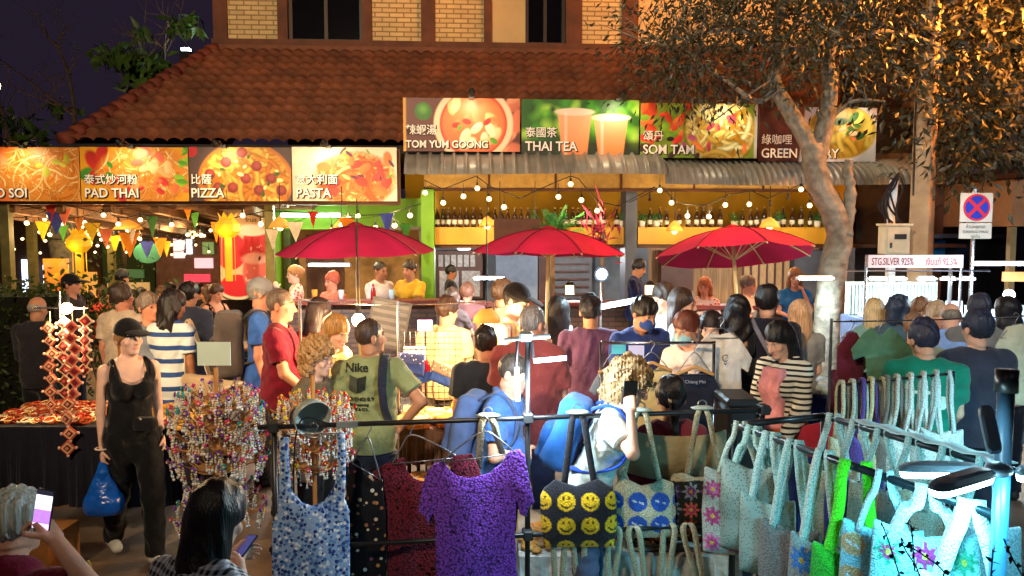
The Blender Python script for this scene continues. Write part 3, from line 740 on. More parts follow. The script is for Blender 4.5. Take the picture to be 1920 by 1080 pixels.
for x0, x1 in ((541, 680), (985, 1060)):
    m = MB(); upper(m, x0, x1, zb + .02, zb + 1.9, UO + .1, .03); wn = m.build("window", GLASSD, rb)
    m = MB(); a = pz(x0, 60).x; b = pz(x1, 60).x
    for q in (a, (a + b) / 2 - .03, b - .06): m.bb((q, UO + .05, zb), (q + .06, UO + .095, zb + 1.9))
    m.bb((a + .06, UO + .05, zb), (b - .06, UO + .09, zb + .05)); m.bb((a, UO, zb + 1.9), (b, UO + .2, ztop_)); m.build("window_frame", M("dark_frame", hx(44, 28, 22), rough=.5), wn)
# awning: two corrugated sheets bent down at the front
AW = M("awning_sheet", hx(150, 146, 138), rough=.42, metal=.35, var=.22, vs=2.5, dirt=.4)
def awning(x0, x1, ytop, ylow, pitch, off0=.05, off1=-.75):
    a = Lc(x0, ytop, off0); b = Lc(x1, ytop, off0); zt = (a.z + b.z) / 2; xm = (x0 + x1) / 2; zl = Lc(xm, ylow, off1).z
    n = int((b.x - a.x) / pitch * 10); us = np.linspace(a.x, b.x, n + 1); V = []; K = 9
    for k in range(K + 1):
        t = k / K; off = off0 + (off1 - off0) * math.sin(t * 1.45); z = zl + (zt - zl) * math.cos(t * 1.5)
        hgt = .036 * np.clip(np.cos((us - a.x) / pitch * 2 * math.pi) * 2.6 - 1.4, -.2, 1)
        nv = (-math.sin(t * 1.5), math.cos(t * 1.5))
        for u_, q in zip(us, hgt): V.append((u_, off + nv[0] * q, z + nv[1] * q + .012 * math.sin(u_ * 1.3)))
    nc = n + 1; ii, jj = np.meshgrid(np.arange(K), np.arange(n), indexing='ij'); b_ = (ii * nc + jj).ravel()
    return mesh_obj("awning_sheet", V, np.stack([b_, b_ + nc, b_ + nc + 1, b_ + 1], 1), AW, rb, True)
awning(765, 1226, 287, 330, .17); awning(1222, 1718, 303, 350, .095)
m = MB(); a = Lc(765, 300, 0); b = Lc(1720, 300, 0)
m.bb((a.x, .06, Lc(1000, 290, 0).z - .05), (b.x, .12, Lc(1000, 290, 0).z + .06))
for q in np.linspace(a.x + .3, b.x - .3, 9): m.tube([(q, .05, Lc(1000, 335, 0).z + .25), (q, -.6, Lc(1000, 335, -.7).z + .1)], .015, 6)
m.build("awning_frame", M("rusty_frame", hx(86, 70, 56), rough=.7, var=.3), rb)
# board band, lintel, bar recess
m = MB(); pbox(m, 795, 320, 1512, 357, .12, .08); m.build("board_band", BEIGE, rb)
m = MB(); [pbox(m, q, 320, q + 4, 356, .1, .02) for q in (915, 1040, 1163, 1300, 1430)]; pbox(m, 795, 354, 1512, 359, .09, .03); m.build("batten", BROWN_T, rb)
RO = 1.5
m = MB(); pbox(m, 760, 300, 1600, 462, RO, .1); m.build("bar_back_wall", YEL, rb)
zs = Lc(1180, 426, .35).z; zs0 = Lc(1180, 458, .35).z; shelf = MB()
for x0, x1 in ((815, 1172), (1196, 1562)):
    a = Lc(x0, 440, .35); b = Lc(x1, 440, .35); shelf.bb((a.x, .35, zs0), (b.x, RO - .01, zs))
shelf.build("bottle_shelf", YEL2, rb)
m = MB(); a = Lc(1173, 440, .2); b = Lc(1194, 440, .2); m.bb((a.x, .2, 0), (b.x, .6, Lc(1180, 358, .2).z)); m.build("pillar", GREYB, rb)
m = MB(); pbox(m, 790, 355, 814, 600, .0, .5); m.build("green_pillar", GREEN, rb)
IO = 3.0      # dim bar interior
m = MB(); pbox(m, 790, 420, 1215, 640, IO, .1); m.build("interior_wall", M("teal_grey_wall", hx(96, 98, 100), rough=.7, var=.4, vs=3, dirt=.5), rb); m = MB(); pbox(m, 1215, 420, 1640, 640, IO, .1); m.build("plank_wall", M("tan_plank", hx(150, 112, 72), rough=.7, var=.45, vs=3, stretch=(9, 1, .6), dirt=.3), rb)
m = MB(); a = Lc(800, 500, .4); b = Lc(1600, 500, IO); m.bb((a.x, .4, zs0 - .06), (b.x + .5, IO, zs0 - .005)); m.build("interior_ceiling", DWOOD, rb)
CUPM = [DWOOD, M("steel_grey", hx(120, 128, 140), rough=.4, var=.15), M("slat_grey", hx(92, 88, 88), rough=.7), M("curtain_tan", hx(170, 130, 84), rough=.8, var=.3, stretch=(12, 1, 1))]
for x0, y0, x1, y1, mt in ((815, 470, 905, 560, 0), (930, 470, 1008, 600, 1), (1010, 470, 1030, 600, 0), (1032, 475, 1110, 560, 2), (1240, 470, 1300, 545, 0), (1390, 470, 1480, 560, 3), (1490, 470, 1545, 560, 2)):
    m = MB(); pbox(m, x0, y0, x1, y1, IO - .25, .24); m.build("curtain" if mt == 3 else "cupboard", CUPM[mt], rb)
m = MB(); [pbox(m, 822 + 12 * i, 478, 831 + 12 * i, 500, IO - .29, .03) for i in range(6)]; [pbox(m, 824, 508, 860, 556, IO - .29, .03), pbox(m, 866, 508, 900, 556, IO - .29, .03)]
m.build("cupboard_panel", M("pale_panel", hx(150, 140, 128), rough=.5, var=.4, vs=20), rb)
m = MB(); [pbox(m, 1040, 480 + i * 14, 1104, 483 + i * 14, IO - .29, .03) for i in range(6)]; [pbox(m, 1392 + i * 15, 470, 1395 + i * 15, 560, IO - .28, .03) for i in range(6)]; m.build("slat", DWOOD, rb)
# bar front of brick with a wooden top, and the low terrace wall in front of the seats
for x0, x1, yt in ((835, 1235, 566), (1236, 1545, 572), (520, 832, 563)):
    off = -1.35; a = Lc(x0, 590, off); b = Lc(x1, 590, off); z = Lc((x0 + x1) / 2, yt, off).z
    m = MB(); m.bb((a.x, off, 0), (b.x, off + .15, z - .06)); m.build("counter_wall", BRICKD, rb)
    m = MB(); m.box(((a.x + b.x) / 2, off + .08, z - .028), (b.x - a.x, .36, .055), ch=.01); m.build("counter_top", M("red_wood", hx(120, 50, 40), rough=.4, var=.3, stretch=(1, 6, 6)), rb)
m = MB(); a = Lc(500, 590, -1.2); b = Lc(1560, 590, -1.2); m.bb((a.x, -1.19, .004), (b.x, 2.9, .26)); m.build("terrace_floor", M("terrace", hx(110, 84, 66), rough=.7, var=.3), rb)
# green wall with its window opening
GO = .6
m = MB(); pbox(m, 505, 372, 815, 430, GO, .12); pbox(m, 505, 430, 528, 640, GO, .12); pbox(m, 786, 430, 815, 640, GO, .12); m.build("green_wall", GREEN, rb)
m = MB(); pbox(m, 528, 428, 786, 640, GO + .6, .1); m.build("room_wall", M("room_paint", hx(150, 112, 66), rough=.8, var=.25, dirt=.3), rb)
m = MB(); pbox(m, 575, 440, 645, 640, GO + .55, .04); m.build("door", DWOOD, rb)
m = MB(); pbox(m, 690, 425, 790, 431, GO - .03, .05); pbox(m, 786, 428, 792, 640, GO - .03, .05); m.build("window_frame", M("grey_frame", hx(90, 80, 74), rough=.5), rb)
# beam under the left banners, posts, the woven roof of the open beer garden
FO = -.4; a = Lc(-130, 300, FO); b = Lc(750, 300, FO); zt_ = Lc(400, 280, FO).z; zl_ = Lc(400, 380, FO).z
m = MB(); m.bb((a.x, FO, zl_ - .03), (b.x, FO + .1, zt_ + .02)); m.build("front_beam", DWOOD, rb)
m = MB()
for i in range(46):
    t = i / 45; off = FO + .12 + t * 6.5; z = zl_ + .02 - t * .42
    m.box(((a.x + Lc(520, 400, 0).x) / 2 + .2 * math.sin(i * 7.7), off, z + .03 * math.sin(i * 3.3)), (Lc(520, 400, 0).x - a.x + .6, .16, .05), m=Matrix.Rotation(.02 * math.sin(i * 5.1), 3, 'X'))
for i in range(7): q = a.x + (Lc(520, 400, 0).x - a.x) * (i + .5) / 7; m.add(*[[Vector((q + dx, o, z)) for o, z in ((FO + .1, zl_ - .04), (FO + 6.6, zl_ - .5)) for dx in (-.05, .05)] + [Vector((q + dx, o, z)) for o, z in ((FO + .1, zl_ - .14), (FO + 6.6, zl_ - .6)) for dx in (-.05, .05)], [(0, 1, 3, 2), (4, 6, 7, 5), (0, 4, 5, 1), (0, 2, 6, 4), (1, 5, 7, 3)]])
m.build("woven_ceiling", M("thatch_wood", hx(104, 72, 44), rough=.8, var=.5, vs=6, stretch=(1, 6, 6), bump=.3), rb)
for x, off in ((16, FO + .1), (62, FO + 2.5), (210, FO + 4.5), (508, FO + .3)):
    c = Lc(x, 500, off); m = MB(); m.bb((c.x - .06, off - .06, 0), (c.x + .06, off + .06, zl_ - .03)); m.build("post", M("olive_post", hx(104, 96, 52), rough=.7, var=.3), rb)
m = MB(); m.bb((Lc(512, 400, 0).x, .62, 0), (Lc(512, 400, 0).x + .1, 6, zl_)); m.build("side_wall", M("moss_wall", hx(60, 74, 36), rough=.8, var=.4), rb)

# ---------------------------------------------------------------- printed food banners (artwork is flat print)
def ink(C, m, c): C[:] = C * (1 - m[..., None]) + s2l(c) * m[..., None]
def fbm(x, y, sd, f):
    g = np.random.default_rng(sd); o = 0
    for i in range(7):
        a = g.uniform(0, 6.28); fr = f * g.uniform(.6, 2.2); o = o + np.sin((x * math.cos(a) + y * math.sin(a)) * fr + g.uniform(0, 6.28) + 1.2 * o)
    return o / 3.
def disk(x, y, cx, cy, rx, ry=None, soft=.02):
    ry = ry or rx; return np.clip((1 - np.hypot((x - cx) / rx, (y - cy) / ry)) / soft * .5 + .5, 0, 1)
def blobs(C, x, y, g, n, box, rr, colsl, el=.6, soft=.15):
    for _ in range(n):
        cx = g.uniform(box[0], box[2]); cy = g.uniform(box[1], box[3]); r = g.uniform(*rr); a = g.uniform(0, 3.14)
        dx = (x - cx) * math.cos(a) + (y - cy) * math.sin(a); dy = -(x - cx) * math.sin(a) + (y - cy) * math.cos(a)
        mk = np.clip((1 - np.hypot(dx / r, dy / (r * el))) / soft * .5 + .5, 0, 1)
        c = np.array(colsl[g.integers(len(colsl))]); sh = .78 + .4 * np.clip((dy / r + .6), 0, 1)
        C[:] = C * (1 - mk[..., None]) + (s2l(c) * np.clip(sh, .6, 1.25)[..., None]) * mk[..., None]
def noodles(C, x, y, mask, sd, base, hi, fr=60, n=110):
    """tangled strands: many short arcs over a base"""
    g = np.random.default_rng(sd); ink(C, mask, base); b_ = np.array(base) ; h_ = np.array(hi); yy, xx = np.nonzero(mask > .5)
    if len(xx) == 0: return
    X_ = x[yy, xx]; Y_ = y[yy, xx]; w0 = 1.1 / fr
    for i in range(n):
        k = g.integers(len(xx)); a = g.uniform(0, 6.28); r = g.uniform(.12, .6); cx = X_[k] + r * math.cos(a); cy = Y_[k] + r * math.sin(a); w_ = w0 * g.uniform(.5, 1.3)
        d = np.abs(np.hypot(x - cx, y - cy) - r); an = np.abs((np.arctan2(y - cy, x - cx) - a - math.pi + math.pi) % (2 * math.pi) - math.pi); m = np.clip(1.6 - d / w_, 0, 1) * (an < g.uniform(.3, 1.1)) * mask; t = g.uniform(-.35, 1.15)
        sh = np.clip(1 - .55 * (d / w_) ** 2, .3, 1)[..., None]; C[:] = C * (1 - m[..., None]) + s2l(np.clip(b_ + (h_ - b_) * t, 0, 255)) * sh * m[..., None]
def printed(name, w, h, fn, nx=220, th=.02, mat=None):
    """an upright printed sheet: x 0..w, front at y 0, z 0..h, its print held in a colour attribute"""
    ny = max(8, int(nx * h / w)); xs, zs = np.meshgrid(np.linspace(0, 1, nx), np.linspace(0, 1, ny), indexing='xy')
    C = np.ones((ny, nx, 3)); asp = w / h; fn(C, xs * asp, zs, asp)
    V = np.stack([xs * w, 0 * xs, zs * h], -1).reshape(-1, 3); ii, jj = np.meshgrid(np.arange(ny - 1), np.arange(nx - 1), indexing='ij'); b_ = (ii * nx + jj).ravel()
    F = np.stack([b_, b_ + 1, b_ + nx + 1, b_ + nx], 1)
    n0 = len(V); V = np.concatenate([V, [(0, th, 0), (w, th, 0), (w, th, h), (0, th, h)]]); cs = [0, nx - 1, nx * ny - 1, nx * (ny - 1)]
    F = np.concatenate([F, [[n0 + 1, n0, n0 + 3, n0 + 2]], [[cs[0], n0, n0 + 1, cs[1]], [cs[1], n0 + 1, n0 + 2, cs[2]], [cs[2], n0 + 2, n0 + 3, cs[3]], [cs[3], n0 + 3, n0, cs[0]]]])
    Cc = np.concatenate([C.reshape(-1, 3), np.full((4, 3), .3)])
    return mesh_obj(name, V, F, mat or M("print", attr=True, rough=.45, var=0, spec=.35), None, False, np.clip(Cc, 0, 1))
def art_soi(C, x, y, A):
    C[:] = s2l((236, 120, 50)); noodles(C, x, y, disk(x, y, A * .72, .5, A * .42, .62, .1), 3, (214, 130, 40), (248, 196, 120)); g = np.random.default_rng(1)
    blobs(C, x, y, g, 5, (A * .1, .35, A * .5, .8), (.18, .3), [(232, 150, 90), (240, 170, 110)]); blobs(C, x, y, g, 5, (A * .65, .5, A * .9, .8), (.05, .1), [(170, 170, 40), (200, 190, 60)])
def art_pad(C, x, y, A):
    C[:] = s2l((226, 158, 30)); g = np.random.default_rng(2); blobs(C, x, y, g, 8, (0, .3, A * .3, 1), (.1, .22), [(230, 180, 20), (60, 130, 40), (180, 40, 30)])
    noodles(C, x, y, disk(x, y, A * .6, .5, A * .44, .55, .1), 5, (212, 130, 40), (250, 214, 140), 70)
    blobs(C, x, y, g, 12, (A * .4, .2, A * .95, .95), (.07, .15), [(236, 150, 90), (244, 180, 120), (220, 90, 60)]); blobs(C, x, y, g, 12, (A * .3, .05, A, .4), (.06, .12), [(200, 50, 50), (230, 110, 60)])
    blobs(C, x, y, g, 10, (A * .9, .1, A, 1), (.06, .14), [(80, 150, 30), (130, 180, 40)], .4); blobs(C, x, y, g, 3, (A * .2, .4, A * .3, .7), (.06, .1), [(50, 130, 40)])
def art_pizza(C, x, y, A):
    C[:] = s2l((78, 58, 54)); g = np.random.default_rng(4); mk = disk(x, y, A * .55, .38, A * .47, .72, .02); ink(C, mk, (188, 112, 40))
    noodles(C, x, y, disk(x, y, A * .55, .38, A * .43, .66, .03), 8, (216, 130, 30), (250, 206, 90), 22)
    for cx, cy in ((.2, .5), (.36, .72), (.55, .42), (.42, .25), (.66, .65), (.8, .42), (.68, .2), (.9, .2), (.28, .25), (.52, .9)): ink(C, disk(x, y, A * cx, cy, .1, .1, .1), (130, 44, 40)); ink(C, disk(x, y, A * cx + .01, cy + .02, .06, .055, .4), (160, 66, 54))
    blobs(C, x, y, g, 14, (A * .2, .1, A * .9, .9), (.03, .06), [(60, 90, 30), (250, 230, 150)]); ink(C, disk(x, y, A * .02, .93, .12, .12, .1), (180, 30, 40))
def art_pasta(C, x, y, A):
    C[:] = s2l((228, 204, 178)); g = np.random.default_rng(6); ink(C, disk(x, y, A * .0, 1.0, .28, .3, .05), (246, 226, 196))
    noodles(C, x, y, disk(x, y, A * .6, .4, A * .38, .5, .1), 12, (200, 110, 40), (246, 200, 120), 40)
    blobs(C, x, y, g, 20, (A * .3, .15, A * .92, .85), (.08, .16), [(206, 54, 34), (232, 110, 50), (240, 190, 110), (190, 60, 50)]); blobs(C, x, y, g, 12, (A * .4, .4, A * .95, .95), (.04, .09), [(110, 150, 40), (90, 40, 60), (230, 220, 120)], .35)
def art_tom(C, x, y, A):
    C[:] = s2l((96, 44, 40)); g = np.random.default_rng(7); ink(C, np.clip((A * .03 - x) * 40, 0, 1), (206, 150, 40)); blobs(C, x, y, g, 8, (A * .85, 0, A, 1), (.1, .25), [(206, 110, 80), (230, 150, 110)])
    ink(C, disk(x, y, A * .6, .52, A * .34, .72, .02), (240, 206, 170)); ink(C, disk(x, y, A * .6, .52, A * .29, .62, .02), (190, 50, 34)); ink(C, disk(x, y, A * .6, .52, A * .27, .58, .05), (226, 110, 60))
    blobs(C, x, y, g, 16, (A * .4, .15, A * .8, .92), (.1, .19), [(246, 196, 140), (240, 170, 110), (250, 214, 170), (226, 120, 70)], .55); blobs(C, x, y, g, 5, (A * .4, .2, A * .8, .9), (.05, .1), [(90, 150, 40), (200, 40, 30)])
    ink(C, disk(x, y, A * .17, .75, .16, .17, .06), (44, 110, 24)); ink(C, disk(x, y, A * .17, .79, .08, .08, .6), (90, 160, 50))
def art_tea(C, x, y, A):
    C[:] = s2l((40, 96, 24)); g = np.random.default_rng(9); blobs(C, x, y, g, 46, (0, .2, A, 1), (.05, .16), [(60, 140, 30), (100, 180, 40), (30, 80, 20), (150, 200, 70)], .8, .6); ink(C, np.clip((.3 - y) * 8, 0, .8), (40, 30, 26))
    for cx, b0, b1 in ((.45, 0., .78), (.76, 0., .68)):
        hw = .15 * A; taper = (hw * (.74 + .26 * (y - b0) / (b1 - b0))); mk = np.clip((taper - np.abs(x - A * cx)) * 60, 0, 1) * (y < b1)
        c = s2l((214, 120, 60)) * (1 - y[..., None]) * 1.3 + s2l((240, 190, 150)) * y[..., None]; C[:] = C * (1 - mk[..., None]) + c * mk[..., None]
        ink(C, disk(x, y, A * cx, b1, hw * 1.12, .07, .1), (240, 214, 190)); ink(C, mk * np.clip(.5 - np.abs((x - A * cx) / hw + .5) * 4, 0, .4), (255, 240, 226))
def art_som(C, x, y, A):
    C[:] = s2l((120, 150, 40)); g = np.random.default_rng(11); blobs(C, x, y, g, 30, (0, .3, A * .42, 1), (.07, .18), [(200, 70, 34), (226, 110, 50), (120, 170, 40), (220, 60, 40)]); ink(C, disk(x, y, A * .68, .5, A * .32, .68, .02), (120, 130, 40)); ink(C, disk(x, y, A * .68, .5, A * .29, .6, .03), (206, 190, 60))
    noodles(C, x, y, disk(x, y, A * .68, .5, A * .28, .58, .1), 14, (206, 160, 50), (250, 240, 170), 26); blobs(C, x, y, g, 16, (A * .48, .1, A * .9, .9), (.07, .14), [(216, 60, 34), (240, 130, 60), (230, 220, 120), (190, 60, 90)], .4)
    ink(C, np.clip((x - A * .97) * 60, 0, 1), (190, 196, 190)); blobs(C, x, y, g, 10, (0, 0, A * .5, .4), (.06, .14), [(40, 26, 26), (190, 90, 120), (60, 40, 30)])
def art_curry(C, x, y, A):
    C[:] = s2l((74, 34, 34)); g = np.random.default_rng(13); ink(C, disk(x, y, A * .22, .8, .26, .3, .04), (96, 42, 40)); ink(C, disk(x, y, A * .24, .82, .17, .19, .1), (70, 28, 30)); mk = np.clip((x - A * .36 + (.5 - y) * .1) * 30, 0, 1); ink(C, mk, (208, 206, 214))
    ink(C, disk(x, y, A * .7, .55, A * .3, .5, .04), (190, 160, 40)); noodles(C, x, y, disk(x, y, A * .7, .55, A * .28, .46, .08), 15, (180, 140, 40), (222, 196, 90), 12)
    blobs(C, x, y, g, 6, (A * .5, .3, A * .85, .9), (.08, .15), [(50, 90, 40), (40, 76, 34)], .5); blobs(C, x, y, g, 4, (A * .55, .3, A * .9, .7), (.05, .1), [(206, 100, 60), (230, 170, 130)])
WH = M("white_lettering", hx(244, 240, 230), rough=.5, var=0); OUT = M("brown_outline", hx(60, 30, 20), rough=.6, var=0)
def word(par, body, size, x, z, wid, w_m, bold=.003):
    """white print with a dark rim"""
    text(body, size, OUT, par, (x + .012, -.004, z - .010), ext=.0006, off=bold + .007, wid=wid); text(body, size, WH, par, (x, -.008, z), ext=.0006, off=bold, wid=wid)
banners = []
def banner(x0, x1, yt, yb, off, fn, zh, en, label, tx=.03, es=1.):
    xm = (x0 + x1) / 2; a = Lc(x0, (yt + yb) / 2, off); b = Lc(x1, (yt + yb) / 2, off); z1 = Lc(xm, yt, off).z; z0 = Lc(xm, yb, off).z
    w, h = b.x - a.x, z1 - z0; o = printed("food_banner", w, h, fn); tag(o, label, "banner", "food banners along the restaurant front")
    o.location = Bw(a.x, off, z0); o.rotation_euler = (0, 0, BY); x = w * tx
    if en: word(o, en, h * .24 * es, x, h * .07, .93, w)
    if zh: word(o, zh, h * .2, x, h * .33, .98, w, .0008)
    banners.append((a.x, b.x, z0, z1, off, o)); return o
bl = (276, 377, -.52)
banner(-72, 149, *bl, art_soi, None, "KHAO SOI", "orange noodle soup banner at the far left end of the lower row", .06)
banner(151, 353, *bl, art_pad, "泰式炒河粉", "PAD THAI", "yellow fried noodle banner lettered PAD THAI")
banner(355, 546, *bl, art_pizza, "比薩", "PIZZA", "banner showing a round pizza, lettered PIZZA", .01)
banner(548, 744, *bl, art_pasta, "意大利面", "PASTA", "pale banner of tomato pasta on a white plate, lettered PASTA", .03)
banner(756, 975, 184, 284, -.36, art_tom, "辣蝦湯", "TOM YUM GOONG", "prawn soup bowl and lime banner lettered TOM YUM GOONG", .02, .8)
banner(978, 1198, 187, 290, -.36, art_tea, "泰國茶", "THAI TEA", "green banner with two plastic cups of orange tea, lettered THAI TEA", .03)
banner(1201, 1420, 194, 296, -.36, art_som, "頌丹", "SOM TAM", "papaya salad banner lettered SOM TAM", .02)
banner(1423, 1643, 201, 303, -.36, art_curry, "綠咖哩", "GREEN CURRY", "dark red and grey banner lettered GREEN CURRY behind the tree fork", .02)
# clip-on spotlights at the top edge of the banners
LK = M("lamp_black", hx(18, 18, 20), rough=.4, var=0)
spots_px = ((0, 45), (1, 248), (2, 421), (3, 617), (4, 884), (5, 1158), (6, 1365), (7, 1600))  # the GREEN CURRY one is unseen, added to brighten its banner
for bi, px in spots_px:
    a, b, z0, z1, off, o = banners[bi]; u = Lc(px, 280 if bi < 4 else 195, off).x
    r_ = E("clip_spotlight", "small black clip spotlight on the top edge of the %s banner" % ("orange noodle soup", "PAD THAI", "PIZZA", "PASTA", "TOM YUM GOONG", "THAI TEA", "SOM TAM", "GREEN CURRY")[bi], "spotlight", Bw(u, off, z1), BY, "clip spotlights on the banners")
    m = MB(); m.bb((-.035, -.08, -.02), (.035, .03, .02)); m.tube([(0, -.05, .0), (0, -.2, .06), (0, -.41, .03)], .009, 6); m.build("clamp", LK, r_)
    m = MB(); m.lathe([(.02, -.05), (.045, 0.), (.05, .05)], (0, -.42, .02), 10, Matrix.Rotation(R(-125), 3, 'X')); m.build("head", LK, r_, True)
    l = lamp('SPOT', 13, (1, .80, .52), r_, (0, -.35, -.04), .02, spot=150, blend=.9); l.rotation_euler = (R(38), 0, 0)
# ---------------------------------------------------------------- trees
BARK = M("pale_bark", hx(110, 104, 90), rough=.9, var=.5, vs=11, bump=1., bs=16, dirt=.35, bdet=7)
TWIG = M("twig_bark", hx(120, 100, 78), rough=.85, var=.4, vs=9)
def leafmat(n, c): return M(n, c, rough=.45, var=.55, vs=2.5, spec=.35)
LEAF = leafmat("tree_leaf", hx(46, 44, 25)); LEAF2 = leafmat("broad_leaf", hx(70, 100, 40)); LEAFD = leafmat("hedge_leaf", hx(62, 80, 30))
def leaves(pts, dirs, L_, W_, seed=0):
    """folded leaf blades, four faces each, hung at the points"""
    g = np.random.default_rng(seed); n = len(pts); pts = np.asarray(pts); d = np.asarray(dirs); d = d / np.linalg.norm(d, axis=1)[:, None]
    a = g.normal(size=(n, 3)); s = np.cross(d, a); s /= np.linalg.norm(s, axis=1)[:, None]; nn = np.cross(s, d)
    l = (L_ * g.uniform(.6, 1.25, n))[:, None]; w = (W_ * g.uniform(.7, 1.2, n))[:, None]
    p = [pts, pts + d * l * .45 + s * w * .5 + nn * w * .18, pts + d * l - nn * l * .15, pts + d * l * .45 - s * w * .5 + nn * w * .18, pts + d * l * .5]
    V = np.stack(p, 1).reshape(-1, 3); b = (np.arange(n) * 5)[:, None]
    F = np.concatenate([b + np.array([[0, 1, 4]]), b + np.array([[4, 1, 2]]), b + np.array([[0, 4, 3]]), b + np.array([[4, 2, 3]])]); return V, F
def inpoly(x, y, P):
    P = np.array(P, float); c = np.zeros(len(x), bool); j = len(P) - 1
    for i in range(len(P)):
        with np.errstate(all='ignore'):
            t = ((P[i, 1] > y) != (P[j, 1] > y)) & (x < (P[j, 0] - P[i, 0]) * (y - P[i, 1]) / (P[j, 1] - P[i, 1]) + P[i, 0])
        c ^= t; j = i
    return c
def crown(name, parent, outline, d0, d1, nclump, per, L_, W_, mat, seed, origin, spread=.28):
    g = np.random.default_rng(seed); P = np.array(outline, float); cl = []
    while len(cl) < nclump:
        x = g.uniform(P[:, 0].min(), P[:, 0].max(), 400); y = g.uniform(P[:, 1].min(), P[:, 1].max(), 400); ok = inpoly(x, y, P)
        for a, b in zip(x[ok], y[ok]):
            cl.append(W(a, b, g.uniform(d0, d1)))
            if len(cl) >= nclump: break
    pts = []; dr = []
    for c in cl:
        k = int(per * g.uniform(.5, 1.5)); q = g.normal(size=(k, 3)) * spread * np.array([1, 1, .75]); pts.append(np.array(c) + q)
        v = q * 1.2 + g.normal(size=(k, 3)) * .25; v[:, 2] -= .32; dr.append(v)
    V, F = leaves(np.concatenate(pts) - np.array(origin), np.concatenate(dr), L_, W_, seed + 1)
    mesh_obj(name, V, F, mat, parent); return cl
def limb(mb, pix, d, r0, r1, origin, n=6, sd=0, rag=.12):
    pts = curve_pts([W(x, y, d + (dd[0] if dd else 0)) - origin for x, y, *dd in pix], n); k = len(pts); g = random.Random(sd)
    mb.tube(pts, r0, 10, rr=[(r0 + (r1 - r0) * i / (k - 1)) * (1 + rag * (g.random() - .5)) for i in range(k)]); return pts
def bare_branches(mb, start, dirs, n, L_, r, g, depth=2):
    for _ in range(n):
        d = Vector((g.uniform(-1, 1), g.uniform(-.6, .6), g.uniform(-.2, 1.))).normalized() * .6 + Vector(dirs) * .4
        p = [start]; q = Vector(start)
        for i in range(4):
            d = (d + Vector((g.uniform(-.3, .3), g.uniform(-.3, .3), g.uniform(-.15, .25)))).normalized(); q = q + d * L_ / 4; p.append(q.copy())
        mb.tube(p, r, 5, rr=[r * (1 - .2 * i) for i in range(5)])
        if depth > 1: bare_branches(mb, p[2], d, 2, L_ * .6, r * .5, g, depth - 1)
TD = 8.8
t0 = Vector((X(1553, TD), TD, 0)); tr = E("street_tree", "large street tree with a pale forked trunk and drooping dark leaves before the bar", "tree", t0, group=None)
m = MB()
limb(m, [(1543, 806), (1548, 700), (1552, 600), (1562, 500), (1574, 445), (1562, 395), (1538, 350), (1526, 300), (1524, 270)], TD, .165, .12, t0)
limb(m, [(1530, 300), (1508, 255), (1478, 205), (1455, 165), (1452, 140), (1462, 110), (1458, 60), (1468, 0), (1460, -80)], TD, .105, .035, t0)
limb(m, [(1528, 310), (1543, 250), (1553, 200), (1556, 150), (1552, 110), (1570, 60), (1600, 10, -.3), (1630, -60, -.4)], TD, .11, .04, t0)
limb(m, [(1585, 440), (1592, 395), (1594, 350), (1588, 322), (1592, 300)], TD - .05, .075, .04, t0, rag=.5)
limb(m, [(1556, 140), (1530, 80), (1520, 20), (1480, -60)], TD + .2, .05, .02, t0); limb(m, [(1455, 165), (1420, 190), (1360, 150), (1300, 110)], TD - .1, .04, .012, t0)
limb(m, [(1462, 100), (1400, 60), (1330, 60), (1260, 90)], TD, .035, .012, t0); limb(m, [(1565, 90), (1640, 60), (1720, 70), (1780, 100)], TD + .2, .045, .012, t0)
limb(m, [(1548, 230), (1600, 190), (1660, 190)], TD + .1, .03, .01, t0); limb(m, [(1445, 150), (1400, 180), (1330, 230), (1320, 200)], TD - .4, .012, .006, t0)
gg = random.Random(5); [bare_branches(m, W(x, y, TD) - t0, (0, 0, .3), 5, .9, .014, gg) for x, y in ((1300, 110), (1260, 90), (1400, 60), (1640, 60), (1600, 10), (1480, 20))]
m.build("trunk", BARK, tr, True)
crown("crown", tr, [(1265, -60), (1225, 30), (1205, 60), (1200, 125), (1228, 162), (1275, 180), (1330, 186), (1392, 172), (1432, 138), (1470, 125), (1520, 132), (1570, 122), (1640, 140), (1680, 90), (1700, -60), (1500, -160)], TD - 1.0, TD + 1.0, 210, 56, .105, .032, LEAF, 3, t0)
t0 = Vector((X(1985, 9.6), 9.6, 0)); tr2 = E("leaning_tree", "second street tree whose crown glows orange at the right edge", "tree", t0)
m = MB(); limb(m, [(1985, 900), (1978, 600), (1960, 400), (1930, 250), (1880, 140), (1840, 40), (1830, -60)], 9.6, .2, .06, t0); limb(m, [(1930, 250), (1850, 220), (1790, 200), (1720, 160)], 9.5, .06, .02, t0); limb(m, [(1880, 140), (1800, 110), (1720, 60)], 9.4, .06, .015, t0); limb(m, [(1945, 300), (1880, 290), (1830, 270)], 9.6, .04, .012, t0)
m.build("trunk", BARK, tr2, True)
crown("crown", tr2, [(1630, -80), (1640, 60), (1650, 150), (1690, 200), (1755, 215), (1770, 285), (1760, 345), (1820, 370), (1850, 320), (1885, 285), (1920, 240), (1990, 200), (1990, -100)], 8.7, 10.3, 165, 46, .14, .05, LEAF, 9, t0)
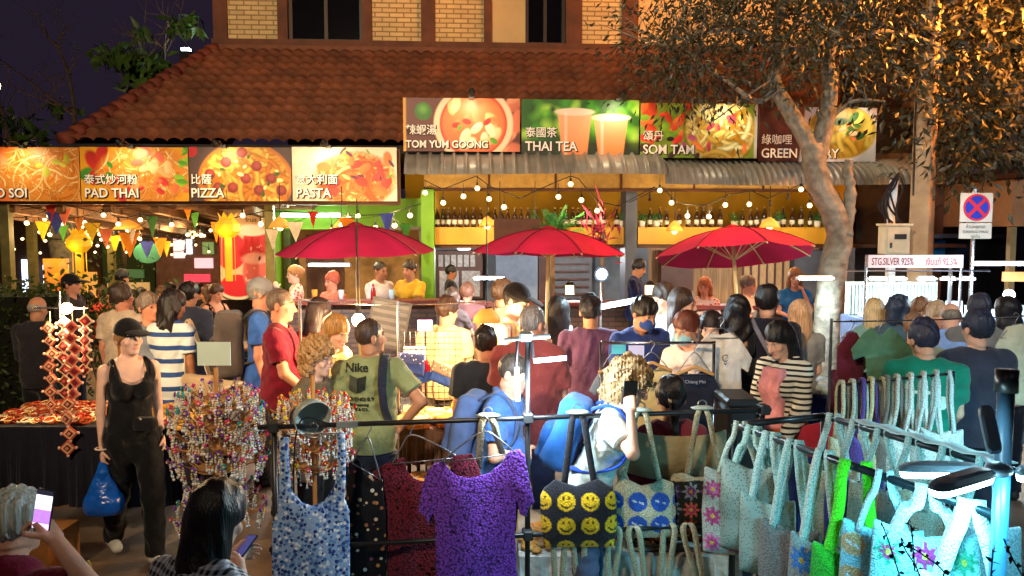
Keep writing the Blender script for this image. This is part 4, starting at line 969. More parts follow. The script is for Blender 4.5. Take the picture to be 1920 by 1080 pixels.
# thin trees against the night sky on the left
def sky_tree(label, d, base, limbs, clumps, seed, mat, r0=.05):
    o = Vector((X(base, d), d, 0)); e = E("thin_tree", label, "tree", o); m = MB(); gg = random.Random(seed)
    for i, l in enumerate(limbs):
        p = limb(m, l, d, r0 if i == 0 else r0 * .6, r0 * .25, o, sd=i)
        for q in p[len(p) // 3::4]: bare_branches(m, q, (0, 0, .5), 1, .9, r0 * .25, gg)
    m.build("trunk", TWIG, e, True)
    pts = []; dr = []; g = np.random.default_rng(seed)
    for x, y, sx, sy, n in clumps:
        xx = g.normal(size=n) * sx; yy = g.normal(size=n) * sy
        P = np.array([W(x + a, y + b, d + g.normal() * .5) for a, b in zip(xx, yy)]) - np.array(o); pts.append(P)
        v = g.normal(size=(n, 3)) * .5; v[:, 2] -= .5; dr.append(v)
    if pts: V, F = leaves(np.concatenate(pts), np.concatenate(dr), .34, .13, seed); mesh_obj("crown", V, F, mat, e)
sky_tree("almost bare thin tree with one tall upright branch left of the roof", 17, 140, [[(140, 520), (140, 250), (137, 190), (128, 140), (113, 90), (122, 50)], [(138, 215), (90, 180), (40, 140), (0, 112)], [(138, 205), (100, 195), (60, 170)], [(113, 90), (95, 75), (88, 62)]], [(118, 196, 12, 10, 16)], 3, LEAF2)
sky_tree("leafy tree with broad flat green sprays behind the hip ridge", 16, 232, [[(232, 500), (238, 200), (245, 170), (260, 130), (290, 92)], [(248, 160), (235, 130), (220, 110)], [(300, 400), (308, 110), (312, 80), (330, 55)], [(309, 95), (290, 75), (272, 55)]], [(205, 100, 20, 6, 70), (240, 105, 18, 8, 70), (275, 118, 20, 10, 60), (345, 43, 14, 8, 60), (260, 56, 6, 6, 16), (285, 140, 25, 16, 110), (255, 165, 12, 10, 24)], 6, LEAF2)
sky_tree("low spreading tree with bare twigs at the far left edge", 15, 20, [[(20, 520), (12, 260), (0, 200), (-20, 150)], [(14, 262), (40, 235), (70, 210)], [(20, 265), (60, 262)], [(10, 240), (-10, 210)]], [(70, 252, 16, 8, 40), (30, 222, 18, 10, 24), (45, 262, 10, 5, 16)], 8, LEAF2)
# ---------------------------------------------------------------- pole, cabinet, signs, neighbours
CONC = M("pole_concrete", hx(168, 140, 108), rough=.85, var=.25, vs=5, bump=.2, bs=40, dirt=.3)
d = 9.3; p0 = W(1726, 470, d); x0 = p0.x; ph = E("utility_pole", "square concrete utility pole with bolt holes beside the orange tree", "pole", (x0, d, 0))
m = MB(); m.tube([(0, 0, 0), (.0, 0, 7.2)], .15, 4, rr=[.165, .12]); m.build("shaft", CONC, ph)
m = MB(); [m.box((.0, -.105, z), (.025, .02, .025)) for z in (2.35, 2.6, 2.85, 3.1, 3.35, 3.6, 3.85, 4.1)]; m.tube([(-.13, -.03, 2.6), (-.15, -.05, 3.4), (-.12, -.02, 4.6)], .012, 5); m.build("cable", BLACKM, ph)
d = 9.1; c = W(1676, 450, d); cb = E("meter_cabinet", "pale metal meter cabinet on a post between the tree and the pole", "cabinet", (c.x, d, 0)); CAB = M("cabinet_paint", hx(186, 176, 150), rough=.5, var=.12, dirt=.3)
m = MB(); m.box((0, 0, c.z), (.29, .2, .34), ch=.012); m.box((0, -.0, c.z + .18), (.32, .24, .025)); m.build("case", CAB, cb)
m = MB(); m.box((0, -.107, c.z), (.25, .012, .29)); m.build("door", CAB, cb)
m = MB(); m.box((.02, -.116, c.z + .04), (.14, .006, .06)); m.box((-.09, -.12, c.z - .06), (.02, .02, .06)); m.build("label_plate", BLACKM, cb)
m = MB(); m.bb((-.04, .02, 0), (.04, .1, c.z - .17)); m.tube([(-.02, .05, c.z + .19), (-.0, .05, c.z + .7)], .05, 8); m.build("post", WHITEP, cb)
m = MB(); g_ = random.Random(4)
for i in range(6): m.tube(curve_pts([(-.12 + .04 * i, -.04, c.z + .2), (-.1 + g_.uniform(-.15, .1), -.08, c.z + .4), (-.05 + g_.uniform(-.1, .15), -.06, c.z + .6), (.02, -.02, c.z + .78)], 4), .012, 5)
m.build("cable", BLACKM, cb)
d = 8.4; c = W(1830, 400, d); ns = E("no_parking_sign", "no stopping sign with a red cross on a blue disc", "road sign", (c.x, d, 0)); SB = M("sign_blue", hx(40, 60, 176), rough=.4, var=.05); SR = M("sign_red", hx(206, 50, 70), rough=.4, var=.05); SW = M("sign_white", hx(206, 200, 190), rough=.5, var=.08, dirt=.15)
q = 1450 / d; w2 = 30 / q
m = MB(); m.box((0, 0, W(1830, 389, d).z), (w2 * 2, .012, 54 / q)); m.build("sign_plate", SW, ns)
m = MB(); m.box((0, 0, W(1830, 433, d).z), (w2 * 2, .012, 29 / q)); m.build("notice_plate", SW, ns)
zc = W(1830, 389, d).z; RX = Matrix.Rotation(math.pi / 2, 3, 'X')
m = MB(); m.lathe([(0, 0), (25 / q, 0), (25 / q, .004), (0, .004)], (0, -.007, zc), 32, RX); pl = m.build("red_ring", SR, ns)
for a in range(4):
    m = MB(); pts = [(0.035 * 1.4142 * math.cos(a * math.pi / 2 + math.pi / 4 + 0), 0.035 * 1.4142 * math.sin(a * math.pi / 2 + math.pi / 4))]
    aa = np.linspace(a * math.pi / 2 + math.pi / 4, (a + 1) * math.pi / 2 + math.pi / 4, 9); ce = ((aa[0] + aa[-1]) / 2); cx, cz = .028 * math.cos(ce), .028 * math.sin(ce); r1 = 19.5 / q - .01
    poly = [(cx, cz)] + [(cx + r1 * .93 * math.cos(t), cz + r1 * .93 * math.sin(t)) for t in np.linspace(aa[0] + .0, aa[-1] - .0, 9)]
    m.prism([(px_, zc + pz_) for px_, pz_ in poly], -.016, -.010); m.build("blue_quarter", SB, ns)
for i, (tx, sz) in enumerate((("ห้ามหยุดรถ", .05), ("ตลอดแนวถนน", .05), ("ทุกวัน", .045))): text(tx, sz, BLACKM, ns, (0, -.008, W(1830, 428 + 9 * i, d).z), align='CENTER', wid=.95)
m = MB(); m.tube([(0, .03, 0), (0, .03, zc + .2)], .025, 8); m.build("sign_post", CHROME, ns)
# neighbours on the right
o = E("shophouse", "dim grey brown shophouse behind the utility pole", "building", (X(1700, 14.2), 14.2, 0), R(4)); WALLR = M("brown_wall", hx(128, 98, 84), rough=.85, var=.2, vs=2, dirt=.35)
m = MB(); m.bb((-.2, 0, 0), (2.3, 6, 6.4)); m.build("wall", WALLR, o)
m = MB(); m.bb((-1.3, -.6, 0), (-.21, 5, 4.3)); m.build("side_wing", M("dark_wing", hx(58, 50, 46), rough=.8, var=.3), o)
m = MB(); m.bb((-.2, -.16, 4.75), (2.4, -.003, 5.0)); m.bb((-.2, -.1, 5.9), (2.4, -.003, 6.1)); m.build("ledge", CREAM, o)
m = MB(); m.bb((.1, -.04, 5.05), (.9, -.004, 5.85)); m.bb((1.2, -.04, 5.05), (2.1, -.004, 5.85)); m.build("window", GLASSD, o)
m = MB(); m.bb((-.1, -.9, 2.05), (1.55, -.1, 2.12)); m.build("canopy", M("steel_blue", hx(70, 86, 120), rough=.5), o)
m = MB(); m.bb((.05, -.08, 1.55), (.95, -.02, 2.0)); m.build("blue_shutter", M("bright_blue", hx(20, 110, 190), rough=.5), o)
o = E("peach_shop", "peach coloured shop corner with a red panel at the right edge", "building", (X(1893, 12.5), 12.5, 0), R(4))
m = MB(); m.bb((0, 0, 2.25), (3, 3, 3.0)); m.build("fascia", M("peach_paint", hx(236, 170, 120), rough=.7, var=.08, dirt=.15), o)
m = MB(); m.bb((.26, -.03, 2.45), (1.2, -.003, 2.85)); m.build("red_panel", M("red_panel", hx(216, 30, 40), rough=.5), o)
m = MB(); m.bb((0, .1, 0), (3, 3, 2.24)); m.build("glass_front", GLASSD, o); m = MB(); m.bb((0, .0, 0), (.1, .09, 2.24)); m.build("frame", CREAM, o)
m = MB(); m.add([(-.2, -.3, 3.0), (3.2, -.3, 3.6), (3.2, 3, 3.6), (-.2, 3, 3.0), (-.2, -.3, 3.08), (3.2, -.3, 3.68), (3.2, 3, 3.68), (-.2, 3, 3.08)], [(0, 3, 2, 1), (4, 5, 6, 7), (0, 1, 5, 4), (1, 2, 6, 5), (2, 3, 7, 6), (3, 0, 4, 7)]); m.build("roof", TILE, o)
# ---------------------------------------------------------------- lamps
WARM = (1, .66, .30); COOL = (.72, .9, 1.)
BULB = M("lit_bulb", (1, .9, .7), emit=(1, .74, .36), es=1.9, var=0); BULBS = M("small_lit_bulb", (1, .9, .7), emit=(1, .70, .32), es=2.2, var=0)
TUBE = M("lit_tube", (1, 1, 1), emit=(.78, .93, 1.), es=22, var=0); TUBEG = M("green_white_tube", (1, 1, 1), emit=(.72, 1., .80), es=14, var=0)
SHADE = M("lamp_shade", hx(220, 150, 70), rough=.7, var=.15, emit=hx(255, 150, 50), es=.35)
CABLE = M("cable_black", hx(16, 15, 15), rough=.6, var=0)
def bulb_mb(p, r, socket=True):
    b = MB(); prof = [(.3 * r, .95 * r), (.55 * r, .8 * r), (.9 * r, .35 * r), (r, 0), (.9 * r, -.42 * r), (.6 * r, -.8 * r), (1e-6, -r)]
    b.lathe([(a, z) for a, z in prof][::-1], p, 10); return b
def string(label, pts_px, bulbs, mat, r, group="festoon strings of bulbs", drop=.0, off=None):
    """a festoon: a cable through photo points (px, py, depth) with bulbs hanging under it"""
    P = [W(*q) for q in pts_px]; o = P[0]; e = E("festoon_string", label, "string lights", o, group=group)
    m = MB()
    for i in range(len(P) - 1): m.tube(sag(P[i] - o, P[i + 1] - o, drop, 8), .007, 5)
    m.build("cable", CABLE, e, True)
    for (px, py, d, lit) in bulbs:
        c = W(px, py, d) - o; rr = r if lit else r * .7
        b = bulb_mb(c, rr); ob = b.build("bulb", mat if lit else M("unlit_bulb", hx(60, 48, 36), rough=.2, var=0), e, True)
        h = MB(); h.tube([c + Vector((0, 0, rr * .85)), c + Vector((0, 0, rr * .85 + .05))], .016, 6); h.tube([c + Vector((0, 0, rr + .04)), c + Vector((0, 0, rr + .14))], .004, 4); h.build("socket", CABLE, ob)
D1 = 10.7
string("festoon of bulbs swagged under the ribbed awning before the bottles, left half", [(797, 338, D1), (830, 355, D1), (893, 330, D1), (920, 350, D1), (975, 372, D1), (1040, 342, D1), (1070, 330, D1), (1085, 335, D1), (1120, 378, D1), (1160, 386, D1), (1228, 350, D1)],
       [(797, 361, D1, 1), (831, 380, D1, 1), (869, 368, D1, 1), (895, 353, D1, 1), (917, 373, D1, 1), (945, 388, D1, 1), (1047, 369, D1, 1), (1070, 345, D1, 1), (1090, 375, D1, 1), (1120, 395, D1, 1)], BULB, .036)
D2 = 11.0
string("festoon of bulbs swagged under the ribbed awning before the bottles, right half", [(1180, 380, D2), (1240, 350, D2), (1270, 380, D2), (1310, 386, D2), (1330, 384, D2), (1365, 365, D2), (1410, 358, D2), (1440, 372, D2), (1480, 355, D2), (1503, 345, D2), (1530, 384, D2)],
       [(1237, 357, D2, 1), (1259, 380, D2, 1), (1289, 405, D2, 1), (1329, 406, D2, 1), (1360, 384, D2, 1), (1405, 383, D2, 1), (1218, 374, D2, 0), (1444, 384, D2, 0), (1478, 372, D2, 0), (1502, 355, D2, 1), (1518, 385, D2, 1)], BULB, .036)
string("festoon of bulbs before the green wall above the first parasol", [(440, 408, 10.6), (500, 395, 10.6), (560, 398, 10.4), (640, 405, 10.4), (720, 402, 10.4), (790, 382, 10.4)],
       [(455, 404, 10.6, 1), (489, 420, 10.6, 1), (586, 408, 10.4, 1), (622, 432, 10.4, 1), (640, 422, 10.4, 1), (654, 410, 10.4, 1), (671, 405, 10.4, 1), (704, 427, 10.4, 1), (740, 423, 10.4, 1), (769, 404, 10.4, 1)], BULB, .036)
gl = random.Random(12)
rows_ = [("first festoon row just inside the beer garden", 11.2, [(8, 416), (50, 418), (92, 404), (118, 419), (158, 417), (194, 403), (222, 420), (263, 412), (322, 421), (377, 441)]),
         ("second festoon row further inside the beer garden", 12.4, [(17, 386), (33, 398), (68, 390), (75, 435), (93, 440), (84, 411), (115, 410), (139, 436), (162, 441), (187, 439), (208, 447), (238, 446), (262, 448), (300, 452), (343, 455), (352, 440)]),
         ("deepest festoon row at the back of the beer garden", 14.5, [(52, 388), (67, 400), (110, 437), (128, 477), (190, 449), (214, 450), (224, 448), (231, 447), (317, 459), (368, 440), (170, 455), (252, 449), (283, 458), (395, 432)])]
for lb, d, bp in rows_:
    bp.sort(); pts = []
    for i, (x, y) in enumerate(bp):
        pts.append((x, y - 12, d))
    string(lb, pts, [(x, y, d, 1) for x, y in bp], BULB, .034, drop=.02)
gs = random.Random(77)
for lb, d, y0, n in (("small warm festoon low across the middle of the beer garden", 13.2, 452, 13), ("small warm festoon before the far shops", 15.8, 466, 15), ("small warm festoon high under the woven ceiling", 13.8, 414, 12)):
    bp = [(20 + 385 * (i + gs.uniform(.1, .9)) / n, y0 + gs.uniform(-12, 12), d, 1) for i in range(n)]; string(lb, [(x, y - 8, d) for x, y, _, _ in bp], bp, BULBS, .027, drop=.03)
def point(px, py, d, p, c=WARM, par=None, s=.06):
    q = W(px, py, d); return lamp('POINT', p, c, par, q, s)
# conical shade pendants
def pendant(px, py, d, r, label, top=None, power=14):
    c = W(px, py, d); e = E("pendant_lamp", label, "lamp", c, group="fringed shade pendants")
    m = MB(); m.lathe([(r, -.05), (r * .72, .02), (r * .4, .07), (r * .18, .09), (.02, .1)], (0, 0, 0), 18); m.build("lamp_shade", SHADE, e, True)
    b = bulb_mb(Vector((0, 0, -.045)), .045); b.build("bulb", BULB, e, True)
    m = MB(); m.tube([(0, 0, .1), (0, 0, .55)], .006, 5); m.build("cord", CABLE, e)
    lamp('POINT', power, WARM, e, (0, 0, -.12), .05)
pendant(240, 424, 12, .22, "wide tan shade pendant glowing inside the beer garden")
pendant(525, 420, 10.4, .15, "tan shade pendant beside the watermelon poster"); pendant(641, 424, 10.8, .15, "tan shade pendant above the first red parasol")
pendant(914, 418, 11.3, .13, "tan shade pendant over the left end of the yellow bottle shelf", power=9); pendant(1265, 427, 11.3, .13, "tan shade pendant over the right bottle shelf nearest the grey pillar", power=9); pendant(1443, 420, 11.3, .15, "larger tan shade pendant at the right end of the bottle shelf", power=9)
def tube_lamp(a, b, label, r=.014, mat=None, power=10, col=COOL, group="fluorescent tubes", down=(0, 0, -1), rack=True):
    a = W(*a); b = W(*b); c = (a + b) / 2; e = E("fluorescent_tube", label, "tube lamp", c, group=group)
    m = MB(); m.tube([a - c, b - c], r, 8); m.build("tube", mat or TUBE, e, True)
    d = (b - a).normalized(); m = MB()
    if rack: m.tube([a - c + Vector((0, .0, r * 1.6)), b - c + Vector((0, 0, r * 1.6))], r * .7, 4); m.tube([a - c - d * .025, a - c], r * 1.3, 8); m.tube([b - c, b - c + d * .025], r * 1.3, 8); m.build("fitting", WHITEP, e)
    if power:
        l = lamp('AREA', power, col, e, Vector(down) * (r * 1.9), .03, None, sy=None); l.data.shape = 'RECTANGLE'; l.data.size = (b - a).length * .95; l.data.size_y = .03
        z = Vector(down); x = d; y = (-z).cross(x); mt = Matrix((x, y, -z)).transposed(); l.rotation_euler = mt.to_euler()
    return e
tube_lamp((527, 404, 11.6), (638, 404, 11.6), "long greenish tube glowing on the green wall", .022, TUBEG, 30, (.75, 1, .8), down=(0, -1, 0))
tube_lamp((580, 497, 9.2), (655, 497, 9.2), "bright white tube hanging under the first parasol", power=32)
tube_lamp((889, 522, 9.2), (945, 522, 9.2), "white tube hanging under the middle parasol", power=32)
tube_lamp((1497, 522, 8.4), (1560, 522, 8.4), "white tube in front of the pale tree trunk", power=28)
tube_lamp((1116, 579, 6.3), (1195, 564, 6.3), "tilted white tube on the thin stand above the clothes rail", power=11)
tube_lamp((1826, 495, 7.6), (1925, 495, 7.6), "white tube at the right edge beside the road sign", power=34)
# far street lamp
e = E("street_lamp", "far street lamp glowing yellow at the left edge above the trees", "street lamp", (X(2, 30), 30, 0)); c = W(2, 160, 30); m = MB(); m.tube([(0, .3, 0), (0, .3, c.z), (0, 0, c.z + .3)], .07, 6); m.build("pole", BLACKM, e)
m = MB(); m.ball((0, 0, c.z), .26, 10, 6); m.build("lantern", M("yellow_street_lamp", (1, 1, .5), emit=(.9, .95, .25), es=24, var=0), e, True)
e = E("roof_light", "tiny white light on a dark box behind the roof hip", "lamp", W(350, 97, 16)); m = MB(); m.box((0, 0, -.1), (.2, .2, .2)); m.build("housing", BLACKM, e); m = MB(); m.box((0, -.02, .03), (.14, .14, .06)); m.build("lens", TUBE, e)
# ---------------------------------------------------------------- parasols
PARA = M("red_canvas", hx(198, 28, 84), rough=.75, dirt=.25, var=.14, vs=3, bump=.15, bs=200)
POLEW = M("pale_pole_wood", hx(214, 186, 130), rough=.5, var=.2)
def parasol(label, cx, cy_top, cy_rim, d, halfpx, tilt, pole_px, bottom=None, seed=0, rz=0.):
    """cx, cy_top: the pixel of its peak; cy_rim: that of its rim's middle"""
    top = W(cx, cy_top, d); s = d / 1450; r = halfpx * s; hgt = (cy_rim - cy_top) * s
    c = Vector((top.x, d, 0)); e = E("parasol", label, "parasol", c, group="red parasols before the bar"); n = 8; K = 7; sub = 6
    Rm = Matrix.Rotation(tilt[0], 3, 'Y') @ Matrix.Rotation(tilt[1], 3, 'X'); base = Vector((0, 0, top.z - hgt)); V = []; F = []
    prof = lambda t: math.cos(min(t, 1) * 1.42) ** .85
    for k in range(K + 1):
        t = k / K
        for j in range(n * sub):
            a = 2 * math.pi * j / (n * sub) + rz; f = (j % sub) / sub; sc = math.sin(math.pi * f)
            rr = r * t * (1 - .09 * sc * t); z = hgt * prof(t) - .075 * sc * t * t * r + .05 * r * sc * t ** 5
            V.append(base + Rm @ Vector((rr * math.cos(a), rr * math.sin(a), z)))
    N_ = n * sub
    for k in range(K):
        for j in range(N_): F.append((k * N_ + j, k * N_ + (j + 1) % N_, (k + 1) * N_ + (j + 1) % N_, (k + 1) * N_ + j))
    mesh_obj("canopy", V, F, PARA, e, True)
    m = MB()
    for j in range(n): a = 2 * math.pi * j / n + rz; m.tube([base + Rm @ Vector((r * t * math.cos(a), r * t * math.sin(a), hgt * prof(t) + .05 * 0 + .004)) for t in (.1, .3, .5, .7, .85, 1.0)], .006, 4)
    m.build("seam", M("seam_dark_red", hx(96, 12, 40), rough=.8), e); m = MB(); m.lathe([(r * .13, hgt * .955), (r * .10, hgt * 1.05), (r * .04, hgt * 1.12), (.001, hgt * 1.13)], base, 8, Rm); m.build("top_cap", M("red_canvas_cap", hx(150, 18, 48), rough=.8), e)
    for j in range(n):
        a = 2 * math.pi * j / n + rz; m = MB(); m.tube([base + Rm @ Vector((r * t * math.cos(a), r * t * math.sin(a), hgt * prof(t) - .018)) for t in (.04, .25, .5, .75, .9, 1.0)], .009, 5); rib = m.build("rib", POLEW, e)
        m = MB(); m.tube([base + Rm @ Vector((.03 * math.cos(a), .03 * math.sin(a), hgt * .1)), base + Rm @ Vector((r * .5 * math.cos(a), r * .5 * math.sin(a), hgt * prof(.5) - .025))], .007, 5); m.build("strut", POLEW, rib)
    pd = Rm @ Vector((0, 0, 1)); pt = base + pd * hgt; m = MB(); t_ = pt.z / pd.z; m.tube([pt - pd * t_ * .995, pt], .022, 8); m.build("pole", POLEW, e, True)
    m = MB(); m.lathe([(.28, 0), (.28, .05), (.06, .09), (.04, .3)], (pt - pd * t_), 16); m.build("base", BLACKM, e)
parasol("red parasol before the green wall, leaning, on a pale pole", 668, 424, 486, 8.6, 146, (-.02, .02), 660, rz=.2)
parasol("middle red parasol, nearest the palm fronds", 1028, 430, 487, 8.8, 148, (.02, -.05), 1020, rz=.35)
parasol("red parasol with its pale struts showing, next to the tree trunk", 1378, 428, 492, 8.8, 150, (-.03, -.2), 1370, rz=.1)
# ---------------------------------------------------------------- bottles on the yellow shelf
GLB = M("brown_bottle", hx(52, 26, 12), rough=.12, var=.2, spec=.6); GLG = M("dark_bottle", hx(26, 30, 22), rough=.12, var=.2, spec=.6); LABW = M("bottle_label", hx(226, 220, 206), rough=.6, var=.1)
bot = E("beer_bottle", "brown glass bottle with white label in the row on the left yellow shelf", "bottle", group="bottles on the left yellow shelf")
m = MB(); m.lathe([(.001, 0), (.036, .002), (.038, .02), (.038, .16), (.032, .19), (.016, .225), (.0135, .28), (.016, .283), (.016, .30), (.001, .302)], (0, 0, 0), 10); m.build("glass", GLB, bot, True)
m = MB(); m.lathe([(.0388, .045), (.0388, .115)], (0, 0, 0), 10); m.build("paper_label", LABW, bot, True)
m = MB(); m.lathe([(.0175, .283), (.0175, .304), (.001, .306)], (0, 0, 0), 8); m.build("bottle_cap", M("gold_cap", hx(190, 150, 70), rough=.4), bot, True)
def copy_thing(src, loc, label=None, group=None, rz=0., sc=1., mat=None):
    c = src.copy(); COL.objects.link(c); c.location = loc; c.rotation_euler = (0, 0, rz); c.scale = (sc,) * 3
    if label: c["label"] = label
    if group: c["group"] = group
    for ch in list(src.children):
        k = ch.copy(); COL.objects.link(k); k.parent = c
        for g in ch.children: q = g.copy(); COL.objects.link(q); q.parent = k
    return c
bl_px = [820, 831, 841, 852, 863, 875, 888, 901, 915, 928, 940, 952, 965, 977, 990, 1004, 1040, 1052, 1062, 1073, 1084, 1096, 1107, 1119, 1132, 1156]; first = True
for x in bl_px:
    u = Lc(x, 424, .5); p = Bw(u.x, .5 + .06 * math.sin(x), zs + .001)
    if first: bot.location = p; first = False
    else: copy_thing(bot, p, rz=x * .7)
for x in [1218, 1238, 1252, 1273, 1291, 1307, 1320, 1335, 1351, 1392, 1407, 1421, 1435, 1471, 1486, 1500, 1518]:
    u = Lc(x, 424, .5); copy_thing(bot, Bw(u.x, .52 + .05 * math.sin(x), zs + .001), "dark bottle standing on the right yellow shelf behind the third parasol", "bottles on the right yellow shelf", rz=x * .7, sc=1 + .08 * math.sin(x * 3))
# small potted plants between the bottles
GRN = M("plant_green", hx(46, 110, 50), rough=.5, var=.4, vs=6); POT = M("white_pot", hx(214, 206, 190), rough=.5, var=.08)
for i, (x, lb) in enumerate(((1165, "small white potted plant left of the grey pillar"), (1203, "small white potted plant right of the grey pillar"), (1230, "second small potted plant right of the grey pillar"), (1376, "bushy potted plant in the middle of the right shelf"), (1455, "small white pot with sparse leaves near the large pendant"), (1531, "white potted plant at the end of the shelf by the trunk"))):
    u = Lc(x, 424, .5); e = E("potted_plant", lb, "plant", Bw(u.x, .48, zs)); m = MB(); m.lathe([(.045, 0), (.06, .1), (.05, .1), (.045, .085), (.001, .08)], (0, 0, .001), 12); m.build("pot", POT, e, True)
    g = np.random.default_rng(i); q = g.normal(size=(70, 3)) * np.array([.05, .05, .04]) + np.array([0, 0, .15]); V, F = leaves(q, g.normal(size=(70, 3)) + np.array([0, 0, .6]), .06, .022, i); mesh_obj("foliage", V, F, GRN, e)
# palm behind the middle parasol, the brown panel and a red vase plant
c = W(1035, 440, 10.8); e = E("palm_plant", "potted palm with long arching fronds behind the middle parasol", "plant", (c.x, 10.8, .26)); g = random.Random(3); m = MB()
for i in range(34):
    a = g.uniform(0, 6.28); el = g.uniform(.5, 1.45); ln = g.uniform(.45, .8); h = Vector((math.cos(a), math.sin(a), 0)); pts = [Vector((0, 0, 1.75)) + h * ln * t * math.cos(el) + Vector((0, 0, ln * t * math.sin(el) - .3 * ln * t * t)) for t in (0, .25, .5, .75, 1)]
    m.tube(pts, .005, 4)
    for j in range(1, 15):
        t = j / 15 * 3.99; k = int(t); q = pts[k].lerp(pts[k + 1], t - k); dd = (pts[k + 1] - pts[k]).normalized(); sd = dd.cross(Vector((0, 0, 1))).normalized()
        for s in (-1, 1):
            tip = q + (sd * s * .8 + dd * .7).normalized() * .17 * (1 - .5 * j / 15) - Vector((0, 0, .04)); wv = dd * .009; m.add([q - wv, q + wv, tip], [(0, 1, 2)])
m.build("fronds", GRN, e); m = MB(); m.tube([(0, 0, .3), (.01, 0, 1.76)], .035, 8); m.build("stem", TWIG, e); m = MB(); m.lathe([(.16, 0), (.2, .35), (.17, .35), (.001, .3)], (0, 0, 0), 14); m.build("pot", M("grey_pot", hx(90, 84, 80), rough=.7), e, True)
c = W(1130, 430, 10.75); e = E("cordyline_plant", "dark red leafed plant right of the palm fronds", "plant", (c.x, 10.75, .26)); g = np.random.default_rng(8); q = g.normal(size=(60, 3)) * np.array([.09, .09, .16]) + np.array([0, 0, 1.9]); V, F = leaves(q, g.normal(size=(60, 3)) + np.array([0, 0, .8]), .26, .05, 2); mesh_obj("foliage", V, F, M("red_leaf", hx(130, 24, 60), rough=.5, var=.4), e); m = MB(); m.tube([(0, 0, .2), (0, 0, 1.9)], .025, 6); m.build("stem", TWIG, e); m = MB(); m.lathe([(.14, 0), (.17, .3), (.001, .28)], (0, 0, 0), 14); m.build("pot", POT, e, True)
m = MB(); a = W(926, 410, 10.4); b = W(1014, 474, 10.4); m.bb((0, 0, 0), (b.x - a.x, .04, a.z - b.z)); o = m.build("brown_board", M("board_back", hx(96, 62, 48), rough=.7, var=.2, dirt=.2), None, loc=(a.x, 10.4, b.z)); tag(o, "plain brown board hanging left of the palm under the bottles", "board")
m = MB(); [m.tube([(x_, .02, a.z - b.z), (x_, .02, a.z - b.z + .5)], .005, 4) for x_ in (.08, b.x - a.x - .08)]; m.build("hanger", CABLE, o)
# watermelon poster
def art_melon(C, x, y, A):
    C[:] = s2l((232, 190, 150)); g = np.random.default_rng(3)
    ink(C, disk(x, y, A * .32, .1, A * .36, .12, .03), (40, 50, 26)); ink(C, disk(x, y, A * .32, .115, A * .35, .115, .03), (240, 220, 190)); ink(C, disk(x, y, A * .32, .15, A * .34, .12, .03) , (206, 40, 50)); ink(C, disk(x, y, A * .2, .52, A * .3, .2, .03), (206, 44, 56)); ink(C, disk(x, y, A * .75, .55, A * .34, .24, .03), (214, 56, 66)); ink(C, disk(x, y, A * .75, .2, A * .24, .2, .05), (206, 40, 56))
    ink(C, disk(x, y, A * .68, .3, A * .26, .22, .05), (226, 110, 104)); ink(C, disk(x, y, A * .66, .44, A * .24, .06, .2), (240, 170, 160)); blobs(C, x, y, g, 18, (A * .45, .1, A * .9, .6), (.01, .03), [(246, 200, 190), (240, 150, 140), (60, 20, 26)], .4); ink(C, disk(x, y, A * .62, .74, A * .3, .06, .1), (236, 214, 196))
a = Lc(412, 460, .5); b = Lc(511, 460, .5); z1 = Lc(460, 386, .5).z; z0 = Lc(460, 562, .5).z; o = printed("drink_poster", b.x - a.x, z1 - z0, art_melon, 90); tag(o, "tall poster of a red watermelon drink beside the green wall", "poster"); o.location = Bw(a.x, .5, z0); o.rotation_euler = (0, 0, BY)
text("healthy\nfruit", .1, BLACKM, o, ((b.x - a.x) * .5, -.006, (z1 - z0) * .9), ext=.0005, align='LEFT')
# yellow paper lanterns with tails
YL = M("lit_lantern_paper", hx(214, 160, 22), rough=.6, var=.1, emit=hx(255, 190, 30), es=.16)
def lantern(px, py, d, sc, label):
    c = W(px, py, d); e = E("paper_lantern", label, "lantern", c, group="yellow paper lanterns")
    m = MB(); m.lathe([(.1, -.14), (.19, -.05), (.19, .06), (.1, .15)], (0, 0, 0), 8); ob = m.build("lantern_body", YL, e)
    m = MB()
    for i in range(8):
        a = i * math.pi / 4; v = Vector((math.cos(a), math.sin(a), 0)); t = Vector((-math.sin(a), math.cos(a), 0)); m.add([v * .1 + t * .05 + Vector((0, 0, .15)), v * .1 - t * .05 + Vector((0, 0, .15)), v * .15 + Vector((0, 0, .24))], [(0, 1, 2)])
    m.build("crest", YL, e)
    for i in range(4):
        a = i * math.pi / 2 + .4; v = Vector((math.cos(a), math.sin(a), 0)) * .09; t = Vector((-math.sin(a), math.cos(a), 0)) * .05; m = MB(); m.ribbon([v + Vector((0, 0, -.14)), v * 1.05 + Vector((0, 0, -.45)), v + Vector((0, 0, -.8))], t, .1, .004); m.build("paper_tail", YL, e)
    m = MB(); m.tube([(0, 0, .15), (0, 0, .6)], .005, 4); m.build("cord", CABLE, e); e.scale = (sc,) * 3; lamp('POINT', 2.5, (1, .75, .2), e, (0, -.25, -.1), .1)
lantern(148, 456, 10.9, .9, "yellow paper lantern with a long tail by the beer garden entrance"); lantern(427, 428, 10.6, .9, "yellow paper lantern with a long tail before the watermelon poster")
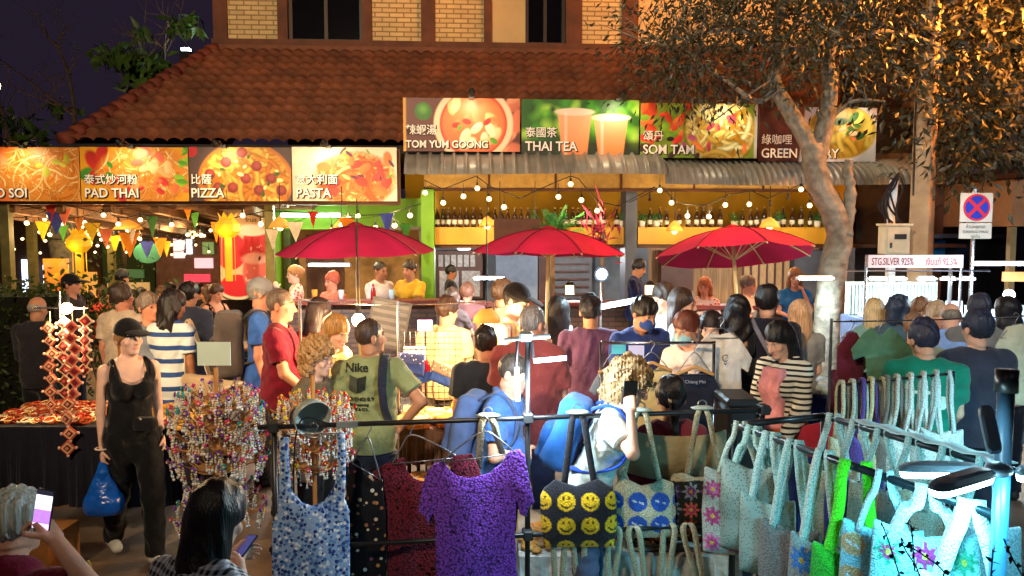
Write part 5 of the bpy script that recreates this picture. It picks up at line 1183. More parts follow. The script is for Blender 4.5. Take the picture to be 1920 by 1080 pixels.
# bunting
FC = {"red": (206, 50, 40), "blue": (60, 70, 150), "orange": (232, 130, 30), "yellow": (230, 180, 40), "green": (70, 130, 50), "cream": (236, 214, 180), "coral": (236, 120, 80)}
def bunting(label, d, flags):
    o = W(flags[0][0], flags[0][1], d); e = E("bunting", label, "bunting", o, group="bunting strings"); m = MB(); P = [W(x, y, d) - o for x, y, c, s in flags]
    for i in range(len(P) - 1): m.tube(sag(P[i], P[i + 1], .03, 5), .004, 4)
    m.build("cord", CABLE, e)
    for p, (x, y, c, s) in zip(P, flags):
        w_ = .105 * s; h_ = .27 * s; tw = .5 * math.sin(x * 3.3); ca, sa = math.cos(tw), math.sin(tw); m = MB()
        V = [(-w_ * ca, -w_ * sa, 0), (w_ * ca, w_ * sa, 0), (.02, -.05, -h_)]; V += [(a, b + .006, z) for a, b, z in V]; m.add([p + Vector(v) for v in V], [(0, 1, 2), (5, 4, 3), (0, 3, 4, 1), (1, 4, 5, 2), (2, 5, 3, 0)]); m.build("flag", cloth(FC[c]), e)
bunting("bunting with red and blue flags at the left of the beer garden", 10.9, [(20, 392, "cream", .7), (95, 382, "red", 1.), (105, 398, "blue", 1.2), (120, 392, "coral", .9), (148, 408, "orange", 1.), (172, 418, "yellow", 1.), (198, 430, "coral", 1.), (242, 436, "orange", 1.3), (247, 430, "cream", .8), (285, 406, "green", 1.1)])
bunting("bunting of mostly orange flags across the middle of the beer garden", 11.8, [(80, 415, "yellow", 1.1), (118, 422, "green", .9), (215, 442, "yellow", 1.), (232, 438, "orange", 1.), (275, 452, "blue", 1.), (300, 446, "orange", 1.1), (312, 452, "yellow", .9), (322, 384, "orange", .9), (352, 388, "orange", .8), (365, 398, "green", 1.), (405, 416, "orange", 1.2)])
bunting("bunting with cream and blue flags before the green wall", 10.3, [(510, 430, "cream", 1.), (553, 416, "cream", 1.), (586, 396, "red", .8), (650, 408, "orange", 1.), (725, 400, "blue", 1.1), (760, 420, "green", .8)])
# oval green sign
c = W(278, 474, 12.6); e = E("oval_sign", "hanging oval green sign inside the beer garden", "sign", c); m = MB(); m.lathe([(.001, -.02), (.235, -.02), (.24, 0), (.235, .02), (.001, .02)], (0, 0, 0), 28, RX, 1, .72); m.build("board", M("teal_board", hx(44, 112, 88), rough=.7, var=.15), e); m = MB(); m.tube([(-.2, 0, .12), (-.2, 0, .5)], .006, 4); m.tube([(.2, 0, .1), (.2, 0, .5)], .006, 4); m.build("hanger", CABLE, e)
# deep background of the beer garden: lit shops across the far street
def shop(px0, px1, py0, py1, d, label, col, lit):
    a = W(px0, (py0 + py1) / 2, d); b = W(px1, (py0 + py1) / 2, d); z1 = W(px0, py0, d).z
    e = E("far_shop", label, "shop", (a.x, d, 0), group="shops across the far street"); m = MB(); m.bb((0, 0, 0), (b.x - a.x, 3, z1)); m.build("wall", cloth(col, bump=0), e); w_ = b.x - a.x
    for i, (u0, v0, u1, v1, ec, es, nm) in enumerate(lit):
        m = MB(); m.bb((w_ * u0, -.06, z1 * v0), (w_ * u1, -.004, z1 * v1)); m.build(nm, M("lit_panel_%d%d%d_%d" % (*ec, es * 10), hx(*ec), emit=hx(*ec), es=es, var=.2, vs=3), e)
shop(-60, 105, 395, 560, 19, "far dark shop with bluish white windows at the left edge", (60, 44, 40), [(.62, .25, .78, .55, (210, 225, 255), 2.5, "window"), (.55, .18, .85, .22, (255, 220, 160), 2., "sign_light"), (.86, .3, .98, .5, (230, 240, 255), 2.5, "window")])
shop(106, 190, 430, 560, 20, "far shop with a row of white lamps behind the lantern", (90, 64, 44), [(.05, .5, .5, .62, (235, 250, 255), 4, "lamp_row"), (.1, .15, .45, .4, (255, 200, 150), 1.2, "window"), (.6, .2, .9, .5, (210, 140, 60), .8, "poster_panel")])
shop(192, 290, 440, 560, 18.5, "far green walled shop with a cream hatch", (50, 66, 40), [(.1, .1, .9, .45, (190, 150, 90), .5, "hatch"), (.3, .5, .8, .6, (60, 90, 50), .6, "signboard")])
shop(292, 412, 420, 560, 18, "far shop with pink signs and a bright white lamp", (110, 80, 70), [(.3, .66, .46, .86, (240, 200, 200), .8, "signboard"), (.62, .56, .9, .66, (230, 170, 180), .8, "signboard"), (.45, .42, .85, .5, (210, 60, 80), .7, "signboard"), (.5, .7, .58, .85, (220, 230, 240), 1.2, "signboard"), (.75, .7, .92, .82, (120, 150, 90), .4, "signboard"), (.3, .25, .5, .34, (255, 250, 235), 5, "lamp_row"), (.1, .1, .35, .3, (240, 180, 100), 1.2, "window"), (.6, .1, .95, .3, (255, 200, 120), 1.2, "window")])
c = X(118, 13.5); e = E("garden_tree", "bare thick trunk rising inside the beer garden", "tree", (c, 13.5, 0)); m = MB(); m.tube(curve_pts([(0, 0, 0), (.03, 0, 1.2), (-.02, 0, 2.), (-.1, 0, 2.8)], 4), .2, 10, rr=None); m.build("trunk", BARK, e, True)
def art_face(C, x, y, A):
    C[:] = s2l((232, 150, 50)); g = np.random.default_rng(5); blobs(C, x, y, g, 10, (0, 0, A, 1), (.1, .3), [(240, 180, 60), (214, 110, 40), (226, 150, 80)])
a = W(80, 485, 11.6); b = W(130, 545, 11.6); o = printed("orange_poster", b.x - a.x, a.z - b.z, art_face, 40); o.location = (a.x, 11.6, b.z); tag(o, "orange printed poster standing behind the hedge", "poster"); m = MB(); m.bb((.05, .03, -1.6), (.09, .07, .1)); m.build("prop", DWOOD, o)
# hedge and painted kerb at the left
h0 = Vector((X(20, 9.4), 9.4, 0)); e = E("hedge", "clipped dark hedge at the left edge of the beer garden", "hedge", h0); g = np.random.default_rng(21); n = 4200; q = np.stack([g.uniform(-1.3, .75, n), g.uniform(-.4, .4, n), g.uniform(0.1, 1.55, n)], 1); sel = (np.abs(q[:, 1]) > .22) | (q[:, 2] > 1.3) | (np.abs(q[:, 0] + .27) > .9); q = q[sel]; q += g.normal(size=q.shape) * .05
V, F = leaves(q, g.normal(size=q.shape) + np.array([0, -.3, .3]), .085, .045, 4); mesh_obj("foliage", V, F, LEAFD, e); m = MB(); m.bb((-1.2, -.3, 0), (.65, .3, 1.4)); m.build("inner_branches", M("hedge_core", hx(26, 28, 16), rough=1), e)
h1 = Vector((X(185, 9.6), 9.6, 0)); e = E("hedge", "small yellowish bush behind the hanging craft garlands", "shrub", h1); q = g.normal(size=(900, 3)) * np.array([.32, .25, .35]) + np.array([0, 0, 1.1]); V, F = leaves(q, g.normal(size=q.shape) + np.array([0, 0, .3]), .09, .045, 5); mesh_obj("foliage", V, F, LEAFD, e); m = MB(); [m.tube([(0, 0, 0), (.3 * math.cos(i * 2), .2 * math.sin(i * 2), 1.1)], .015, 5) for i in range(5)]; m.build("stem", TWIG, e)
e = E("painted_kerb", "red and white painted kerb at the left edge", "kerb", (X(-20, 7.4), 7.4, 0)); 
for i in range(6): m = MB(); m.box((.4 * i, 0, .08), (.39, .25, .16), ch=.02); m.build("kerb_block", M("kerb_red", hx(150, 40, 36), rough=.7, dirt=.4) if i % 2 else M("kerb_white", hx(190, 180, 165), rough=.7, dirt=.4), e)
# ---------------------------------------------------------------- fabrics with prints
def printmat(name, base, cols, scale, thr, rough=.85, bump=.3):
    """scattered round blots of several colours on a base"""
    m = bpy.data.materials.new(name); m.use_nodes = True; N = m.node_tree.nodes; L = m.node_tree.links; p = N["Principled BSDF"]; p.inputs["Roughness"].default_value = rough; p.inputs["Specular IOR Level"].default_value = .2
    tc = N.new("ShaderNodeTexCoord"); v = N.new("ShaderNodeTexVoronoi"); v.inputs["Scale"].default_value = scale; L.new(tc.outputs["Object"], v.inputs["Vector"])
    sp = N.new("ShaderNodeSeparateColor"); L.new(v.outputs["Color"], sp.inputs[0]); r = N.new("ShaderNodeValToRGB"); r.color_ramp.interpolation = 'CONSTANT'
    for i, c in enumerate(cols):
        if i < 2: e = r.color_ramp.elements[i]; e.position = i / len(cols)
        else: e = r.color_ramp.elements.new(i / len(cols))
        e.color = (*hx(*c), 1)
    L.new(sp.outputs[0], r.inputs[0]); g = N.new("ShaderNodeMath"); g.operation = 'LESS_THAN'; g.inputs[1].default_value = thr; L.new(v.outputs["Distance"], g.inputs[0])
    mx = N.new("ShaderNodeMix"); mx.data_type = 'RGBA'; L.new(g.outputs[0], mx.inputs[0]); mx.inputs[6].default_value = (*hx(*base), 1); L.new(r.outputs[0], mx.inputs[7])
    nz = N.new("ShaderNodeTexNoise"); nz.inputs["Scale"].default_value = 6; L.new(tc.outputs["Object"], nz.inputs["Vector"]); mr = N.new("ShaderNodeMapRange"); mr.inputs[3].default_value = .7; mr.inputs[4].default_value = 1.2; L.new(nz.outputs[0], mr.inputs[0])
    mu = N.new("ShaderNodeVectorMath"); mu.operation = 'SCALE'; L.new(mx.outputs[2], mu.inputs[0]); L.new(mr.outputs[0], mu.inputs["Scale"]); L.new(mu.outputs[0], p.inputs["Base Color"])
    if bump:
        n2 = N.new("ShaderNodeTexNoise"); n2.inputs["Scale"].default_value = 120; L.new(tc.outputs["Object"], n2.inputs["Vector"]); b = N.new("ShaderNodeBump"); b.inputs["Strength"].default_value = bump; b.inputs["Distance"].default_value = .01; L.new(n2.outputs[0], b.inputs["Height"]); L.new(b.outputs[0], p.inputs["Normal"])
    return m
def crochet(name, c, scale=62, attr=False, dark=.35, hole=.0):
    """knotted yarn: raised stitches with darker gaps"""
    if name in _M: return _M[name]
    m = bpy.data.materials.new(name); m.use_nodes = True; _M[name] = m; N = m.node_tree.nodes; L = m.node_tree.links; p = N["Principled BSDF"]; p.inputs["Roughness"].default_value = .8; p.inputs["Specular IOR Level"].default_value = .25; p.inputs["Sheen Weight"].default_value = .2
    tc = N.new("ShaderNodeTexCoord"); v = N.new("ShaderNodeTexVoronoi"); v.inputs["Scale"].default_value = scale; L.new(tc.outputs["Object"], v.inputs["Vector"])
    mr = N.new("ShaderNodeMapRange"); mr.inputs[1].default_value = .25; mr.inputs[2].default_value = .75; mr.inputs[3].default_value = 1.15; mr.inputs[4].default_value = dark; L.new(v.outputs["Distance"], mr.inputs[0])
    if attr: a = N.new("ShaderNodeAttribute"); a.attribute_name = "Col"; src = a.outputs["Color"]
    else: a = N.new("ShaderNodeRGB"); a.outputs[0].default_value = (*hx(*c), 1); src = a.outputs[0]
    mu = N.new("ShaderNodeVectorMath"); mu.operation = 'SCALE'; L.new(src, mu.inputs[0]); L.new(mr.outputs[0], mu.inputs["Scale"]); L.new(mu.outputs[0], p.inputs["Base Color"])
    b = N.new("ShaderNodeBump"); b.invert = True; b.inputs["Strength"].default_value = .5; b.inputs["Distance"].default_value = .009; L.new(v.outputs["Distance"], b.inputs["Height"]); L.new(b.outputs[0], p.inputs["Normal"])
    if hole:
        g = N.new("ShaderNodeMath"); g.operation = 'LESS_THAN'; g.inputs[1].default_value = hole; L.new(v.outputs["Distance"], g.inputs[0]); L.new(g.outputs[0], p.inputs["Alpha"])
    return m
def poly_sd(P, q):
    """signed distance of the points q (n,2) to the polygon P"""
    d = np.full(len(q), 1e9); s = np.ones(len(q)); n = len(P); j = n - 1
    for i in range(n):
        e = P[j] - P[i]; w_ = q - P[i]; t = np.clip((w_ @ e) / max(e @ e, 1e-12), 0, 1); b = w_ - t[:, None] * e; d = np.minimum(d, (b ** 2).sum(1))
        c1 = q[:, 1] >= P[i, 1]; c2 = q[:, 1] < P[j, 1]; c3 = e[0] * w_[:, 1] > e[1] * w_[:, 0]
        s = np.where((c1 & c2 & c3) | (~c1 & ~c2 & ~c3), -s, s); j = i
    return s * np.sqrt(d)
def slab(poly, h, th, puff, seed, name, mat, parent, colfn=None, fold=.012, ff=9., edge=.06):
    """a soft sheet: a polygon in x,z (metres, local), thickened with rounded rims and folds"""
    P = np.array(poly, float); lo = P.min(0) - .03; hi = P.max(0) + .03; rp = ripple(seed, fold, ff, (0, 0, 1)); rp2 = ripple(seed + 1, fold * .35, ff * 3, (0, 0, .6)); T_ = th + puff + fold * 2.6 + .02
    F = Field((lo[0], -T_, lo[1]), (hi[0], T_, hi[1]), h); xs, zs = np.meshgrid(F.ax[0], F.ax[2], indexing='ij'); q = np.stack([xs.ravel(), zs.ravel()], 1)
    sd = poly_sd(P, q).reshape(xs.shape); q3 = np.stack([xs, 0 * xs, zs], -1); f = rp(q3) + rp2(q3); t = th + puff * (1 - np.exp(np.minimum(sd, 0) / edge))
    F.a[:] = np.maximum(sd[:, None, :], np.abs(F.ax[1][None, :, None] - f[:, None, :]) - t[:, None, :]); return F.build(name, mat, parent, colfn)
def px_poly(pp, d, o): return [(W(x, y, d).x - o.x, W(x, y, d).z - o.z) for x, y in pp]
HANG = M("wire_hanger", hx(150, 150, 155), rough=.3, metal=.8, var=0); WOODH = M("wood_hanger", hx(190, 140, 84), rough=.5, var=.2)
def garment(label, pp, d, mat, cat="top", hook=None, hk=None, group=None, colfn=None, th=.004, puff=.015, h=.007, seed=0, name="hanging_garment", rz=0., fold=.02, part="cloth"):
    """a garment on a hanger; hook: the pixel where the hanger meets its rail"""
    xs = [p[0] for p in pp]; ys = [p[1] for p in pp]; o = W((min(xs) + max(xs)) / 2, min(ys), d); e = E(name, label, cat, o, rz, group)
    slab(px_poly(pp, d, o), h, th, puff, seed or int(xs[0] * 3 + ys[0]), part, mat, e, colfn, fold)
    if hook:
        a = W(*hook, d) - o; l, r_ = [Vector((W(*q, d) - o)) for q in hk]; top = Vector((a.x, 0, a.z)); nk = top - Vector((0, 0, .055)); m = MB()
        m.tube(curve_pts([l, (l + nk) / 2 + Vector((0, 0, .012)), nk, (r_ + nk) / 2 + Vector((0, 0, .012)), r_], 4), .004, 6); m.tube([l, r_], .0035, 5); m.tube(curve_pts([nk, nk + Vector((0, 0, .02)), top + Vector((.02, 0, 0)), top + Vector((.0, 0, .02)), top + Vector((-.016, 0, .006))], 5), .0032, 5); m.build("hanger", HANG, e, True)
    return e, o
# ---------------------------------------------------------------- the near clothes rack
RZ = 1.26
def rail_pt(px, py):   # a pixel on a rail at the rack's height
    v = Vector((1, 0, 0)) * ((px - 960) / 1450) + UP * ((540 - py) / 1450) + FWD; t = (RZ - CAMZ) / v.z; return Vector((v.x * t, v.y * t, RZ))
A0 = rail_pt(500, 801); A1 = rail_pt(1445, 768); rk = E("clothes_rack", "black tube clothes rack across the foreground holding crochet tops and bags", "clothes rack", (A0.x, A0.y, 0)); ad = (A1 - A0).normalized(); RK0 = Vector((A0.x, A0.y, 0)); ang = math.atan2(ad.y, ad.x)
def on_bar(px): # the point of the bar above a pixel column
    k = (px - 960) / 1450; t = (k * A0.y - A0.x) / (ad.x - k * ad.y); return A0 + ad * t
m = MB(); m.tube([A0 - RK0 - ad * .04, A1 - RK0], .0125, 10); m.build("top_rail", BLACKM, rk, True)
z2 = .66; m = MB(); m.tube([A0 - RK0 + Vector((0, 0, z2 - RZ)), A1 - RK0 + Vector((0, 0, z2 - RZ))], .0125, 10); m.build("lower_rail", BLACKM, rk, True)
for px, zt in ((503, RZ + .01), (990, 1.66), (1440, RZ + .01)): p = on_bar(px) - RK0; m = MB(); m.tube([(p.x, p.y + .026, .0), (p.x, p.y + .026, zt)], .014, 10); m.build("upright", BLACKM, rk, True)
for px in (505, 990, 1440):
    for z in (RZ, z2): p = on_bar(px) - RK0; m = MB(); m.box((p.x, p.y + .012, z), (.05, .07, .05), ang, ch=.006); m.build("joint_clamp", M("clamp_plastic", hx(44, 46, 48), rough=.5, var=.1), rk)
m = MB(); p = on_bar(646) - RK0; m.box((p.x, p.y, RZ), (.1, .03, .03), ang); p = on_bar(950) - RK0; m.build("tape_wrap", M("grey_tape", hx(110, 118, 118), rough=.5, var=.3), rk)
m = MB(); m.tube(curve_pts([on_bar(612) - RK0 + Vector((0, -.015, .01)), on_bar(560) - RK0 + Vector((0, -.03, .03)), on_bar(545) - RK0 + Vector((0, -.03, -.25)), on_bar(550) - RK0 + Vector((.0, -.03, -.7))], 6), .004, 5); m.build("cable", CABLE, rk)
# lamp clamped to the rack: a dome reflector, and the double lamp on the middle post
p = on_bar(573); e = E("clamp_lamp", "grey dome reflector lamp switched off, clamped to the left of the rack rail", "lamp", p + Vector((0, .02, 0))); m = MB(); m.lathe([(.02, .05), (.05, .045), (.082, .01), (.092, -.045), (.088, -.045), (.078, .006), (.045, .036), (.001, .04)], (0, 0, .05), 20, Vector((.55, -.75, -.3)).to_track_quat('-Z', 'Y').to_matrix()); m.build("dome", M("grey_dome", hx(150, 158, 152), rough=.35, var=.1), e, True); m = MB(); m.tube(curve_pts([(-.05, .05, .08), (-.09, .02, .05), (-.07, -.02, .0), (-.02, 0, -.01)], 5), .012, 7); m.build("arm", BLACKM, e, True)
p = on_bar(990); e = E("double_tube_lamp", "lamp with two white tubes clamped to the tall middle post of the rack", "lamp", p + Vector((0, .02, 1.62 - RZ))); m = MB(); m.tube([(-.12, 0, .03), (.11, 0, .05)], .012, 7); m.box((-.01, 0, .05), (.07, .06, .05), ch=.012); m.build("bracket", M("grey_bracket", hx(120, 130, 136), rough=.4), e)
tb = M("near_tube", (1, 1, 1), emit=(.80, .95, 1.), es=16, var=0)
m = MB(); m.tube([(-.055, -.05, -.10), (-.05, -.05, -.265)], .011, 8); m.build("tube", tb, e, True); m = MB(); m.tube([(.03, -.03, -.07), (.19, -.03, -.055)], .011, 8); m.build("tube", tb, e, True)
m = MB(); m.tube([(-.05, -.02, .03), (-.06, -.045, -.09)], .008, 6); m.tube([(.02, 0, .03), (.025, -.03, -.06)], .008, 6); m.build("arm", BLACKM, e); lamp('POINT', 18, COOL, e, (-.05, -.12, -.2), .04); lamp('POINT', 16, COOL, e, (.11, -.1, -.09), .04)
# garments on the rack
FLOR = printmat("blue_floral", (150, 176, 216), [(50, 76, 150), (100, 144, 204), (226, 234, 244), (74, 112, 180), (150, 184, 226), (36, 56, 124)], 62, .56)
garment("blue and white floral strappy dress at the left end of the rack", [(513, 975), (523, 955), (527, 900), (529, 815), (545, 815), (547, 880), (552, 915), (568, 938), (588, 946), (608, 938), (625, 915), (632, 880), (632, 812), (648, 812), (648, 900), (646, 935), (655, 958), (657, 1000), (656, 1210), (514, 1210)], 3.64, FLOR, "dress", (588, 800), [(537, 815), (640, 812)], seed=11)
DKF = printmat("black_floral", (16, 14, 18), [(196, 170, 140), (170, 120, 60), (110, 60, 90), (200, 190, 180), (150, 90, 60)], 26, .26)
garment("black garment printed with scattered small flowers beside the floral dress", [(652, 868), (672, 862), (682, 890), (700, 905), (716, 900), (722, 960), (724, 1210), (648, 1210), (650, 950)], 3.78, DKF, "top", (690, 800), [(660, 868), (714, 900)], seed=12)
garment("dark maroon crochet top half hidden behind the purple one", [(698, 886), (730, 866), (757, 858), (763, 884), (776, 896), (800, 903), (840, 897), (850, 853), (886, 850), (900, 880), (906, 910), (890, 930), (880, 1000), (878, 1210), (728, 1210), (722, 1000), (718, 935), (702, 925)], 3.80, crochet("maroon_crochet", (112, 18, 48), 95, dark=.2, hole=.82), "top", (770, 795), [(735, 870), (862, 858)], seed=13)
garment("bright purple crochet short sleeved top on a wire hanger", [(783, 962), (790, 915), (800, 885), (812, 872), (832, 863), (840, 878), (855, 890), (880, 896), (915, 890), (940, 872), (952, 850), (975, 843), (985, 858), (993, 900), (1003, 944), (992, 952), (988, 972), (973, 965), (970, 935), (966, 1000), (976, 1210), (820, 1210), (816, 1040), (814, 960), (806, 975), (803, 990), (796, 970)], 3.70, crochet("purple_crochet", (132, 68, 206), 92, dark=.2, hole=.88), "top", (908, 788), [(825, 868), (968, 850)], seed=14, puff=.018)
CREAMC = (206, 198, 166)
def strap_loop(mb, o, d, a, top, b, w=.03, dy=0.):
    """a bag strap from pixel a over the rail at top down to pixel b"""
    A = W(*a, d) - o; B = W(*b, d) - o; t = Vector(top) - o
    mb.ribbon(curve_pts([A, A.lerp(t + Vector((-.03, -.02, -.03)), .6), t + Vector((-.028, -.016, -.012)), t + Vector((0, -.0, .019)), t + Vector((.028, -.016, -.012)), B.lerp(t + Vector((.03, -.02, -.03)), .6), B], 5), (1, 0, 0), w, .008)
def bag(label, pp, d, mat, straps, smat, colfn=None, puff=.05, seed=0, w=.028, group=None, fold=.008, h=.006):
    xs = [p[0] for p in pp]; ys = [p[1] for p in pp]; o = W((min(xs) + max(xs)) / 2, min(ys), d); e = E("crochet_bag", label, "bag", o, 0, group); cf = (lambda V: colfn(V)) if colfn else None
    slab(px_poly(pp, d, o), h, .012, puff, seed or int(xs[0]), "body", mat, e, cf, fold)
    for a, t, b in straps: m = MB(); strap_loop(m, o, d, a, t, b, w); m.build("strap", smat, e, True)
    return e
CRA = crochet("crochet_print", (255, 255, 255), 140, attr=True, dark=.65); CRC = crochet("cream_crochet", CREAMC, 150, dark=.62); CRB = crochet("black_crochet", (26, 26, 34), 150, dark=.5)
def smile_print(base, disc, lx, lz, r, nx, nz, x0, z0, face=True, fcol=(60, 40, 10)):
    def f(V):
        C = np.tile(s2l(base), (len(V), 1)); g = np.random.default_rng(2)
        for i in range(nx):
            for j in range(nz):
                cx, cz = x0 + i * lx, z0 - j * lz; dx, dz = V[:, 0] - cx, V[:, 2] - cz; rr = np.hypot(dx, dz * 1.03); C[rr < r] = s2l(disc)
                if face:
                    C[(np.hypot((np.abs(dx) - r * .3) / .55, dz - r * .38) < r * .2) & (rr < r)] = s2l(fcol); ar = np.hypot(dx, dz + r * .0); C[(np.abs(ar - r * .6) < r * .10) & (dz < -r * .18)] = s2l(fcol)
                else: C[(np.abs(dz + .3 * dx) < r * .1) & (np.abs(np.abs(dx) - r * .35) < r * .22)] = s2l((220, 226, 236))
        return C
    return f
bag("black crochet bag covered in yellow smiling faces", [(1013, 930), (1020, 915), (1042, 898), (1060, 906), (1082, 912), (1102, 904), (1120, 897), (1146, 912), (1155, 930), (1157, 985), (1150, 1024), (1022, 1025), (1014, 985)], 3.82, CRA, [((1058, 908), on_bar(1085), (1114, 905))], CRB, smile_print((22, 22, 32), (236, 190, 20), .120, .122, .046, 4, 3, -.185, -.105), w=.034)
bag("cream crochet bag with big blue discs next to the smiling face bag", [(1150, 915), (1164, 894), (1180, 900), (1202, 910), (1222, 906), (1240, 896), (1262, 905), (1266, 960), (1262, 1004), (1152, 1006)], 3.95, CRA, [((1168, 898), on_bar(1205), (1236, 900))], CRC, smile_print(CREAMC, (40, 90, 190), .118, .118, .05, 4, 2, -.16, -.115, False))
def flower_print(base, seed, cols, nx, nz, lx, lz, x0, z0, r, cut=None, topc=None):
    def f(V):
        C = np.tile(s2l(base), (len(V), 1)); g = np.random.default_rng(seed)
        for i in range(nx):
            for j in range(nz):
                c1 = cols[g.integers(len(cols))]; c2 = cols[g.integers(len(cols))]; dx, dz = V[:, 0] - x0 - i * lx, V[:, 2] - z0 + j * lz; a = np.arctan2(dz, dx); rr = np.hypot(dx, dz); pet = r * (.78 + .22 * np.cos(8 * a)); C[rr < pet] = s2l(c1); C[rr < pet * .62] = s2l(c2); C[rr < r * .2] = s2l((230, 190, 60))
        if topc is not None: C[V[:, 2] > cut] = s2l(topc)
        return C
    return f
bag("cream topped bag of bright crochet flowers at the right of the disc bag", [(1256, 898), (1262, 888), (1280, 886), (1302, 895), (1330, 893), (1350, 888), (1364, 900), (1364, 960), (1360, 998), (1262, 1000), (1258, 950)], 4.0, CRA, [((1288, 890), on_bar(1322), (1352, 892))], CRC, flower_print((30, 40, 34), 4, [(120, 60, 150), (206, 50, 40), (230, 110, 90), (190, 60, 120), (90, 60, 130), (150, 170, 190)], 4, 3, .095, .095, -.145, -.085, .046, -.035, CREAMC))
for i, (x0, x1, lb) in enumerate(((1042, 1095, "cream bag strap pair hung low under the smiling face bag"), (1138, 1212, "cream bag strap pair hung low under the blue disc bag"), (1238, 1322, "cream bag strap pair hung low under the flower bag"))):
    d = 3.95; o = W(x0, 1105, d); t = on_bar((x0 + x1) / 2) + Vector((0, 0, z2 - RZ)); bag(lb, [(x0 - 20, 1110), (x1 + 20, 1110), (x1 + 25, 1230), (x0 - 25, 1230)], d, CRC, [((x0, 1112), t + Vector((-.05, 0, 0)), (x0 + 10, 1112)), ((x1 - 10, 1112), t + Vector((.05, 0, 0)), (x1, 1112))], CRC, w=.03)
for i, (px, lb) in enumerate(((1085, "white hanger paddle on the rail above the smiling face bag"), (1205, "white hanger paddle on the rail above the blue disc bag"), (1322, "white hanger paddle on the rail above the flower bag"), (914, "white hanger paddle on the rail near the tall post"))):
    p = on_bar(px); m = MB(); m.lathe([(.001, .0), (.05, .004), (.062, .012), (.04, .02), (.001, .024)], (0, -.004, .012), 16, None, 1, .45); o = m.build("paddle_hanger", M("pale_hanger", hx(190, 200, 190), rough=.4, var=.1), None, True, loc=p); tag(o, lb, "hanger", "paddle hangers on the rail")
    m = MB(); m.tube(curve_pts([(-.02, 0, .03), (-.02, 0, .05), (0, 0, .062), (.02, 0, .05), (.02, 0, .03)], 4), .004, 5); m.build("hook", HANG, o)
m = MB(); d = 3.9; o = W(905, 800, d); e = E("crochet_bag", "greyish strap bag hanging behind the purple top near the tall post", "bag", o); strap_loop(m, o, d, (897, 880), on_bar(914), (942, 850), .034); m.build("strap", CRC, e, True); slab(px_poly([(880, 905), (960, 905), (965, 1060), (880, 1060)], d + .06, o), .008, .01, .03, 5, "body", CRC, e)
# ---------------------------------------------------------------- the second rack at the right, rails running towards the camera
F0 = rail_pt(1378, 797); F1 = rail_pt(1870, 968); G0 = rail_pt(1545, 780); G1 = rail_pt(1935, 893); r2 = E("clothes_rack", "black clothes rack at the right with two rails of crochet bags", "clothes rack", (F0.x, F0.y, 0)); RO2 = Vector((F0.x, F0.y, 0))
for nm, a, b in (("front_rail", F0, F1), ("rear_rail", G0, G1), ("cross_rail", F0, G0)): m = MB(); m.tube([a - RO2, b - RO2], .0165, 10); m.build(nm, BLACKM, r2, True)
for a in (F0, F1, G0, G1): m = MB(); m.tube([(a.x - RO2.x, a.y - RO2.y, 0), (a.x - RO2.x, a.y - RO2.y, RZ)], .0165, 8); m.build("upright", BLACKM, r2, True)
def rail_bag(label, a, b, t, strap_len, body, mat, smat, colfn=None, yaw=-35, w=.04, gap=.0, puff=.045, seed=1, sh=0., seg=None):
    """a bag hung over rail a-b at fraction t; body: (width, height) in metres"""
    p = a.lerp(b, t); e = E("crochet_bag", label, "bag", p, R(yaw)); dv = (b - a).normalized(); bw_, bh = body
    poly = [(-bw_ / 2, -strap_len + .02), (-bw_ * .3, -strap_len), (0, -strap_len - .025), (bw_ * .3, -strap_len), (bw_ / 2, -strap_len + .02), (bw_ * .53, -strap_len - bh * .5), (bw_ / 2, -strap_len - bh), (-bw_ / 2, -strap_len - bh), (-bw_ * .53, -strap_len - bh * .5)]
    ob = slab(poly, .0075, .012, puff, seed + int(t * 100), "body", mat, e, colfn)
    ob.location = (0, -.02, 0)
    for s in (-1, 1):
        m = MB(); x = s * bw_ * .3; xt = s * (.02 + gap)
        m.ribbon(curve_pts([(x, -.03, -strap_len - .02), (x * .62 + sh, -.04, -strap_len * .5), (xt + x * .12, -.034, -.05), (xt, -.018, .012), (xt, 0, .026), (xt, .018, .012), (xt + x * .12, .034, -.05), (x * .62, .03, -strap_len * .5), (x, .0, -strap_len - .02)], 5), (1, .25 * s, 0), w * .8, .005); m.build("strap", smat, e, True)
    return e
def tint(c): return crochet("crochet_%02x%02x%02x" % c, c, 150, dark=.62)
PINKF = flower_print((190, 186, 170), 7, [(216, 70, 150), (226, 110, 170), (190, 60, 120)], 3, 3, .115, .13, -.115, -.30, .05)
DOT = printmat("dotted_crochet", (150, 166, 154), [(92, 106, 100), (88, 100, 96)], 85, .28)
rail_bag("bag of pink flower squares at the left end of the right rack", F0, F1, .03, .22, (.32, .4), CRA, tint((190, 204, 186)), PINKF, -20, .03)
rail_bag("pale green openwork crochet bag second on the front rail", F0, F1, .10, .15, (.26, .42), DOT, tint((170, 206, 192)), None, -38, .04)
rail_bag("pale openwork bag with a wide cream loop, third on the front rail", F0, F1, .19, .28, (.24, .36), DOT, tint((182, 214, 204)), None, -40, .045)
rail_bag("grey brown bag with a cream braided loop, fourth on the front rail", F0, F1, .30, .36, (.26, .34), tint((128, 116, 108)), tint((186, 214, 200)), None, -40, .04)
rail_bag("white looped bag with a blue flower, fifth on the front rail", F0, F1, .43, .36, (.24, .34), CRA, tint((214, 226, 208)), flower_print((150, 150, 142), 9, [(50, 120, 200), (60, 140, 214)], 2, 2, .13, .15, -.06, -.44, .06), -38, .04)
rail_bag("neon green crochet bag on the front rail", F0, F1, .555, .34, (.3, .36), tint((60, 170, 30)), tint((96, 230, 20)), None, -25, .055, .02)
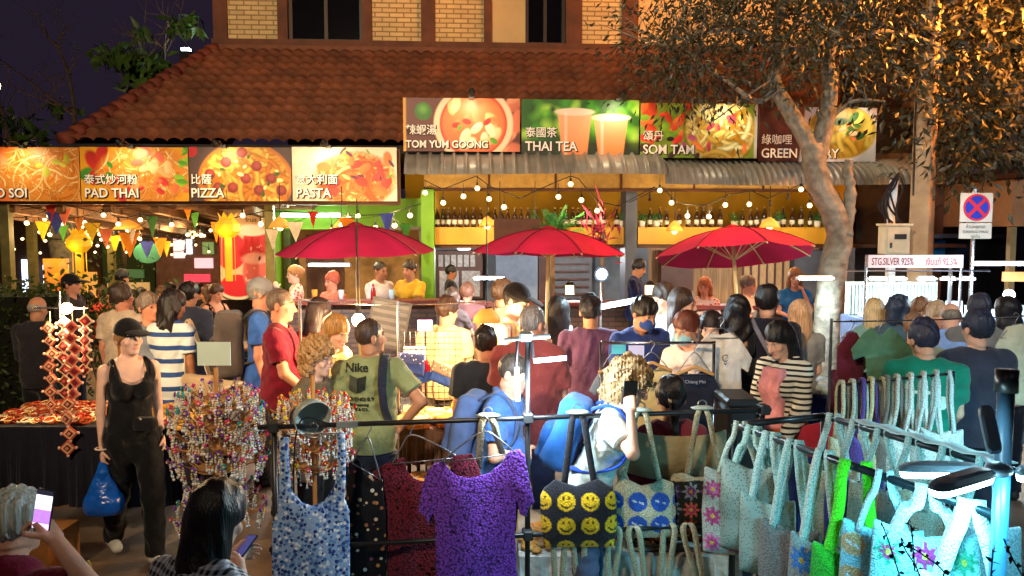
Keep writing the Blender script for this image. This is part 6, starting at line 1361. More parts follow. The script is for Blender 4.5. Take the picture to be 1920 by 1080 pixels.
rail_bag("pale blue bag with orange and yellow circles on the front rail", F0, F1, .66, .2, (.28, .42), CRA, tint((206, 224, 220)), smile_print((150, 196, 206), (226, 160, 110), .12, .13, .046, 3, 3, -.1, -.27, False), -30, .03)
rail_bag("pale bag with magenta flowers and green leaves under the lamp", F0, F1, .80, .14, (.34, .46), CRA, tint((224, 232, 224)), flower_print((160, 206, 206), 12, [(190, 40, 110), (40, 150, 110), (60, 160, 120)], 3, 3, .12, .14, -.12, -.22, .05), -25, .05)
rail_bag("white crochet bag with a broad strap nearest the lamp post", F0, F1, .93, .26, (.3, .4), tint((214, 226, 220)), tint((226, 236, 230)), None, -28, .06)
for i, (t, c, lb) in enumerate(((.06, (196, 190, 160), "first"), (.2, (60, 62, 130), "dark blue second"), (.34, (200, 196, 170), "third"), (.5, (150, 150, 146), "greyish fourth"), (.66, (206, 204, 186), "fifth"), (.82, (180, 186, 190), "sixth"))):
    rail_bag("%s crochet bag along the rear rail of the right rack" % lb, G0, G1, t, .25, (.26, .36), tint(c), tint((186, 206, 196)), None, -30, .035)
sh = E("cloth_strip", "pale cloth strip lying along the rear rail of the right rack", "cloth", G0.lerp(G1, .3)); m = MB(); o = G0.lerp(G1, .3); m.ribbon([G0.lerp(G1, t) - o + Vector((0, 0, .03 + .006 * math.sin(t * 40))) for t in np.linspace(.22, .92, 22)], (1, .3, 0), .075, .006); m.build("strip", cloth((186, 200, 196)), sh, True)
# strap display rail behind it
H0 = W(1575, 722, 4.5); H1 = W(1790, 700, 4.3); r3 = E("strap_rail", "thin black rail of cream shoulder straps behind the right rack", "rail", (H0.x, H0.y, 0)); o = Vector((H0.x, H0.y, 0)); m = MB(); m.tube([H0 - o, H1 - o], .008, 8); m.build("rail", BLACKM, r3, True)
for q in (H0, H1): m = MB(); m.tube([(q.x - o.x, q.y - o.y + .012, 0), (q.x - o.x, q.y - o.y + .012, q.z + .01)], .008, 6); m.build("upright", BLACKM, r3, True)
for i, (t, c, lb) in enumerate(((.06, (206, 200, 170), "cream bag with straight straps at the left end of the thin rail"), (.16, (190, 196, 186), "pale grey green bag second on the thin rail"), (.25, (92, 70, 150), "violet strapped bag on the thin rail"), (.33, (206, 196, 150), "yellowish cream bag fourth on the thin rail"), (.47, (120, 112, 104), "brownish grey bag in the middle of the thin rail"), (.56, (196, 196, 186), "off white bag sixth on the thin rail"), (.68, (206, 208, 200), "white strapped bag seventh on the thin rail"), (.79, (190, 196, 190), "pale bag eighth on the thin rail"), (.9, (170, 180, 176), "pale bag at the right end of the thin rail"))):
    rail_bag(lb, H0, H1, t, .32, (.22, .3), tint(c), tint(c), None, 8 - i * 3, .028, .012, seed=i)
# lamp post with folding LED blades
PD = 2.45; pp0 = W(1888, 700, PD); lp = E("lamp_post", "thick dark post at the right edge lit cyan by its lamp", "post", (pp0.x, PD, 0)); m = MB(); m.tube([(0, 0, 0), (0, 0, pp0.z)], .025, 14); m.build("shaft", M("post_blue_black", hx(50, 76, 96), rough=.35, var=.1, spec=.5), lp, True); m = MB(); m.tube([(0, 0, pp0.z - .06), (0, 0, pp0.z + .012)], .034, 14); m.build("post_cap", BLACKM, lp, True)
hub = W(1872, 880, PD - .12); ld = E("led_lamp", "folding lamp with glowing white blades on the dark post", "lamp", hub); BL = M("led_shell", hx(110, 140, 156), rough=.35, var=.05, spec=.5); LE = M("led_face", (1, 1, 1), emit=(.55, .92, 1.), es=14, var=0)
for i, (tip, w_) in enumerate((((1684, 878, PD + .02), .058), ((1750, 916, PD - .28), .064), ((1846, 760, PD - .05), .045), ((2010, 895, PD - .2), .058))):
    b = W(*tip) - hub; d_ = b.normalized(); up = Vector((0, 0, 1)) if i != 2 else Vector((-.4, -1, 0)); sd = d_.cross(up).normalized(); up = sd.cross(d_).normalized(); a = d_ * .045; Mx = Matrix((d_, sd, up)).transposed(); ln = (b - a).length
    F = []; m = MB(); pr = [(ln * .5 * math.copysign(abs(math.cos(t)) ** .35, math.cos(t)), w_ * .5 * math.copysign(abs(math.sin(t)) ** .6, math.sin(t))) for t in np.linspace(0, 2 * math.pi, 25)[:-1]]
    V = []; n = len(pr)
    for zz, k in ((-.006, 1.), (.004, 1.02), (.016, .86), (.022, .5)): V += [Mx @ Vector((x * k if k < .9 else x, y * k, zz)) + (a + b) / 2 for x, y in pr]
    for r_ in range(3):
        for j in range(n): F.append((r_ * n + j, r_ * n + (j + 1) % n, (r_ + 1) * n + (j + 1) % n, (r_ + 1) * n + j))
    F += [tuple(3 * n + j for j in range(n)), tuple(range(n - 1, -1, -1))]; m.add(V, F); bl = m.build("blade", BL, ld)
    m = MB(); m.add([Mx @ Vector((x * .985, y * .97, -.0065)) + (a + b) / 2 for x, y in pr] + [Mx @ Vector((x * .95, y * .8, -.026)) + (a + b) / 2 for x, y in pr], [(j, (j + 1) % n, n + (j + 1) % n, n + j) for j in range(n)] + [tuple(range(2 * n - 1, n - 1, -1))]); m.build("led_face", LE, bl)
    if i != 2:
        l = lamp('AREA', 8., (.10, .70, 1.), ld, (a + b) / 2 - up * .03, .05); l.data.shape = 'RECTANGLE'; l.data.size = ln * .9; l.data.size_y = .04; l.rotation_euler = Matrix((d_, -sd if False else up.cross(d_), up)).transposed().to_euler()
m = MB(); m.ball((0, 0, 0), .04, 12, 8, (1, 1, .6)); m.tube([(0, 0, 0), (.035, .12, .0)], .012, 8); m.build("hub", BL, ld, True)
# ---------------------------------------------------------------- stands of beaded hairpins
BEADS = [M("bead_%s" % n, hx(*c), rough=.25, var=.1, spec=.5) for n, c in (("white", (236, 232, 222)), ("cream", (226, 206, 160)), ("pink", (226, 60, 130)), ("red", (206, 40, 50)), ("teal", (40, 160, 180)), ("green", (60, 160, 70)), ("orange", (236, 130, 40)), ("violet", (120, 60, 170)), ("yellow", (230, 200, 60)), ("silver", (190, 200, 206)))]
STICK = M("pin_wood", hx(190, 130, 70), rough=.5, var=.2)
def hairpin_proto(kind, seed):
    g = random.Random(seed); e = E("hairpin", None, "hairpin"); m = MB(); m.tube([(0, 0, 0), (0, -.11, .085)], .0032, 5); m.build("stick", STICK, e); m = MB(); mats = BEADS
    def bead(p, r, k): m.mi = k; m.ball(p, r, 6, 4)
    tip = Vector((0, -.11, .085)); c1 = g.choice([2, 3, 4, 6, 7, 5]) if kind == 0 else g.choice([2, 3, 3, 6, 8, 7])
    for a in range(5): bead(tip + Vector((.009 * math.cos(a * 1.257), -.006, .009 * math.sin(a * 1.257))), .0066, c1)
    bead(tip + Vector((0, -.012, 0)), .006, 8)
    for s in (-.012, 0, .012):
        ln = g.uniform(.05, .10); n = int(ln / .012)
        for i in range(n): bead(tip + Vector((s + .003 * math.sin(i + s * 300), -.002, -.012 - i * .012)), g.uniform(.0038, .0064), g.choice([0, 0, 1, 9, 0, 1, g.randrange(10)]))
        bead(tip + Vector((s, -.002, -.014 - n * .012)), .008, g.choice([0, 9, c1, 0]))
    m.build("bead_tassel", mats, e, True); return e
def hairpin_stand(label, px, d, tiers, sd, kind, card, glabel, base_z=0.):
    c = W(px, 800, d); e = E("hairpin_stand", label, "display stand", (c.x, d, base_z)); zt = max(z for z, r_, n in tiers); m = MB(); m.tube([(0, 0, 0), (0, 0, zt + .16)], .012, 8); m.lathe([(.16, 0), (.16, .02), (.02, .04)], (0, 0, 0), 16); m.build("pole", STICK, e)
    g = random.Random(sd); protos = [hairpin_proto(kind, sd * 10 + i) for i in range(7)]; used = set()
    for z, r_, n in tiers:
        m = MB(); m.lathe([(r_ * .3, -.012), (r_ * .55, .0), (r_ * .5, .014), (.012, .014)], (0, 0, z), 20); m.build("tier", M("straw_ring", hx(170, 120, 66), rough=.8, var=.3, bump=.4), e)
        for j in range(n):
            a = 2 * math.pi * j / n + g.uniform(-.12, .12); q = Vector((math.cos(a), math.sin(a), 0)) * (r_ * .5); k = g.randrange(7); loc = Vector((c.x, d, base_z)) + q + Vector((0, 0, z + .005)); rz_ = a + math.pi / 2
            if k not in used: used.add(k); h_ = protos[k]
            else: h_ = copy_thing(protos[k], loc)
            h_.location = loc; h_.rotation_euler = (g.uniform(-.25, .35), 0, rz_); h_.scale = ((r_ / .19),) * 3; h_["label"] = glabel; h_["group"] = glabel.replace("beaded hairpin", "beaded hairpins")
    if card: m = MB(); w_, hh = .165, .118; m.box((0, -.02, zt + .235), (w_, .008, hh)); m.build("card", M("blank_card", hx(206, 222, 206), rough=.5, var=.05), e)
hairpin_stand("round stand of beaded hairpins topped by a blank white card", 408, 3.85, [(1.345, .14, 15), (1.29, .18, 22), (1.2, .21, 26), (1.08, .2, 26), (.99, .2, 22), (.82, .16, 18), (.72, .19, 22)], 3, 0, True, "beaded hairpin stuck in the stand with the white card")
hairpin_stand("dense round stand of pink and white beaded hairpins behind the floral dress", 588, 4.05, [(1.27, .13, 14), (1.2, .18, 26), (1.12, .18, 26), (1.03, .18, 26), (.93, .18, 26)], 5, 1, False, "beaded hairpin stuck in the stand behind the floral dress")
# ---------------------------------------------------------------- stalls
CLB = cloth((26, 28, 40)); CLW = cloth((206, 204, 196)); CLBL = cloth((36, 60, 130))
def table(label, px0, px1, d0, d1, z, mat, drape=.55, lo=None):
    x0 = X(px0, d0); x1 = X(px1, d0); e = E("stall_table", label, "table", ((x0 + x1) / 2, d0, 0)); hw = (x1 - x0) / 2; m = MB(); m.bb((-hw + .01, .01, z - .035), (hw - .01, d1 - d0 - .01, z - .008)); m.build("tabletop", DWOOD, e)
    for sx in (-1, 1):
        for y in (.06, d1 - d0 - .06): m = MB(); m.tube([(sx * (hw - .06), y, 0), (sx * (hw - .06), y, z - .036)], .016, 6); m.build("leg", BLACKM, e)
    # cloth with wavy drape
    n = 60; V = []; F = []; per = [(-hw, d1 - d0), (-hw, 0), (hw, 0), (hw, d1 - d0)]; seg = []
    for i in range(3):
        for t in np.linspace(0, 1, n, endpoint=False): seg.append((per[i][0] + (per[i + 1][0] - per[i][0]) * t, per[i][1] + (per[i + 1][1] - per[i][1]) * t, i))
    seg.append((*per[3], 2)); k = len(seg); lev = [(0, 0.), (.02, .012), (.3, .03), (1, .05)]
    for l, amp in lev:
        for j, (x, y, i) in enumerate(seg):
            nx, ny = [(-1, 0), (0, -1), (1, 0)][i]; a = amp * (.6 + .5 * math.sin(j * .8) + .3 * math.sin(j * 1.9 + 1)) * l + .006; V.append((x + nx * a, y + ny * a, z - drape * l))
    for r_ in range(len(lev) - 1):
        for j in range(k - 1): F.append((r_ * k + j, (r_ + 1) * k + j, (r_ + 1) * k + j + 1, r_ * k + j + 1))
    F.append(tuple(range(k)))
    o = mesh_obj("table_cloth", V, F, mat, None, False, loc=((x0 + x1) / 2, d0, .001)); tag(o, "cloth draped over the " + label, "tablecloth"); return e
def heap(label, name, px0, px1, d0, d1, z, mats, n, rr, kind, seed, cat="goods", flat=.5):
    """a spread of many tiny goods on a table"""
    g = random.Random(seed); m = MB(); x0 = X(px0, d0); x1 = X(px1, d0); o = Vector(((x0 + x1) / 2, (d0 + d1) / 2, z))
    for i in range(n):
        p = Vector((g.uniform(x0, x1) - o.x, g.uniform(d0, d1) - o.y, 0)); r_ = g.uniform(*rr); m.mi = g.randrange(len(mats))
        if kind == 'ring':
            q = p + Vector((0, 0, .012 + g.uniform(0, .03))); a = g.uniform(0, 3); m.tube([q + Matrix.Rotation(a, 3, 'Z') @ Vector((r_ * math.cos(t), r_ * math.sin(t), .25 * r_ * math.sin(t + a))) for t in np.linspace(0, 6.283, 9)], r_ * .17, 5)
        elif kind == 'ball': m.ball(p + Vector((0, 0, r_ * flat)), r_, 7, 5, (1, 1, flat))
        elif kind == 'box': m.box(p + Vector((0, 0, r_ * .35 + .002)), (r_ * 1.6, r_ * 1.1, r_ * .7), g.uniform(0, 3))
        else:
            a = g.uniform(0, 6.28); R3 = Matrix.Rotation(a, 3, 'Z') @ Matrix.Rotation(g.uniform(-.5, .5), 3, 'X'); m.lathe([(.001, -.3 * r_), (r_ * .5, -.22 * r_), (r_, .1 * r_), (r_ * .95, .13 * r_), (r_ * .4, -.1 * r_), (.001, -.15 * r_)], p + Vector((0, 0, r_ * .45 + g.uniform(0, .05))), 10, R3, 1, .5)
    ob = m.build(name, mats, None, True, loc=o); return tag(ob, label, cat, kind="stuff")
BRC = [M("brace_%d" % i, hx(*c), rough=.5, var=.2) for i, c in enumerate(((206, 90, 40), (230, 190, 110), (190, 50, 40), (226, 210, 170), (150, 70, 40)))]
table("long black clothed table at the left", -60, 345, 5.25, 5.95, .84, CLB)
heap("spread of small bright bracelets on the left black table", "bracelets", -40, 150, 5.3, 5.85, .842, BRC, 420, (.025, .04), 'ring', 1)
heap("coils of straw and rope goods on the left table beside the woman in black", "rope_coils", 262, 338, 5.3, 5.75, .842, [M("straw_a", hx(216, 160, 70), rough=.8, var=.3), M("straw_b", hx(236, 200, 130), rough=.8, var=.3)], 46, (.05, .1), 'ring', 2)
# hanging yarn diamonds
YD = [cloth(c, bump=.5, bs=220) for c in ((206, 90, 70), (236, 200, 150), (120, 30, 40), (226, 150, 120))]
st = E("garland_stand", "thin metal stand carrying the craft garlands and a bulb", "stand", (X(108, 5.45), 5.45, .845)); m = MB(); m.tube([(0, 0, 0), (.0, 0, .92)], .009, 8); m.tube([(-.18, 0, .80), (.2, 0, .80)], .007, 6); m.lathe([(.1, 0), (.1, .012), (.012, .02)], (0, 0, 0), 14); m.build("pole", CHROME, st)
def garland(px, y0, y1, d, n, k0, label, sz=.050):
    o = W(px, y0, d); z1 = W(px, y1, d).z; e = E("yarn_garland", label, "craft garland", o, group="garlands of yarn diamonds"); m = MB(); m.tube([(0, 0, .06), (0, 0, z1 - o.z)], .003, 4); m.build("cord", cloth((230, 200, 160)), e); g = random.Random(px)
    for i in range(n):
        z = (z1 - o.z) * (i + .6) / n; tw = g.uniform(-.35, .35); Rm = Matrix.Rotation(tw, 3, 'Z') @ Matrix.Rotation(g.uniform(-.1, .1), 3, 'Y'); m = MB(); off = Vector((g.uniform(-.015, .015), -.01, z))
        for j, (s_, y_) in enumerate(((1., 0.), (.74, -.006), (.48, -.011), (.24, -.016))): m.mi = (k0 + j) % 4 if j != 2 else 2; m.prism([(0, -s_ * sz), (s_ * sz, 0), (0, s_ * sz), (-s_ * sz, 0)], y_ - .003, y_ + .003, Rm); 
        m.V = [tuple(Vector(v) + off) for v in m.V]; m.build("yarn_diamond", YD, e); m = MB()
        for sx in (-1, 0, 1): m.ball(off + Rm @ Vector((sx * sz, 0, -abs(1 - abs(sx)) * sz)), .011, 6, 4)
        m.build("pompom", cloth((236, 190, 170)), e)
garland(94, 600, 790, 5.4, 8, 0, "red yarn diamond garland hanging leftmost on the thin stand"); garland(119, 592, 830, 5.42, 11, 1, "cream yarn diamond garland right under the stand's bulb"); garland(136, 600, 745, 5.35, 7, 3, "orange red yarn diamond garland in the middle of the stand"); garland(158, 590, 700, 5.4, 6, 1, "pale pink yarn diamond garland hanging rightmost on the stand"); garland(128, 740, 850, 5.2, 4, 0, "short dark red garland hanging lowest before the table edge", .055)
def bare_bulb(px, py, d, label, power, shade=False, r=.04, cord=.3):
    c = W(px, py, d); e = E("hanging_bulb", label, "lamp", c, group="bare bulbs over the stalls"); b = bulb_mb(Vector((0, 0, 0)), r); b.build("bulb", M("stall_bulb", (1, .9, .7), emit=(1, .72, .36), es=55, var=0), e, True); m = MB(); m.tube([(0, 0, r * .9), (0, 0, r * .9 + .06)], .02, 8); m.tube([(0, 0, .05), (0, 0, cord)], .005, 5); m.build("socket", CABLE, e)
    if shade: m = MB(); m.lathe([(.105, .0), (.09, .05), (.04, .1), (.03, .1)], (0, 0, .0), 16); m.build("lamp_shade", SHADE, e, True)
    lamp('POINT', power, (1, .68, .34), e, (0, -.01, -r - .03), .04); return e
bare_bulb(125, 578, 5.4, "bare bulb glowing over the yarn garlands", 34, cord=.05)
bare_bulb(672, 600, 5.75, "bare bulb glowing by the man in the green shirt", 52, r=.05, cord=.9); bare_bulb(913, 604, 5.7, "shaded bulb glowing above the boy in the black shirt", 56, True, r=.045, cord=.8)
for px, lb in ((672, "first"), (913, "second")): pass
po = E("bulb_pole", "white crossbar on stands carrying the two warm stall bulbs", "stand", (X(745, 5.8), 5.8, 0)); zt = W(745, 564, 5.8).z; m = MB(); m.tube([(0, 0, 0), (0, 0, zt)], .012, 8); m.build("pole", CHROME, po); m = MB(); a = X(560, 5.8) - X(745, 5.8); b = X(925, 5.8) - X(745, 5.8); m.tube(sag((a, 0, zt), (b, 0, zt), .03, 10), .005, 6); m.build("crossbar", CHROME, po); m = MB(); m.tube([(b, 0, 0), (b, 0, zt)], .012, 8); m.build("pole", CHROME, po); m = MB(); m.tube([(a, 0, 0), (a, 0, zt)], .012, 8); m.build("pole", CHROME, po)
# middle stall: mesh panel with purses, a heap of cloth pouches and plastic packs below
table("small centre table of cloth pouches", 745, 905, 5.35, 6.0, .80, cloth((92, 70, 60)), .25)
gp = E("wire_panel", "wire grid panel behind the cloth pouches", "display panel", (X(800, 5.9), 5.9, .80)); m = MB(); g0, g1, gz = -.22, .26, .62
for i in range(12): x = g0 + (g1 - g0) * i / 11; m.tube([(x, 0, 0), (x, 0, gz)], .0025, 4)
for i in range(14): m.tube([(g0, -.004, gz * i / 13), (g1, -.004, gz * i / 13)], .0025, 4)
m.build("grid", CHROME, gp)
for i, (px, py, rot, c1, c2, lb) in enumerate(((787, 700, -.35, (190, 30, 50), (50, 84, 160), "red and blue patterned pouch pinned on the wire panel"), (828, 700, .4, (150, 130, 110), (44, 76, 150), "grey topped blue pouch pinned on the wire panel"), (772, 682, .1, (60, 70, 120), (40, 60, 120), "plain dark blue pouch at the panel's corner"))):
    c = W(px, py, 5.82 - i * .02); e = E("pouch", lb, "pouch", c); mt = printmat("pouch_print_%d" % i, c1, [(230, 220, 210), c1, (40, 40, 90)], 60, .3); Rm = Matrix.Rotation(rot, 3, 'Y'); F = Field((-.16, -.05, -.14), (.16, .05, .14), .007); F.box((0, 0, -.04), (.095, .022, .045), .015, np.array(Rm)); F.build("pouch_body", cloth(c2), e); F = Field((-.16, -.05, -.14), (.16, .05, .14), .007); F.box(np.array(Rm) @ np.array((0, -.004, .035)), (.095, .02, .045), .012, np.array(Rm)); F.build("flap", mt, e)
m = MB(); w_, h_ = .17, .155; m.box((0, 0, 0), (w_, .006, h_)); o = m.build("price_card", M("white_card", hx(236, 234, 226), rough=.5, var=.03), None, loc=W(778, 668, 5.95)); tag(o, "white notice card behind the patterned pouches", "card"); [text(t, .02, BLACKM, o, (0, -.0042, .045 - .028 * i), align='CENTER') for i, t in enumerate(("HANDMADE BAG",))]
heap("tumbled heap of orange and cream cloth pouches on the centre table", "cloth_pouches", 752, 848, 5.37, 5.75, .805, [cloth((226, 150, 60)), cloth((236, 196, 130)), cloth((206, 120, 60)), cloth((220, 190, 170))], 46, (.05, .09), 'box', 4)
table("low stand of wrapped packs under the pouches", 740, 860, 4.95, 5.3, .45, cloth((120, 96, 70)), .3)
heap("shiny wrapped packs on the low stand", "wrapped_packs", 748, 850, 5.0, 5.25, .455, [M("clear_wrap", hx(170, 160, 146), rough=.15, var=.3, spec=.7), M("tan_pack", hx(190, 130, 60), rough=.4, var=.3)], 34, (.05, .09), 'box', 5)
heap("wrapped yellow snacks on the tray under the shaded bulb", "wrapped_snacks", 852, 905, 5.72, 5.98, .88, [M("snack_yellow", hx(236, 200, 50), rough=.3, var=.2), M("snack_cream", hx(236, 220, 160), rough=.3, var=.2)], 60, (.02, .035), 'box', 6)
m = MB(); m.bb((-.13, -.15, 0), (.13, .15, .06)); o = m.build("snack_tray", M("tray_yellow", hx(206, 160, 40), rough=.5), None, loc=(X(878, 5.85), 5.85, .815)); tag(o, "yellow tray holding wrapped snacks", "tray")
# flat dark signboard leaning, pink screen
m = MB(); m.box((0, 0, 0), (.34, .02, .42)); o = m.build("dark_board", M("slate_board", hx(60, 56, 60), rough=.6, var=.3), None, loc=W(728, 607, 6.6), rot=(0, R(12), 0)); tag(o, "dark slatted board tilted beside the stall pole", "board"); m = MB(); [m.box((0, -.014, -.16 + i * .065), (.3, .008, .03)) for i in range(6)]; m.build("slat", M("slate_slat", hx(84, 80, 84), rough=.6), o); m = MB(); m.tube([(0, .02, -1.6), (0, .02, .2)], .012, 6); m.build("prop", BLACKM, o)
e = E("tablet_screen", "small lit violet screen behind the stall pole", "screen", W(797, 610, 6.3)); m = MB(); m.box((0, 0, 0), (.13, .012, .1), ch=.004); m.build("case", BLACKM, e); m = MB(); m.box((0, -.008, 0), (.12, .004, .09)); m.build("display", M("violet_display", hx(216, 170, 236), emit=hx(216, 160, 240), es=1.1, var=.2), e); m = MB(); m.tube([(0, .01, -1.4), (0, .01, 0)], .01, 6); m.build("stand", BLACKM, e)
# rail of t-shirts
d = 5.0; a = W(1128, 643, d); b = W(1340, 643, d); e = E("shirt_rail", "thin metal rail hung with printed t-shirts", "clothes rail", (a.x, d, 0)); m = MB(); m.tube([(0, 0, a.z), (b.x - a.x, 0, a.z)], .010, 8); m.build("rail", CHROME, e, True)
for x in (0, b.x - a.x): m = MB(); m.tube([(x, .015, 0), (x, .015, a.z + .01)], .011, 8); m.build("upright", CHROME, e, True)
def tee(px, yt, wid, hgt, d, c, label, hookpx, decal=None, seed=1):
    w_ = wid / 2; pp = [(px - w_ * .30, yt), (px - w_ * .62, yt + wid * .10), (px - w_ * 1.02, yt + wid * .48), (px - w_ * .72, yt + wid * .58), (px - w_ * .60, yt + wid * .44), (px - w_ * .62, yt + hgt), (px + w_ * .62, yt + hgt), (px + w_ * .60, yt + wid * .44), (px + w_ * .72, yt + wid * .58), (px + w_ * 1.02, yt + wid * .48), (px + w_ * .62, yt + wid * .10), (px + w_ * .30, yt), (px + w_ * .15, yt + wid * .07), (px, yt + wid * .09), (px - w_ * .15, yt + wid * .07)]
    e, o = garment(label, pp, d, cloth(c), "t-shirt", (px, hookpx), [(px - w_ * .55, yt + wid * .08), (px + w_ * .55, yt + wid * .08)], "t-shirts on the thin metal rail", h=.009, seed=seed, fold=.01)
    m = MB(); s = d / 1450; zz = hookpx - yt; m.tube(curve_pts([(-w_ * .62 * s, -.012, -wid * .09 * s), (-w_ * .2 * s, -.012, -.0), (0, -.012, .016), (w_ * .2 * s, -.012, 0), (w_ * .62 * s, -.012, -wid * .09 * s)], 4), .012, 6); m.build("wood_hanger", WOODH, e, True); return e
BKT = M("print_black", hx(30, 28, 30), rough=.8, var=0)
tee(1150, 690, 92, 200, 5.02, (130, 140, 150), "grey t-shirt at the left end of the thin metal rail", 645); e = tee(1222, 684, 122, 210, 4.98, (206, 178, 120), "cream t-shirt with a small black emblem on the thin metal rail", 645)
m = MB(); [m.ball((-.01 + .03 * x_, -.045, -.105 - .02 * z_), .014, 7, 4, (1, .25, 1)) for x_, z_ in ((0, 0), (.9, .6), (-.2, 1.2))]; m.build("emblem", BKT, e)
e = tee(1302, 692, 118, 200, 4.96, (30, 32, 46), "black t-shirt with small pale script on the thin metal rail", 645); text("Chiang Mai", .03, M("pale_ink", hx(150, 150, 160), var=0), e, (-.07, -.042, -.085))
e, o = garment("white t-shirt with a small line face print hung right of the rail", [(1330, 622), (1312, 640), (1292, 668), (1300, 700), (1318, 690), (1318, 742), (1392, 742), (1390, 690), (1404, 700), (1412, 672), (1392, 640), (1375, 622), (1352, 628)], 5.1, cloth((214, 206, 198)), "t-shirt", (1352, 600), [(1322, 634), (1384, 634)], seed=31)
m = MB(); m.tube([(.02 + .018 * math.cos(t), -.045, -.17 + .022 * math.sin(t)) for t in np.linspace(.6, 5.6, 12)], .003, 4); m.tube([(.012, -.045, -.2), (.02, -.045, -.215), (.03, -.045, -.2)], .003, 4); m.build("face_print", BKT, e)
m = MB(); m.box((0, 0, 0), (.10, .004, .10)); o = m.build("price_card", M("violet_card", hx(206, 200, 236), rough=.5, var=.05), None, loc=W(1193, 662, 4.93)); tag(o, "pale card numbered 2540 hanging from the t-shirt rail", "card"); text("2540", .035, BLACKM, o, (0, -.003, -.038), align='CENTER', off=.001)
m = MB(); m.box((0, 0, 0), (.09, .004, .06)); o = m.build("price_card", M("cyan_card", hx(90, 190, 206), rough=.5, var=.3), None, loc=W(1160, 655, 4.93)); tag(o, "turquoise card hanging from the t-shirt rail", "card")
# thin stand with the bright spotlight
d = 6.4; zt = W(1128, 505, d).z; e = E("spotlight_stand", "thin stand with a dazzling round spotlight behind the t-shirt rail", "spotlight", (X(1128, d), d, 0)); m = MB(); m.tube([(0, 0.04, 0), (0, .04, zt)], .011, 8); m.build("stand", CHROME, e); m = MB(); m.lathe([(.035, -.05), (.06, .03), (.062, .045), (.001, .045)], (0, .03, W(1128, 514, d).z), 16, Matrix.Rotation(R(90), 3, 'X')); m.build("housing", BLACKM, e, True); m = MB(); m.ball((0, -.02, W(1128, 514, d).z), .042, 14, 8, (1, .35, 1)); m.build("lens", M("spot_lens", (1, 1, 1), emit=(.72, .85, 1.), es=60, var=0), e, True); lamp('POINT', 36, (.56, .84, 1), e, (0, -.12, W(1128, 514, d).z), .05)
# camping chair, black box, bench goods
d = 4.25; e = E("camping_chair", "folding camping chair with beige back and dark red seat", "chair", (X(1268, d), d, 0)); bz = W(1268, 832, d).z
m = MB(); m.ribbon(curve_pts([(-.27, -.08, bz - .02), (-.12, -.16, bz - .03), (.12, -.16, bz - .03), (.27, -.08, bz - .02)], 6), (0, 0, 1), .24, .008); m.build("backrest", cloth((160, 146, 110)), e, True); m = MB(); m.ribbon(curve_pts([(-.27, -.06, bz - .26), (-.12, -.15, bz - .28), (.12, -.15, bz - .28), (.27, -.06, bz - .26)], 6), (0, 0, 1), .26, .008); m.build("lower_back", cloth((110, 30, 40)), e, True); m = MB(); m.ribbon([(0, -.14, .44), (0, .0, .40), (0, .22, .40), (0, .36, .43)], (1, 0, 0), .5, .01); m.build("seat", cloth((84, 28, 36)), e)
for sx in (-1, 1): m = MB(); m.tube([(sx * .27, -.09, .0), (sx * .28, -.07, bz + .08)], .011, 7); m.tube([(sx * .27, -.1, .02), (-sx * .27, -.1, .46)], .009, 6); m.tube([(sx * .27, .36, .46), (sx * .27, -.08, .02)], .009, 6); m.tube([(sx * .27, -.08, .62), (sx * .28, .36, .62)], .012, 6); m.build("frame", CHROME, e, True)
d = 4.6; c = W(1380, 740, d); e = E("storage_box", "black storage box standing right of the seated woman", "box", (c.x, d, 0)); m = MB(); m.box((0, 0, c.z / 2 - .03), (.17, .3, c.z - .06), ch=.02); m.build("box_body", M("black_plastic", hx(28, 30, 36), rough=.5, var=.2), e); m = MB(); m.box((0, 0, c.z - .02), (.19, .32, .05), ch=.015); m.build("lid", M("black_lid", hx(44, 48, 56), rough=.45, var=.2), e)
table("blue clothed table before the pale tree trunk", 1505, 1625, 6.0, 6.6, .88, CLBL); heap("pale folded goods on the blue table", "folded_cloths", 1512, 1615, 6.03, 6.5, .885, [cloth((206, 214, 206)), cloth((226, 226, 216)), cloth((180, 200, 196))], 60, (.05, .09), 'box', 8)
table("small table with a tray of red and white trinkets", 1500, 1615, 4.75, 5.1, .78, CLBL); heap("red and white trinkets heaped on the small table", "trinkets", 1508, 1606, 4.78, 5.08, .785, [BEADS[0], BEADS[3], BEADS[2], BEADS[1]], 170, (.014, .022), 'ball', 9)
# low white table of shell shaped wooden bowls under the bags
table("low white clothed table under the hanging bags", 975, 1400, 4.05, 4.75, .44, CLW, .4); heap("glossy brown shell shaped bowls on the low white table", "wooden_bowls", 1065, 1370, 4.08, 4.55, .445, [M("bowl_brown", hx(120, 74, 36), rough=.25, var=.5, vs=20, spec=.6), M("bowl_gold", hx(176, 120, 60), rough=.25, var=.4, vs=20, spec=.6), M("bowl_dark", hx(66, 40, 26), rough=.25, var=.3, spec=.6)], 70, (.045, .085), 'shell', 10); heap("orange round soaps piled at the left of the low white table", "round_soaps", 985, 1045, 4.08, 4.45, .445, [M("soap_orange", hx(236, 170, 80), rough=.5, var=.15), M("soap_peach", hx(240, 200, 140), rough=.5, var=.1)], 60, (.03, .04), 'ball', 11)
